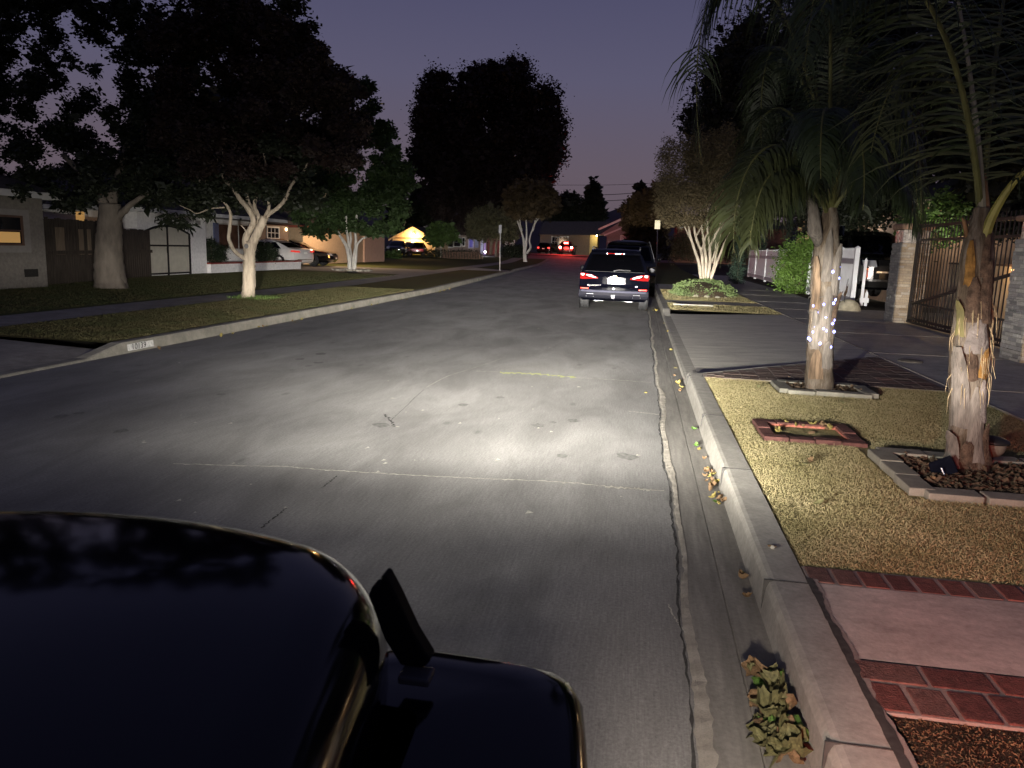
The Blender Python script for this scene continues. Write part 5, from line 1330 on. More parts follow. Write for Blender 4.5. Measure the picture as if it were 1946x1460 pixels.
# ================================================================== LEFT SIDE HOUSES
GSTUC = M('grey_stucco', (.22, .20, .175), .92, .15, 14, bump=.4)
WSTUC = M('white_stucco', (.80, .78, .77), .92, .10, 10, bump=.3)
PSTUC = M('peach_stucco', (.58, .42, .27), .92, .08, 8, bump=.2)
TRIMW = M('white_trim', (.55, .54, .52), .7, .06, 6)
REDB = M('red_brick_cap', (.24, .055, .045), .9, .2, 16)
BLUEP = M('blue_shutter', (.10, .12, .24), .7, .12, 8)
WOODD = M('dark_fence_wood', (.060, .048, .038), .95, .4, 5, bump=.5, stretch=(6, 6, .5))
WOODP = M('pale_fence_board', (.20, .155, .11), .95, .25, 6, stretch=(6, 6, .5))
NIGHTG = M('night_window_glass', (.012, .012, .016), .08, .1, 3, spec=.5)
CURT = emat('lit_curtain', (1, .56, .18), .28, (.4, .25, .1))

def windowx(parent, x, y0, y1, z0, z1, fr=.07, frame=TRIMW, glass=NIGHTG, nx=2, nz=2, facing=1, sill=True):
    """window in a wall that faces +x (facing=1) or -x"""
    s = facing; mb = MB()
    mb.box(x - .02, x + .05 * s, y0 - fr, y0, z0 - fr, z1 + fr); mb.box(x - .02, x + .05 * s, y1, y1 + fr, z0 - fr, z1 + fr)
    mb.box(x - .02, x + .048 * s, y0, y1, z1, z1 + fr); mb.box(x - .02, x + .048 * s, y0, y1, z0 - fr, z0)
    for k in range(1, nx): yy = y0 + (y1 - y0) * k / nx; mb.box(x - .02, x + .035 * s, yy - .018, yy + .018, z0, z1)
    for k in range(1, nz): zz = z0 + (z1 - z0) * k / nz; mb.box(x - .02, x + .033 * s, y0, y1, zz - .016, zz + .016)
    w = mb.build('window', frame, parent)
    mb = MB(); mb.box(x - .015, x + .014 * s, y0, y1, z0, z1); mb.build('pane', glass, w)
    return w
def windowy(parent, y, x0, x1, z0, z1, fr=.07, frame=TRIMW, glass=NIGHTG, nx=2, nz=2):
    """window in a wall that faces the camera (-y)"""
    mb = MB()
    mb.box(x0 - fr, x0, y - .05, y + .02, z0 - fr, z1 + fr); mb.box(x1, x1 + fr, y - .05, y + .02, z0 - fr, z1 + fr)
    mb.box(x0, x1, y - .048, y + .02, z1, z1 + fr); mb.box(x0, x1, y - .048, y + .02, z0 - fr, z0)
    for k in range(1, nx): xx = x0 + (x1 - x0) * k / nx; mb.box(xx - .02, xx + .02, y - .035, y + .02, z0, z1)
    for k in range(1, nz): zz = z0 + (z1 - z0) * k / nz; mb.box(x0, x1, y - .033, y + .02, zz - .018, zz + .018)
    w = mb.build('window', frame, parent)
    mb = MB(); mb.box(x0, x1, y - .014, y + .015, z0, z1); mb.build('pane', glass, w)
    return w
def hip(parent, x0, x1, y0, y1, z, h, ov=.4, mat=None, name='roof', gable=None):
    x0 -= ov; x1 += ov; y0 -= ov; y1 += ov; mb = MB()
    if (x1 - x0) > (y1 - y0):
        d = 0 if gable else (y1 - y0) / 2; a, b = (x0 + d, (y0 + y1) / 2, z + h), (x1 - d, (y0 + y1) / 2, z + h)
        v = [(x0, y0, z), (x1, y0, z), (x1, y1, z), (x0, y1, z), a, b]; f = [(0, 1, 5, 4), (1, 2, 5), (2, 3, 4, 5), (3, 0, 4), (0, 3, 2, 1)]
    else:
        d = 0 if gable else (x1 - x0) / 2; a, b = ((x0 + x1) / 2, y0 + d, z + h), ((x0 + x1) / 2, y1 - d, z + h)
        v = [(x0, y0, z), (x1, y0, z), (x1, y1, z), (x0, y1, z), a, b]; f = [(0, 1, 4), (1, 2, 5, 4), (2, 3, 5), (3, 0, 4, 5), (0, 3, 2, 1)]
    mb.add(v, f); return mb.build(name, mat or ROOFD, parent)
def eave(parent, x0, x1, y0, y1, z, ov=.42, t=.16, mat=None):
    mb = MB(); a, b, c, d = x0 - ov, x1 + ov, y0 - ov, y1 + ov
    mb.box(a, b, c, c + .04, z - t, z); mb.box(a, b, d - .04, d, z - t, z); mb.box(a, a + .04, c + .04, d - .04, z - t, z); mb.box(b - .04, b, c + .04, d - .04, z - t, z)
    return mb.build('fascia', mat or TRIMW, parent)

# house at the left edge
ha = thing('house', 'grey stucco house at the left edge with a dimly lit window', 'house', (-18, 14, .14))
xa, ya1 = -15.45, 18.25
mb = MB(); mb.box(-26, xa, 4, ya1, .12, 2.42); mb.build('wall', GSTUC, ha)
eave(ha, -26, xa, 4, ya1, 2.56, .35); hip(ha, -26, xa, 4, ya1, 2.562, 2.3, .36)
y0 = at_line(0, (xa, 10), (xa, 20), 450)[1]; y1 = at_line(37, (xa, 10), (xa, 20), 450)[1]
mb = MB(); y2 = at_line(57, (xa, 10), (xa, 20), 470)[1]
mb.box(xa - .02, xa + .04, y0 - 2, y2, float(at(57, 480, y2)[2]), float(at(57, 400, y2)[2])); mb.build('window_surround', M('surround_grey', (.28, .26, .24), .9, .08, 9), ha)
zA0, zA1, zAm = [float(at(37, p, y1)[2]) for p in (463, 414, 440)]
w = windowx(ha, xa + .045, y0 - .9, y1, zA0, zA1, .05, M('window_frame_dark', (.12, .07, .05), .8, .1, 6), NIGHTG, 1, 2)
mb = MB(); mb.box(xa + .05, xa + .064, y0 - .88, y1 - .05, zA0 + .02, zAm - .02); mb.build('curtain', CURT, w)
mb = MB(); yv = at_line(60, (xa, 10), (xa, 20), 530)[1]; mb.box(xa, xa + .02, yv - .22, yv + .22, .42, .62); mb.build('vent', M('vent_dark', (.03, .028, .025), .9, .2, 20), ha)

# dark board fence between the two houses, with a few pale boards
bf = thing('board_fence', 'dark weathered wooden board fence between the grey house and the white house', 'fence', (-16, 21.5, .14))
fA, fB = (-15.9, 18.6), (-17.0, 25.0)
def fpt(px, py=500): return at_line(px, fA, fB, py)
mb = MB(); n_ = 42
for k in range(n_):
    t = k / n_; x, y = fA[0] + (fB[0] - fA[0]) * t, fA[1] + (fB[1] - fA[1]) * t; x2, y2 = fA[0] + (fB[0] - fA[0]) * (t + .9 / n_), fA[1] + (fB[1] - fA[1]) * (t + .9 / n_)
    h = 1.95 if x2 > -16.7 else 1.75
    rnd = random.Random(k); h += rnd.uniform(-.03, .03)
    mb.extr([(x, y, .14), (x2, y2, .14), (x2, y2, h), (x, y, h)], (-.03, 0, 0))
mb.build('boards', WOODD, bf)
for a, b, za, zb in ((108, 124, 484, 432), (152, 160, 484, 436), (168, 174, 484, 436)):
    p, q = fpt(a), fpt(b); mb = MB(); z0, z1 = float(at(a, za, p[1])[2]), float(at(a, zb, p[1])[2])
    mb.extr([(p[0] + .012, p[1], z0), (q[0] + .012, q[1], z0), (q[0] + .012, q[1], z1), (p[0] + .012, p[1], z1)], (.02, 0, 0)); mb.build('pale_board', WOODP, bf)
mb = MB(); mb.beam((fA[0] + .04, fA[1], 1.02), (fB[0] + .04, fB[1], 1.02), .05, .1); mb.build('rail', WOODD, bf)
# lattice seen over the fence; emission on slats and awning stands in for lamplight
lt = thing('lattice_screen', 'slatted screen glowing orange above the dark board fence', 'screen', (-20.5, 24, .14))
mb = MB()
for k in range(7): p = at(145 + k * 2.4, 430, 24); q = at(146.2 + k * 2.4, 430, 24); mb.box(p.x, q.x, 24, 24.04, .14, 2.28)
mb.build('slats', CURT, lt)
mb = MB(); mb.add([at(108, 416, 23), at(128, 424, 23), at(129, 431, 23), at(112, 423, 23)], [(0, 1, 2, 3)]); mb.add([at(108, 416, 23.04), at(128, 424, 23.04), at(129, 431, 23.04), at(112, 423, 23.04)], [(3, 2, 1, 0)]); mb.build('awning_edge', CURT, lt)

# white house
hb = thing('house', 'white stucco house with blue shutters and a long dark roof, behind the pale crape myrtle', 'house', (-20, 32, .14))
xb = -17.2; yb0 = 24.6; yb1 = 28.9; xr = -18.4; yb2 = 41.2
mb = MB(); mb.box(-27, xb, yb0, yb1, .12, 2.36); mb.box(-27, xr, yb1, yb2 - 6, .12, 2.362); mb.build('wall', WSTUC, hb)
mb = MB(); mb.box(xb - 9, xb + .5, yb0 - .5, yb0 - .46, 2.36, 2.50); mb.box(xb + .46, xb + .5, yb0 - .46, yb2 - 6, 2.36, 2.50); mb.box(xr - .2, xb + .46, yb0 - .46, yb2 - 6, 2.366, 2.40); mb.build('fascia', TRIMW, hb)
mb = MB(); mb.add([(-28, yb0 - .5, 2.505), (xb + .5, yb0 - .5, 2.505), (xb + .5, yb2 - 5.6, 2.505), (-28, yb2 - 5.6, 2.505), (-21.5, yb0 + 4, 4.4), (-21.5, yb2 - 8, 4.4)], [(0, 1, 4), (1, 2, 5, 4), (2, 3, 5), (3, 0, 4, 5), (0, 3, 2, 1)]); mb.build('roof', ROOFD, hb)
# big window with shutters in the recessed wall
ws0 = at_line(414, (xr, 28), (xr, 40), 440)[1]; ws1 = at_line(470, (xr, 28), (xr, 40), 440)[1]
zb0, zb1 = .14 + .95, 2.15
windowx(hb, xr, ws0, ws1, zb0, zb1, .06, TRIMW, M('curtained_glass', (.09, .045, .03), .15, .4, 2, spec=.5), 3, 1)
for a, b in ((405, 414), (470, 479)):
    p, q = at_line(a, (xr, 28), (xr, 40), 440)[1], at_line(b, (xr, 28), (xr, 40), 440)[1]; mb = MB(); mb.box(xr - .02, xr + .06, p, q - .02, zb0 - .05, zb1 + .05); mb.build('shutter', BLUEP, hb)
mb = MB(); mb.cbox((xb - .0, yb1 - .55, 2.12), (.03, .34, .16)); mb.build('house_number_plaque', M('plaque_grey', (.35, .34, .33), .8, .05, 8), hb)
# planter wall in front of the recess
pw = thing('planter_wall', 'low white planter wall with a red brick cap below the white house window', 'planter', (xb + .3, 33, .14))
mb = MB(); mb.box(xb - .05, xb + .14, yb1 + .05, 37.4, .12, .50); mb.build('wall', WSTUC, pw)
mb = MB(); mb.box(xb - .08, xb + .17, yb1 + .02, 37.43, .50, .56); mb.build('cap', REDB, pw)
struct(MB().box(xr, xb - .05, yb1, 37.3, .13, .45).build('planter_soil', SOIL))
# side wing with small bright-framed window and brown flower box
mb = MB(); mb.box(-26, -20.6, yb2 - 6, 43.5, .12, 2.37); mb.build('wing_wall', M('wing_stucco', (.20, .15, .12), .9, .1, 8), hb)
mb = MB(); xq = -20.6
wa, wb = at_line(508, (xq, 30), (xq, 50), 460)[1], at_line(529, (xq, 30), (xq, 50), 460)[1]
windowx(hb, xq, wa, wb, float(at(515, 452, wa)[2]), float(at(515, 433, wa)[2]), .09, TRIMW, NIGHTG, 3, 2)
mb = MB(); mb.box(xq, xq + .28, wa - .15, wb + .2, float(at(515, 462, wa)[2]), float(at(515, 453.5, wa)[2])); mb.build('flower_box', M('flower_box_wood', (.13, .07, .035), .9, .3, 8), hb)
mb = MB(); mb.add([(-26.5, yb2 - 6.3, 2.44), (-20.1, yb2 - 6.3, 2.44), (-20.1, 44, 2.44), (-26.5, 44, 2.44), (-23.3, 38, 4.0), (-23.3, 42, 4.0)], [(0, 1, 4), (1, 2, 5, 4), (2, 3, 5), (3, 0, 4, 5), (0, 3, 2, 1)]); mb.build('wing_roof', ROOFD, hb)

# side gates: curved top steel frame with cream panels
ag = thing('yard_gate', 'double yard gate with arched black frame and cream panels on the white house', 'gate', (xb + .15, 26.8, .14))
ya, yb_ = at_line(273, (xb + .12, 20), (xb + .12, 30), 500)[1], at_line(360, (xb + .12, 20), (xb + .12, 30), 500)[1]
xg = xb + .12; FRM = M('gate_black_frame', (.010, .010, .010), .5, .1, 8); PAN = M('gate_cream_panel', (.50, .47, .39), .8, .08, 5)
zc = lambda y: 1.66 + .27 * math.sin(math.pi * (y - ya) / (yb_ - ya)) ** .9
ym = (ya + yb_) / 2
for a, b in ((ya, ym), (ym, yb_)):
    mb = MB(); L_ = [a + (b - a) * k / 10 for k in range(11)]
    mb.extr([(xg, y, .2) for y in (a + .03, b - .03)] + [(xg, y, zc(y) - .03) for y in L_[::-1]], (.02, 0, 0)); mb.build('panel', PAN, ag)
mb = MB(); pts = [(xg + .03, ya + (yb_ - ya) * k / 20, zc(ya + (yb_ - ya) * k / 20)) for k in range(21)]
mb.tube(pts, .04, 6)
for y, w in ((ya, .10), (ym, .035), (yb_, .045)): mb.box(xg, xg + .05, y - w, y + w, .14, zc(min(max(y, ya + .01), yb_ - .01)) + .02)
for z in (1.22, .22): mb.box(xg, xg + .045, ya, yb_, z - .03, z + .03)
mb.build('frame', FRM, ag)
mb = MB(); mb.cbox((xg + .06, ym - .06, 1.05), (.04, .03, .2)); mb.build('latch', FRM, ag)

# round clipped bushes by the planter
def roundbush(px, py, rpx, rpy, Y, label, seed):
    c = at(px, py, Y); s = depth(c) / F; rx, rz = rpx * s, rpy * s
    rnd = random.Random(seed); cl = [(c.x, c.y, c.z, rx * .8, rx * .8, rz * .8)]
    for k in range(26):
        a = rnd.uniform(0, 6.28); e = rnd.uniform(-1, 1); q = math.sqrt(1 - e * e)
        cl.append((c.x + rx * .72 * q * math.cos(a), c.y + rx * .72 * q * math.sin(a), c.z + rz * .72 * e, rx * .3, rx * .3, rz * .3))
    return bush('round_bush', cl, 5200, .075, M('boxwood_leaf', (.014, .023, .010), .6, .4, 4), label, seed, aspect=.5, spread=.3)
roundbush(399, 480, 33, 25, 30.2, 'round dark clipped bush in front of the white house, left of the crape myrtle trunk', 71)
roundbush(504, 483, 24, 23, 34.6, 'round dark bush between the crape myrtle trunk and the white car', 72)

# peach house with dark roof and red eave
hc = thing('house', 'peach stucco house wall with red eave lit warmly beside the left driveway', 'house', (-22, 49, .14))
cx0, cx1 = -20.3, -20.3
mb = MB(); mb.add([(-30, 44.6, .1), (-20.2, 44.6, .1), (-19.9, 58.3, .1), (-30, 58.3, .1), (-30, 44.6, 2.36), (-20.2, 44.6, 2.36), (-19.9, 58.3, 2.36), (-30, 58.3, 2.36)], [(0, 1, 5, 4), (1, 2, 6, 5), (2, 3, 7, 6), (3, 0, 4, 7), (4, 5, 6, 7)]); mb.build('wall', PSTUC, hc)
mb = MB(); mb.add([(-19.75, 44.2, 2.30), (-19.45, 58.7, 2.30), (-19.45, 58.7, 2.46), (-19.75, 44.2, 2.46)], [(0, 1, 2, 3)]); mb.box(-30, -19.76, 44.18, 44.24, 2.30, 2.46); mb.build('fascia', M('red_fascia', (.30, .08, .05), .8, .1, 6), hc)
mb = MB(); mb.add([(-30.2, 44.2, 2.465), (-19.75, 44.2, 2.465), (-19.45, 58.7, 2.465), (-30.2, 58.7, 2.465), (-25, 47.5, 4.6), (-25, 55, 4.6)], [(0, 1, 4), (1, 2, 5, 4), (2, 3, 5), (3, 0, 4, 5), (0, 3, 2, 1)]); mb.build('roof', ROOFD, hc)
mb = MB(); pa, pb_ = at_line(690, (-20.2, 44.6), (-19.9, 58.3), 480)[1], at_line(730, (-20.2, 44.6), (-19.9, 58.3), 480)[1]
mb.box(-20.0, -19.86, pa, pb_, .14, 2.05); mb.build('garage_door', M('peach_door', (.56, .36, .26), .8, .06, 4), hc)
# lamp under the eave of the white house wing throws warm light on the peach wall and the white car
mb = MB(); mb.lathe([(.001, -.1), (.06, -.07), (.07, .05), (.03, .1)], 10, Matrix.Translation((-20.45, 42.9, 2.16))); mb.build('porch_lamp', emat('porch_lens', (1, .66, .34), 6), hb)
light('porch_lamp_glow', 'POINT', (-17.2, 45.5, 2.9), 750, (1, .68, .42), None, .2)

# ================================================================== LEFT TREES
BARKL = M('crape_bark_left', (.32, .265, .20), .85, .28, 5, bump=.8, bscale=14, stretch=(3.5, 3.5, .5))
cl0 = gp(470, 566)
lc = thing('crape_myrtle', 'tall crape myrtle with pale twisted trunk and reddish crown on the left verge', 'tree', cl0)
LY = cl0.y
tx = lambda pts: [(300 + .226 * a, 250 + .226 * b) for a, b in pts]
mb = MB()
branch(mb, tx([(753, 1425), (757, 1390), (762, 1330), (766, 1250), (768, 1150), (770, 1080), (772, 1010), (790, 930)]), LY, 27, 19, 16, seed=1, rough=.10)
branch(mb, tx([(785, 1040), (790, 960), (820, 890), (850, 830), (875, 770), (900, 720)]), LY, 17, 15, 12, seed=2)
branch(mb, tx([(765, 1040), (742, 950), (745, 880), (775, 830), (805, 770)]), LY, 15, 11, 12, seed=3)
branch(mb, tx([(745, 1075), (700, 1050), (650, 1010), (608, 940), (596, 880), (605, 800), (612, 700), (572, 612), (490, 535), (385, 455), (325, 375), (300, 345), (190, 262)]), LY, 9, 3, 10, dy=-.1, seed=4, yend=.4)
branch(mb, tx([(805, 790), (800, 730), (758, 650), (685, 562), (625, 465), (565, 410), (545, 350), (560, 240), (540, 150)]), LY, 12, 3.5, 10, seed=5, yend=-.5)
branch(mb, tx([(850, 780), (850, 720), (815, 640), (822, 560), (850, 500), (885, 440), (900, 370), (905, 290), (890, 180)]), LY, 9, 3, 10, seed=6, yend=.5)
branch(mb, tx([(830, 700), (775, 620), (750, 540), (742, 440), (715, 370), (695, 340), (700, 200)]), LY, 8, 3, 10, dy=.1, seed=7, yend=.9)
branch(mb, tx([(880, 780), (905, 725), (950, 680), (1000, 650), (1070, 570), (1130, 440), (1215, 350), (1260, 260)]), LY, 11, 3, 10, seed=8, yend=.4)
branch(mb, tx([(900, 715), (935, 640), (930, 560), (950, 480), (962, 430), (960, 300)]), LY, 7, 2.5, 10, seed=9, yend=-.6)
branch(mb, tx([(310, 350), (370, 290), (420, 230), (440, 190)]), LY + .3, 3, 1.5, 6, seed=10)
branch(mb, tx([(400, 460), (405, 350), (370, 280), (300, 150)]), LY + .2, 4, 2, 6, seed=11)
branch(mb, tx([(640, 470), (645, 400), (610, 360), (470, 200)]), LY - .3, 4, 2, 6, seed=12)
branch(mb, tx([(740, 460), (690, 440), (640, 420)]), LY + .5, 3, 1.5, 6, seed=13)
branch(mb, tx([(560, 640), (440, 650), (330, 690), (270, 660), (180, 620)]), LY + .3, 3, 1.5, 6, seed=14)
branch(mb, tx([(740, 880), (735, 830), (700, 790)]), LY + .1, 4, 2, 6, seed=15)
mb.build('trunk', BARKL, lc, smooth=True)
kn = at(471, 468, LY); mb = MB(); mb.lathe([(.001, -.02), (.045, -.012), (.06, .0), (.05, .012), (.001, .0)], 12, Matrix.Translation((kn.x + .03, kn.y - .13, kn.z)) @ Matrix.Rotation(R(90), 4, 'X')); mb.build('pruning_scar', M('scar_grey', (.16, .15, .145), .9, .2, 12), lc)
rnd = random.Random(9); cl = []
edge_top = [(330, 20), (400, -60), (470, -20), (520, 10), (545, 30), (580, 55), (610, 85), (600, 120), (640, 130), (665, 150), (650, 180), (690, 215)]
for k in range(150):
    px = rnd.uniform(300, 690); top = interp(edge_top, px); bot = 330 if px < 560 else 300
    cl.append((px, rnd.uniform(top + 20, bot), rnd.uniform(16, 34), rnd.uniform(12, 24)))
for px, py in edge_top[4:]: cl.append((px - 6, py + 14, 18, 16)); cl.append((px - 22, py + 24, 24, 20))
cl += [(640, 140, 22, 12), (655, 145, 12, 8), (662, 152, 9, 6), (690, 180, 10, 8), (440, 350, 30, 14), (400, 340, 26, 14), (520, 330, 26, 14), (560, 310, 24, 14)]
crown(lc, pxcl(cl, LY, 1.9, 1), 85000, .085, LRED, 51, aspect=.6, fill=.10)
# tufts of grass at its foot
blades('grass_tuft', [(cl0.x - .3, cl0.x + .75, LY - .45, LY + .5)], 900, .09, M('tuft_blade', (.09, .14, .035), .7, .35, 6), 12, 'tuft of green grass round the foot of the left crape myrtle', lean=.6, wid=.008)

BARKB = M('ficus_bark', (.16, .135, .11), .92, .22, 4, bump=.7, bscale=10, stretch=(2, 2, .6))
bt0 = gp(212, 547)
bt = thing('broad_tree', 'huge dark broadleaf tree with thick grey trunk in front of the board fence', 'tree', bt0)
BY = bt0.y
t2 = lambda pts: [(.24 * a, 330 + .24 * b) for a, b in pts]
mb = MB()
branch(mb, t2([(883, 925), (880, 895), (876, 850), (868, 780), (862, 700), (860, 600), (864, 500), (868, 420), (872, 330), (868, 240)]), BY, 62, 38, 18, seed=1, rough=.05)
branch(mb, t2([(815, 935), (822, 860), (815, 760), (810, 660), (812, 600)]), BY - .15, 26, 12, 12, seed=2)
branch(mb, t2([(955, 930), (925, 850), (905, 760), (900, 650)]), BY - .1, 26, 14, 12, seed=6)
branch(mb, t2([(800, 640), (785, 620), (790, 590), (815, 580)]), BY - .2, 12, 8, 8, seed=3)
branch(mb, t2([(890, 420), (940, 340), (1000, 280), (1040, 240), (1180, 150)]), BY, 17, 8, 10, seed=4)
branch(mb, t2([(860, 320), (800, 200), (700, 60), (500, -150)]), BY, 22, 9, 10, seed=5)
branch(mb, t2([(870, 300), (900, 120), (980, -100), (1050, -500)]), BY + .4, 24, 9, 10, seed=7)
mb.build('trunk', BARKB, bt, smooth=True)
rnd = random.Random(19); cl = []
for k in range(430):
    px = rnd.uniform(-140, 600); lim = 380 - 40 * abs((px - 230) / 300)
    cl.append((px, rnd.uniform(-260, lim), rnd.uniform(13, 32), rnd.uniform(10, 24)))
for px in range(-40, 400, 18): cl.append((px + rnd.uniform(-8, 8), 372 + rnd.uniform(-14, 16), 24, 14))
for px in range(320, 600, 16): cl.append((px, 330 + rnd.uniform(-40, 55), 30, 22))
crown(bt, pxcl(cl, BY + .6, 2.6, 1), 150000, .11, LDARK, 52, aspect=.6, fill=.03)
# low hanging sprig with pointed leaves against the white wall
cl = pxcl([(310, 418, 16, 9), (345, 420, 12, 12), (360, 428, 8, 10), (330, 412, 26, 8), (385, 405, 20, 10)], BY + 1.2, .3)
V, Q = leaves(cl, 330, .22, np.random.default_rng(5), droop=.8, aspect=.28); np_mesh('sprig', V, Q, LDARK, bt)

# broadleaf tree with white stems
mp0 = gp(669, 514)
mp = thing('broadleaf_tree', 'leafy green tree with several white stems on the left lawn by the peach house', 'tree', mp0)
MY = mp0.y; WBARK = M('white_bark', (.52, .49, .45), .85, .15, 5, bump=.3, stretch=(3, 3, .6))
t3 = lambda pts: [(350 + .2312 * a, 330 + .2312 * b) for a, b in pts]
mb = MB()
for k, (pts, a, b) in enumerate([([(1362, 805), (1358, 700), (1335, 600), (1300, 540), (1270, 490), (1230, 420)], 9, 4), ([(1372, 805), (1370, 700), (1358, 600), (1345, 520), (1335, 460), (1330, 350)], 8, 4), ([(1395, 805), (1398, 700), (1408, 600), (1410, 520), (1405, 460), (1420, 340)], 8, 4), ([(1400, 800), (1412, 680), (1420, 600), (1450, 550), (1500, 520), (1580, 500)], 6, 3), ([(1360, 600), (1372, 540), (1365, 480), (1370, 400)], 5, 3)]):
    branch(mb, t3(pts), MY, a, b, 8, seed=k, dy=[-.2, 0, .1, 0, .2][k])
mb.build('trunk', WBARK, mp, smooth=True)
rnd = random.Random(29); cl = []
et = [(570, 330), (590, 250), (620, 190), (645, 175), (680, 160), (700, 155), (712, 190), (735, 235), (745, 280), (768, 310), (775, 340)]
for k in range(120):
    px = rnd.uniform(572, 768); top = interp(et, px); cl.append((px, rnd.uniform(top + 14, 425 - 14 * abs((px - 670) / 90)), rnd.uniform(11, 24), rnd.uniform(8, 16)))
for px, py in et: cl.append((px, py + 10, 14, 12))
for px in range(585, 765, 14): cl.append((px, 432 + rnd.uniform(-8, 12), 15, 9))
cl += [(608, 445, 12, 8), (760, 395, 12, 14), (770, 330, 8, 14), (690, 170, 14, 18), (745, 290, 12, 10)]
crown(mp, pxcl(cl, MY, 2.0, 1), 46000, .13, M('leaf_maple', (.030, .052, .016), .6, .4, 2), 53, aspect=.8, fill=.2)
mb = MB()
for k in range(14):
    a = 2 * math.pi * k / 14; mb.cbox((mp0.x + .95 * math.cos(a), mp0.y + .9 * math.sin(a), .17), (.3, .16, .1), a + 1.57)
tag(mb.build('tree_ring', LWALK), 'low ring of edging stones round the white stemmed tree', 'edging')

# kerb number
yk0, yk1 = [float(at_line(p, (-6.79, 5), (-6.79, 20), 655)[1]) for p in (243, 293)]
kn_ = thing('kerb_house_number', 'house number 10139 in black on a white painted patch of the left kerb', 'number', (-6.785, (yk0 + yk1) / 2, .05))
mb = MB(); mb.grid([[(-6.797 + .003, y, .028), (-6.808 + .004, y, .118)] for y in np.linspace(yk0, yk1, 7)]); mb.build('painted_patch', M('kerb_white_paint', (.62, .61, .58), .85, .25, 30), kn_)
ym_ = yk0 + (yk1 - yk0) * .42
text('digits', '10139', .112, Matrix.Translation((-6.794, ym_, .072)) @ Matrix(((0, 0, 1, 0), (1, 0, 0, 0), (0, 1, 0, 0), (0, 0, 0, 1))) @ Matrix.Diagonal((2.0 * (yk1 - yk0), 1, 1, 1)), M('digit_black', (.015, .015, .015), .8, .1, 9), kn_, .001)
blades('lawn_grass', [(-9.45, -7.05, 9.4, 24)], 60000, .045, M('left_blade', (.11, .092, .042), .8, .4, 1.2, col2=(.06, .064, .023)), 14, 'patchy dry grass on the left verge between kerb and sidewalk', wid=.005)
blades('lawn_grass', [(-16.6, -10.9, 10, 34)], 60000, .05, M('left_lawn_blade', (.05, .064, .021), .8, .4, 1.0, col2=(.085, .07, .03)), 15, 'dark green lawn grass in front of the white house', wid=.007)
rnd = random.Random(31)
for k in range(24):
    y = rnd.choice((rnd.uniform(9.5, 16), rnd.uniform(16, 30))); x = XL(y) + rnd.uniform(.02, .22); n += 1
    fallen((x, y, .0), rnd.uniform(.04, .09), rnd.choice((LEAFYEL, LEAFDRY, LEAFYEL)), n, 'small yellow or tan leaf lying along the foot of the left kerb', 'leaves along the left kerb', .5, z=.014)
# ================================================================== FAR END OF THE STREET
SIGNM = M('sign_steel', (.45, .45, .47), .5, .1, 8)
def sign(name, label, px, pyb, pyt, Y, wpx, hpx, face_mat, rz=0):
    g0 = at(px, pyb, Y); tp = at(px + (1 if px < 1000 else 2), pyt, Y); t = thing(name, label, 'sign', g0); s = depth(g0) / F
    mb = MB(); mb.tube([g0 - Vector((0, 0, .3)), Vector((tp.x, tp.y, tp.z + .02))], .035, 8); mb.build('post', M('sign_post', (.36, .35, .34), .5, .1, 8, metal=.3), t, smooth=True)
    mb = MB(); mb.cbox((tp.x, tp.y - .045, tp.z - hpx * s / 2), (wpx * s, .012, hpx * s), rz); mb.build('plate', face_mat, t, bevel=.004)
    return t
sign('street_sign', 'pale sign on a thin post on the left verge before the junction', 950, 513, 428, 47.5, 6, 15, M('sign_pale', (.34, .34, .36), .5, .05, 5), R(35))
# emission on the right sign stands in for headlights thrown straight back
sg = sign('street_sign', 'bright yellowish sign on a post on the right verge beyond the parked SUVs', 1248, 508, 419, 62, 10, 16, emat('sign_painted_glow', (1, .86, .52), .62, (.85, .8, .6)))

# houses across the junction
def wall_box(parent, x0, x1, y0, y1, z0, z1, mat, name='wall'):
    mb = MB(); mb.box(x0, x1, y0, y1, z0, z1); return mb.build(name, mat, parent)
BEIGE = M('beige_siding', (.36, .30, .22), .85, .12, 6)
GARC = M('cream_siding', (.62, .48, .30), .8, .08, 3)
GREYS = M('grey_siding', (.20, .18, .17), .85, .1, 5)

# lit garage
Yg = 84
gl_, gr__ = at(746, 490, Yg), at(826, 490, Yg); zb_ = rise(Yg) + .1
z_e = float(at(746, 452, Yg)[2]); z_a = float(at(786, 432, Yg)[2])
hd_ = thing('garage', 'gabled garage lit orange by a lamp over its cream door', 'garage', ((gl_.x + gr__.x) / 2, Yg, zb_))
mb = MB(); mb.extr([(gl_.x, Yg, zb_), (gr__.x, Yg, zb_), (gr__.x, Yg, z_e), ((gl_.x + gr__.x) / 2, Yg, z_a), (gl_.x, Yg, z_e)], (0, 7, 0)); mb.build('wall', GARC, hd_)
for s in (-1, 1):
    xm = (gl_.x + gr__.x) / 2; xe = gl_.x - .35 if s < 0 else gr__.x + .35; zz = z_e - .2
    mb = MB(); mb.extr([(xm, Yg - .45, z_a + .12), (xe, Yg - .45, zz + .12), (xe, Yg - .45, zz), (xm, Yg - .45, z_a)], (0, 8, 0)); mb.build('roof', ROOFD, hd_)
    mb = MB(); mb.extr([(xm, Yg - .48, z_a + .06), (xe, Yg - .48, zz + .06), (xe, Yg - .48, zz - .16), (xm, Yg - .48, z_a - .16)], (0, .028, 0)); mb.build('bargeboard', GARC, hd_)
mb = MB()
for k in range(9): mb.box(gl_.x + .05, gr__.x - .05, Yg - .02 - .012 * (k % 2), Yg, z_e - .12 + k * .16, z_e - .02 + k * .16) if k < 4 else None
dx0, dx1 = at(750, 480, Yg).x, at(818, 480, Yg).x; dz1 = float(at(786, 455, Yg)[2])
mb.build('gable_boards', GARC, hd_)
mb = MB()
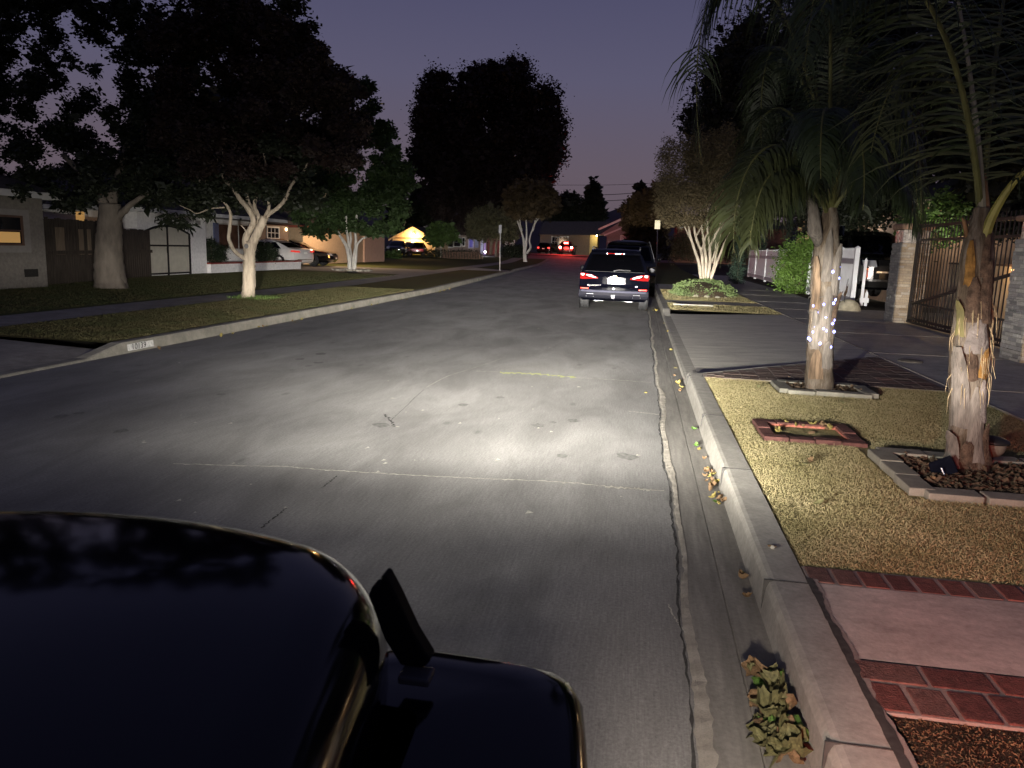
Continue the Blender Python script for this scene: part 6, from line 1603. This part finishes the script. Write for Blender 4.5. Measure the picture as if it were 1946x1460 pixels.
for k in range(5): h = (dz1 - zb_) / 5; mb.box(dx0, dx1, Yg - .03, Yg - .004, zb_ + h * k + .01, zb_ + h * (k + 1) - .01)
mb.build('garage_door', M('cream_door_panels', (.62, .50, .32), .75, .05, 3), hd_)
mb = MB(); mb.box(dx0 - .15, dx1 + .15, Yg - .10, Yg, dz1 + .02, dz1 + .20); mb.build('lintel', M('lintel_brown', (.30, .20, .11), .8, .1, 5), hd_)
lp = at(786, 446, Yg - .35)
mb = MB(); mb.lathe([(.001, -.16), (.10, -.12), (.12, .02), (.06, .12), (.001, .14)], 12, Matrix.Translation(lp)); mb.build('flood_lamp', emat('garage_lens', (1, .62, .22), 60), hd_)
light('garage_lamp_glow', 'POINT', (lp.x, Yg - .75, lp.z - .25), 620, (1, .56, .20), hd_, .12)
# main part of that house, with paned windows
he = thing('house', 'single storey house with white framed windows and a brown roof beyond the hedge', 'house', (-20, 90, 1))
x0, x1 = at(826, 480, 90).x, at(925, 480, 90).x; zg = rise(90) + .1; zt = float(at(870, 447, 90)[2])
wall_box(he, x0, x1, 90, 98, zg, zt, M('pinkish_siding', (.30, .23, .20), .85, .1, 5))
ROOFB = M('brown_shingle', (.075, .05, .04), .9, .3, 6)
hip(he, x0, x1, 90, 98, zt, 2.1, .5, ROOFB)
mb = MB(); a = at(795, 430, 91); mb.extr([at(800, 433, 89.5), at(822, 424, 89.5), at(858, 445, 89.5), at(826, 445, 89.5)], (0, 7, 0)); mb.build('gable', GREYS, he)
mb = MB(); mb.extr([at(856, 439, 89.3), at(874, 446, 89.3), at(874, 449, 89.3), at(856, 442, 89.3)], (0, .3, 0)); mb.build('gutter', TRIMW, he)
for a, b, c, d, nx in ((850, 861, 469, 455, 1), (863, 875, 468, 453, 1), (879, 883, 467, 453, 1)):
    p, q = at(a, c, 90), at(b, d, 90); windowy(he, 90, p.x, q.x, p.z, q.z, .10, TRIMW, NIGHTG, nx, 2)
p, q = at(892, 470, 90), at(899, 452, 90); windowy(he, 90, p.x, q.x, p.z, q.z, .14, M('lilac_frame', (.50, .46, .60), .7, .05, 5), emat('blue_lit_pane', (.12, .10, .42), .55), 1, 1)
wall_box(he, at(902, 470, 89.9).x, at(909, 470, 89.9).x, 89.9, 90, float(at(905, 471, 90)[2]), float(at(905, 452, 90)[2]), M('blue_lilac_wall', (.28, .30, .48), .8, .1, 5), 'porch_panel')
for a, b, m_ in ((913, 918, 'pale_blue_post'), (919, 923, 'lilac_door')):
    wall_box(he, at(a, 480, 88.5).x, at(b, 480, 88.5).x, 88.5, 88.6, zg, float(at(a, 450, 88.5)[2]), M(m_, (.36, .36, .52) if 'post' in m_ else (.35, .24, .5), .7, .1, 5), 'porch_post' if 'post' in m_ else 'front_door')
lp = at(922, 479, 87.5); mb = MB(); mb.lathe([(.001, -.11), (.10, -.06), (.11, .04), (.001, .11)], 10, Matrix.Translation(lp)); mb.build('porch_lamp', emat('porch_white_lens', (1, .98, .95), 30), he)
light('porch_glow', 'POINT', (lp.x, lp.y - .4, lp.z + .4), 26, (.85, .85, 1), he, .1)
wall_box(he, at(957, 470, 92).x, at(978, 470, 92).x, 92, 92.2, zg, float(at(960, 447, 92)[2]), M('pale_outbuilding', (.42, .38, .36), .85, .08, 5), 'annexe_wall')

# hedges with pickets
def hedge(label, px0, px1, pyt, pyb, Y, mat, n, seed, size=.16):
    a, b = at(px0, pyb, Y), at(px1, pyb, Y); h = float(at(px0, pyt, Y)[2]) - float(a.z); cl = []
    k = max(3, int((b.x - a.x) / .8)); rnd = random.Random(seed)
    for i in range(k):
        for j in range(2): cl.append((a.x + (b.x - a.x) * (i + .5) / k, Y + rnd.uniform(-.2, .2), a.z + h * (.3 + .42 * j) + rnd.uniform(-.05, .05), .55, .45, h * .34))
    return bush('hedge', cl, n, size, mat, label, seed, 'hedge', aspect=.6)
hedge('long low dark hedge in front of the garage and the single storey house', 808, 912, 475, 492, 78, LDARK, 4200, 81)
hedge('dark hedge behind the left street sign', 955, 1000, 466, 490, 86, LDARK, 3000, 82, .2)
hedge('long brown clipped hedge behind the right crape myrtle', 1240, 1420, 446, 490, 80, M('hedge_brown', (.06, .042, .02), .7, .35, 2), 9000, 83, .2)
hedge('low green bush left of the parked black pickup', 730, 758, 478, 494, 72, LMID, 1500, 84, .18)
pk = thing('picket_fence', 'low rustic picket fence in front of the single storey house', 'fence', at(880, 490, 77))
mb = MB()
for k in range(26): p = at(842 + k * 3, 489, 77); mb.box(p.x - .03, p.x + .03, 77, 77.03, p.z - .2, p.z + .55)
mb.build('pickets', M('rustic_picket', (.20, .12, .09), .9, .3, 5), pk)

# cars by the garage
BLKC = BLK2
pt_, pf_, ps_ = simple_suv('pickup_truck', 'dark pickup parked in front of the lit garage, front towards us', (at(783, 490, 80).x, 83.0, rise(83) - .05), R(180 - 12), BLKC, 1.6, 1.9)
pf_('number_plate', WHPL, .55, .68, -.16, .16, 'front', off=.03, rows=2, cs=3)
pf_('grille', M('grille_black', (.01, .01, .01), .4, 0, 5), .6, .95, -.45, .45, 'front', off=.015)
simple_suv('sport_utility_vehicle', 'dark SUV half hidden behind the leafy green tree left of the pickup', (at(740, 490, 78).x, 82.0, rise(82)), R(180 + 10), BLKC, 1.65, 1.9)

# big rounded tree and its neighbours
def far_tree(label, Y, outline, n, size, mat, trunk, seed, name='broadleaf_tree', yj=2.5, tw=10, cat='tree', bark=None, aspect=.6, fill=.22):
    """outline: picture points round the crown; filled with clumps"""
    rnd = random.Random(seed); xs = [p[0] for p in outline]; ysx = [p[1] for p in outline]
    def inside(x, y):
        c = False; k = len(outline)
        for i in range(k):
            (xa, ya), (xb, yb) = outline[i], outline[i - 1]
            if (ya > y) != (yb > y) and x < (xb - xa) * (y - ya) / (yb - ya) + xa: c = not c
        return c
    span = max(max(xs) - min(xs), 20); cl = []
    tries = 0
    while len(cl) < 230 and tries < 4000:
        tries += 1; x, y = rnd.uniform(min(xs), max(xs)), rnd.uniform(min(ysx), max(ysx))
        if inside(x, y): r = span * rnd.uniform(.06, .12); cl.append((x, y, r, r * rnd.uniform(.7, 1.3)))
    k = len(outline)
    for i in range(k):
        (xa, ya), (xb, yb) = outline[i], outline[(i + 1) % k]; m_ = max(1, int(math.hypot(xb - xa, yb - ya) / (span * .07)))
        for j in range(m_):
            u = (j + rnd.random()) / m_; r = span * rnd.uniform(.02, .05); cl.append((xa + (xb - xa) * u + rnd.uniform(-1, 1) * span * .02, ya + (yb - ya) * u + rnd.uniform(-1, 1) * span * .02, r, r * rnd.uniform(.8, 1.6)))
    b = at(trunk[0][0], trunk[0][1], Y); t = thing(name, label, cat, b)
    mb = MB(); branch(mb, trunk, Y, tw, tw * .5, 8, seed=seed); mb.build('trunk', bark or M('far_bark', (.16, .13, .10), .9, .3, 4), t, smooth=True)
    crown(t, pxcl(cl, Y, yj, seed), n, size, mat, seed, aspect=aspect, fill=fill)
    return t
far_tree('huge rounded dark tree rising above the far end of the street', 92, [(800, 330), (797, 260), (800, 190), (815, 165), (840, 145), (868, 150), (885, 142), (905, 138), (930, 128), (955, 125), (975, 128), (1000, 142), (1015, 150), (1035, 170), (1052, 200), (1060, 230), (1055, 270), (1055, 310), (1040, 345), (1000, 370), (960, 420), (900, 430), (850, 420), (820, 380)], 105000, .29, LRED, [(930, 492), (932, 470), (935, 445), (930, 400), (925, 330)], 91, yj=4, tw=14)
mt = far_tree('vase shaped bare-stemmed tree on the verge at the left corner of the junction', 76, [(965, 400), (960, 375), (975, 355), (1000, 345), (1030, 345), (1055, 365), (1058, 390), (1040, 405), (1010, 412), (985, 412)], 9000, .26, M('leaf_brownish', (.07, .05, .025), .7, .4, 2), [(998, 499), (997, 480), (996, 462), (994, 450)], 92, yj=1.5, tw=8, bark=WBARK)
mb = MB()
for k, (pts, a, b) in enumerate([([(996, 480), (995, 455), (985, 425), (975, 398)], 5, 2), ([(998, 478), (1001, 450), (1000, 420), (1002, 390)], 5, 2), ([(1001, 482), (1008, 470), (1006, 455), (1014, 430), (1025, 395)], 5, 2), ([(1012, 440), (1020, 420), (1040, 400)], 3, 1.5), ([(992, 440), (988, 420), (992, 395)], 3, 1.5)]): branch(mb, pts, 76, a, b, 7, seed=k)
mb.build('limbs', WBARK, mt, smooth=True)
far_tree('small round topped tree with a thin white trunk in front of the single storey house', 78, [(810, 455), (815, 435), (835, 425), (860, 432), (868, 450), (850, 462), (825, 464)], 2600, .24, LMID, [(838, 491), (838, 475), (839, 455)], 93, yj=.8, tw=4, bark=WBARK)
far_tree('olive tinted street tree in front of the far left house', 87, [(890, 440), (895, 410), (920, 395), (950, 400), (970, 420), (985, 440), (970, 455), (930, 450), (900, 452)], 5200, .28, LOLIVE, [(944, 490), (943, 470), (946, 450)], 94, yj=1.2, tw=8)
far_tree('dark pointed clump of trees behind the lit garage', 105, [(770, 430), (778, 385), (790, 360), (800, 352), (810, 365), (818, 355), (826, 370), (830, 430)], 4500, .36, LDARK, [(800, 470), (800, 440)], 95)
far_tree('dark background tree between the green tree and the garage', 100, [(735, 430), (745, 390), (765, 375), (775, 400), (778, 430), (760, 450)], 3500, .36, LDARK, [(755, 470), (755, 430)], 96)
far_tree('tall narrow dark conifer behind the far house', 118, [(1127, 340), (1133, 350), (1137, 372), (1145, 390), (1150, 415), (1140, 425), (1115, 425), (1108, 410), (1114, 385), (1122, 360)], 7000, .34, LDARK, [(1130, 450), (1130, 400)], 97, name='conifer_tree', yj=1.2)
far_tree('small pointed conifer on the sky line right of the tall one', 112, [(1216, 348), (1224, 360), (1226, 385), (1228, 402), (1205, 402), (1208, 380), (1210, 362)], 2600, .3, LDARK, [(1216, 450), (1216, 400)], 98, name='conifer_tree', yj=.8)
far_tree('reddish brown tree behind the parked SUVs', 82, [(1195, 470), (1190, 430), (1185, 395), (1200, 378), (1225, 370), (1250, 352), (1275, 360), (1275, 420), (1255, 460), (1235, 478)], 9000, .26, M('leaf_rust', (.075, .045, .018), .7, .4, 1.5), [(1215, 492), (1216, 470), (1218, 430)], 99, yj=1.5, tw=7)
far_tree('dark tree mass behind the roof of the far house', 122, [(1035, 425), (1050, 385), (1075, 370), (1095, 372), (1108, 385), (1112, 425)], 5000, .4, LDARK, [(1075, 460), (1075, 420)], 100)
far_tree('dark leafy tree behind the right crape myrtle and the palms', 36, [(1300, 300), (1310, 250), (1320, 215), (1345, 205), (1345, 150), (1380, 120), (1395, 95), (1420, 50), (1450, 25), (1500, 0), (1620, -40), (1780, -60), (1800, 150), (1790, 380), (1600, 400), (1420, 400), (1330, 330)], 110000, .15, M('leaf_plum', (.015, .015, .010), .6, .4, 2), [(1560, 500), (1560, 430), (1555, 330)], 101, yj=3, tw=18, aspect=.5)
far_tree('dark tree behind the gate and the near palm at the right edge', 24, [(1840, 390), (1815, 320), (1775, 200), (1800, 60), (1860, -60), (2050, -60), (2060, 420), (1900, 420)], 46000, .15, M('leaf_plum2', (.014, .016, .009), .6, .4, 2), [(1990, 560), (1990, 430), (1980, 300)], 102, yj=2, tw=22, aspect=.5)

# far house across the junction
hf = thing('house', 'brown house with a wide grey roof and a lit doorway facing down the street', 'house', (-8, 112, 1))
Yf_ = 108; zg = rise(100) + .1
x0, x1 = at(1026, 470, Yf_).x, at(1122, 470, Yf_).x; zt = float(at(1070, 446, Yf_)[2])
wall_box(hf, x0, x1, Yf_, Yf_ + 9, zg, zt, M('brown_siding', (.17, .125, .10), .85, .12, 5))
mb = MB(); mb.add([at(1023, 446, Yf_ - .6), at(1175, 447, Yf_ - .6), at(1160, 421, Yf_ + 5), at(1034, 421, Yf_ + 5), at(1023, 448, Yf_ + 11), at(1175, 448, Yf_ + 11)], [(0, 1, 2, 3), (3, 2, 5, 4), (0, 3, 4), (1, 5, 2)]); mb.build('roof', M('grey_shingle', (.10, .088, .085), .9, .25, 5), hf)
for a, b in ((1049, 1060), (1062, 1079)):
    p, q = at(a, 467, Yf_), at(b, 451, Yf_); windowy(hf, Yf_, p.x, q.x, p.z, q.z, .14, TRIMW, NIGHTG, 2, 2)
dw0, dw1 = at(1120, 475, Yf_ - .2), at(1136, 446, Yf_ - .2)
wall_box(hf, dw0.x, dw1.x, Yf_ - .2, Yf_ + 4, zg, dw1.z, M('lit_entry_wall', (.55, .42, .20), .8, .1, 4), 'entry_wall')
wall_box(hf, at(1123, 470, Yf_ - .3).x, at(1133, 470, Yf_ - .3).x, Yf_ - .28, Yf_ - .2, zg, float(at(1128, 450, Yf_ - .3)[2]), M('entry_door_yellow', (.60, .48, .22), .7, .1, 4), 'front_door')
lp = at(1134, 448, Yf_ - .9); mb = MB(); mb.lathe([(.001, -.1), (.09, -.05), (.09, .05), (.001, .1)], 10, Matrix.Translation(lp)); mb.build('entry_lamp', emat('entry_lens', (1, .82, .42), 25), hf)
light('entry_glow', 'POINT', (lp.x, lp.y - .3, lp.z - .1), 60, (1, .80, .40), hf, .1)
wg = thing('garage', 'grey gabled wing of the far house seen above the parked SUV', 'garage', (-3, 105, 1))
gx0, gx1 = at(1152, 470, 105).x, at(1200, 470, 105).x; zt2 = float(at(1165, 445, 105)[2])
wall_box(wg, gx0, gx1, 105, 113, zg, zt2, GREYS)
mb = MB(); mb.extr([at(1138, 447, 104.6), at(1190, 415, 104.6), at(1192, 428, 104.6), at(1192, 447, 104.6)], (0, 9, 0)); mb.build('gable', M('gable_grey', (.22, .19, .18), .85, .1, 5), wg)
mb = MB(); mb.extr([at(1136, 435, 104.4), at(1182, 414, 104.4), at(1184, 418, 104.4), at(1138, 438, 104.4)], (0, .15, 0)); mb.extr([at(1148, 446, 104.3), at(1196, 426, 104.3), at(1196, 429, 104.3), at(1148, 449, 104.3)], (0, .15, 0)); mb.build('bargeboard', TRIMW, wg)
p, q = at(1180, 462, 105), at(1196, 449, 105); windowy(wg, 105, p.x, q.x, p.z, q.z, .14, TRIMW, M('pale_blind', (.40, .38, .38), .7, .05, 5), 1, 1)

# cars at the junction with their brake lights on
BRAKE = emat('brake_lit', (1, .03, .02), 140, (.5, .02, .02)); BRAKEC = emat('brake_core', (1, .35, .3), 60)
xr_ = at(1074, 480, 99).x
rt, rf_, rs_ = simple_suv('sport_utility_vehicle', 'dark car with all three brake lights glaring red in the far driveway', (xr_, 99.5, rise(99.5) + .1), 0, BLK2, 1.72, 1.9, BRAKE)
rf_('brake_light', BRAKE, 1.44, 1.60, -.26, .26, off=.15)
for s in (1, -1): rf_('lamp_core', BRAKEC, .86, 1.06, s * .62, s * .82, off=.05, rows=3, cs=3)
light('brake_glow', 'POINT', (xr_, 98.4, rise(99) + 1.2), 600, (1, .04, .03), None, .5)
light('brake_glow', 'POINT', (xr_ + 3, 91.5, rise(95) + 1.8), 170, (1, .10, .06), None, .8)
xs_ = at(1032, 480, 101).x
st_, sf_, ss_ = simple_suv('saloon_car', 'dark red-lit car beside the one with glaring brake lights', (xs_, 101, rise(100) + .1), R(-12), BLK2, 1.5, 1.85, emat('dim_tail', (1, .06, .05), 3))
sf_('number_plate', WHPL, .66, .76, -.16, .16, off=.03, rows=2, cs=3)

# right side, far: brick house with lantern, columnar shrubs, porch
hg = thing('house', 'dark brick house with white trimmed porch beyond the brown hedge on the right', 'house', (14, 62, .3))
a0, a1 = at(1285, 470, 88).x, at(1500, 470, 88).x
wall_box(hg, a0, a1, 88, 96, rise(88) + .1, float(at(1350, 432, 88)[2]), M('dark_brick', (.16, .07, .05), .9, .25, 4))
mb = MB(); mb.extr([at(1288, 432, 87.6), at(1330, 416, 87.6), at(1334, 418, 87.6), at(1292, 436, 87.6)], (0, .2, 0)); mb.extr([at(1330, 424, 87.5), at(1352, 432, 87.5), at(1352, 436, 87.5), at(1330, 428, 87.5)], (0, .2, 0)); mb.build('bargeboard', TRIMW, hg)
hip(hg, a0, a1, 88, 96, float(at(1350, 432, 88)[2]), 2.4, .5)
for a, b in ((1431, 1438), (1441, 1448)): p, q = at(a, 448, 88), at(b, 434, 88); windowy(hg, 88, p.x, q.x, p.z, q.z, .14, TRIMW, NIGHTG, 1, 1)
ln = thing('lantern_post', 'glowing yellow lantern on a post beyond the palm fronds', 'lantern', at(1424, 490, 60))
b_ = at(1424, 490, 60); tp = at(1424, 444, 60)
mb = MB(); mb.tube([b_, tp], .04, 8); mb.build('post', BLACKP, ln)
mb = MB(); mb.lathe([(.10, -.12), (.17, .0), (.19, .28), (.15, .32)], 6, Matrix.Translation(tp)); mb.build('lantern_glass', emat('lantern_lens', (1, .78, .28), 3.2), ln)
mb = MB(); mb.lathe([(.24, .32), (.10, .46), (.02, .58)], 6, Matrix.Translation(tp)); mb.build('cap', BLACKP, ln)
light('lantern_glow', 'POINT', (tp.x - .3, tp.y - .5, tp.z + .3), 25, (1, .75, .35), ln, .1)
tl_ = at(1445, 464, 58); mb = MB(); mb.lathe([(.001, -.06), (.06, 0), (.001, .06)], 8, Matrix.Translation(tl_)); 
pc = thing('porch', 'lit cream porch column under a white beam, above the green bush', 'porch', at(1525, 470, 44))
a, b = at(1517, 470, 44), at(1535, 412, 44); lit = M('porch_cream', (.62, .50, .34), .8, .06, 4)
mb = MB(); mb.box(at(1529, 470, 44).x, at(1535, 470, 44).x, 44, 44.3, .14, b.z); mb.build('column', lit, pc)
mb = MB(); mb.box(a.x, at(1529, 470, 44).x, 44.6, 44.7, .14, float(at(1520, 418, 44)[2])); mb.build('back_wall', M('porch_wall', (.34, .24, .17), .8, .06, 4), pc)
mb = MB(); mb.box(a.x - .1, b.x, 43.95, 44.7, float(at(1520, 417, 44)[2]), b.z + .02); mb.build('beam', lit, pc)
light('porch_light', 'POINT', (b.x - .2, 43.2, b.z - .5), 34, (1, .80, .5), pc, .1)
for k, (px, py0, py1, w, Y) in enumerate(((1404, 500, 425, 17, 41), (1453, 470, 405, 13, 52), (1500, 470, 400, 11, 46))):
    b_ = at(px, py0, Y); b_.z = .1; c = at(px, (py0 + py1) / 2, Y); s = depth(c) / F
    t = thing('cypress', ['dusty green column cypress left of the white fence, half veiled by fronds', 'dusty green column cypress right of the yellow lantern', 'dark green column cypress beside the lit porch column'][k], 'shrub', b_)
    zt = float(at(px, py1, Y)[2]); cl = [(c.x, Y, .1 + (zt - .1) * (j + .5) / 9, w * s * (.95 - .07 * j), w * s * .9, (zt) / 12) for j in range(9)]
    crown(t, cl, 3800, .10, M('cypress_leaf', (.035, .062, .042), .7, .35, 3), 120 + k, 'foliage', aspect=.35)
    mb = MB(); mb.tube([b_, b_ + Vector((0, 0, zt * .8))], [.05, .02], 6); mb.build('stem', M('bush_stem', (.10, .075, .05), .9, .3, 10), t)

# pickup on the right-hand driveway, front corner between fence and pillar
rp_, rpf, rps = simple_suv('pickup_truck', 'black pickup with a big chrome grille between the white fence and the stone pillar', (float(at(1641, 500, 25.6)[0]) + 1.02 - .5, 30.4, .30), R(180 + 6), BLK2, 2.3, 2.05)
rpf('grille', M('grille_black', (.01, .01, .01), .4, 0, 5), .95, 1.30, -.55, .55, 'front', off=.03)
gs = rpf('grille_surround', CHROME, .90, .95, -.62, .62, 'front', off=.05, rows=2)
rpf('bumper', M('bumper_black', (.02, .02, .02), .35, .1, 6, spec=.5), .45, .70, -.95, .95, 'front', off=.06)
for s in (1, -1): rpf('marker_lamp', emat('amber_marker', (1, .25, .06), .8), .98, 1.03, s * .84, s * .90, 'front', off=.04, rows=2, cs=3)

far_tree('dark tree standing behind the white house roof on the left', 52, [(260, 420), (250, 300), (300, 220), (400, 180), (520, 200), (600, 260), (640, 340), (640, 420)], 16000, .34, LDARK, [(450, 480), (450, 400)], 104)
# utility wires and pole
for k, (pa, pb) in enumerate((((1090, 372), (1275, 360)), ((1090, 384), (1275, 371)), ((1060, 352), (1290, 345)))):
    A_, B_ = at(*pa, 140), at(*pb, 140); mid_ = (A_ + B_) / 2 - Vector((0, 0, .25)); pts = [tuple(v) for v in spline([A_, mid_, B_], 6)]
    mb = MB(); mb.tube(pts, .05 if k < 2 else .03, 4)
    tag(mb.build('utility_wire', M('wire_black', (.02, .02, .022), .6, .1, 5)), ['upper thick overhead wire crossing the sky past the tall conifer', 'lower thick overhead wire crossing the sky past the tall conifer', 'thin topmost overhead wire in the sky above the conifers'][k], 'wire', 'overhead wires')
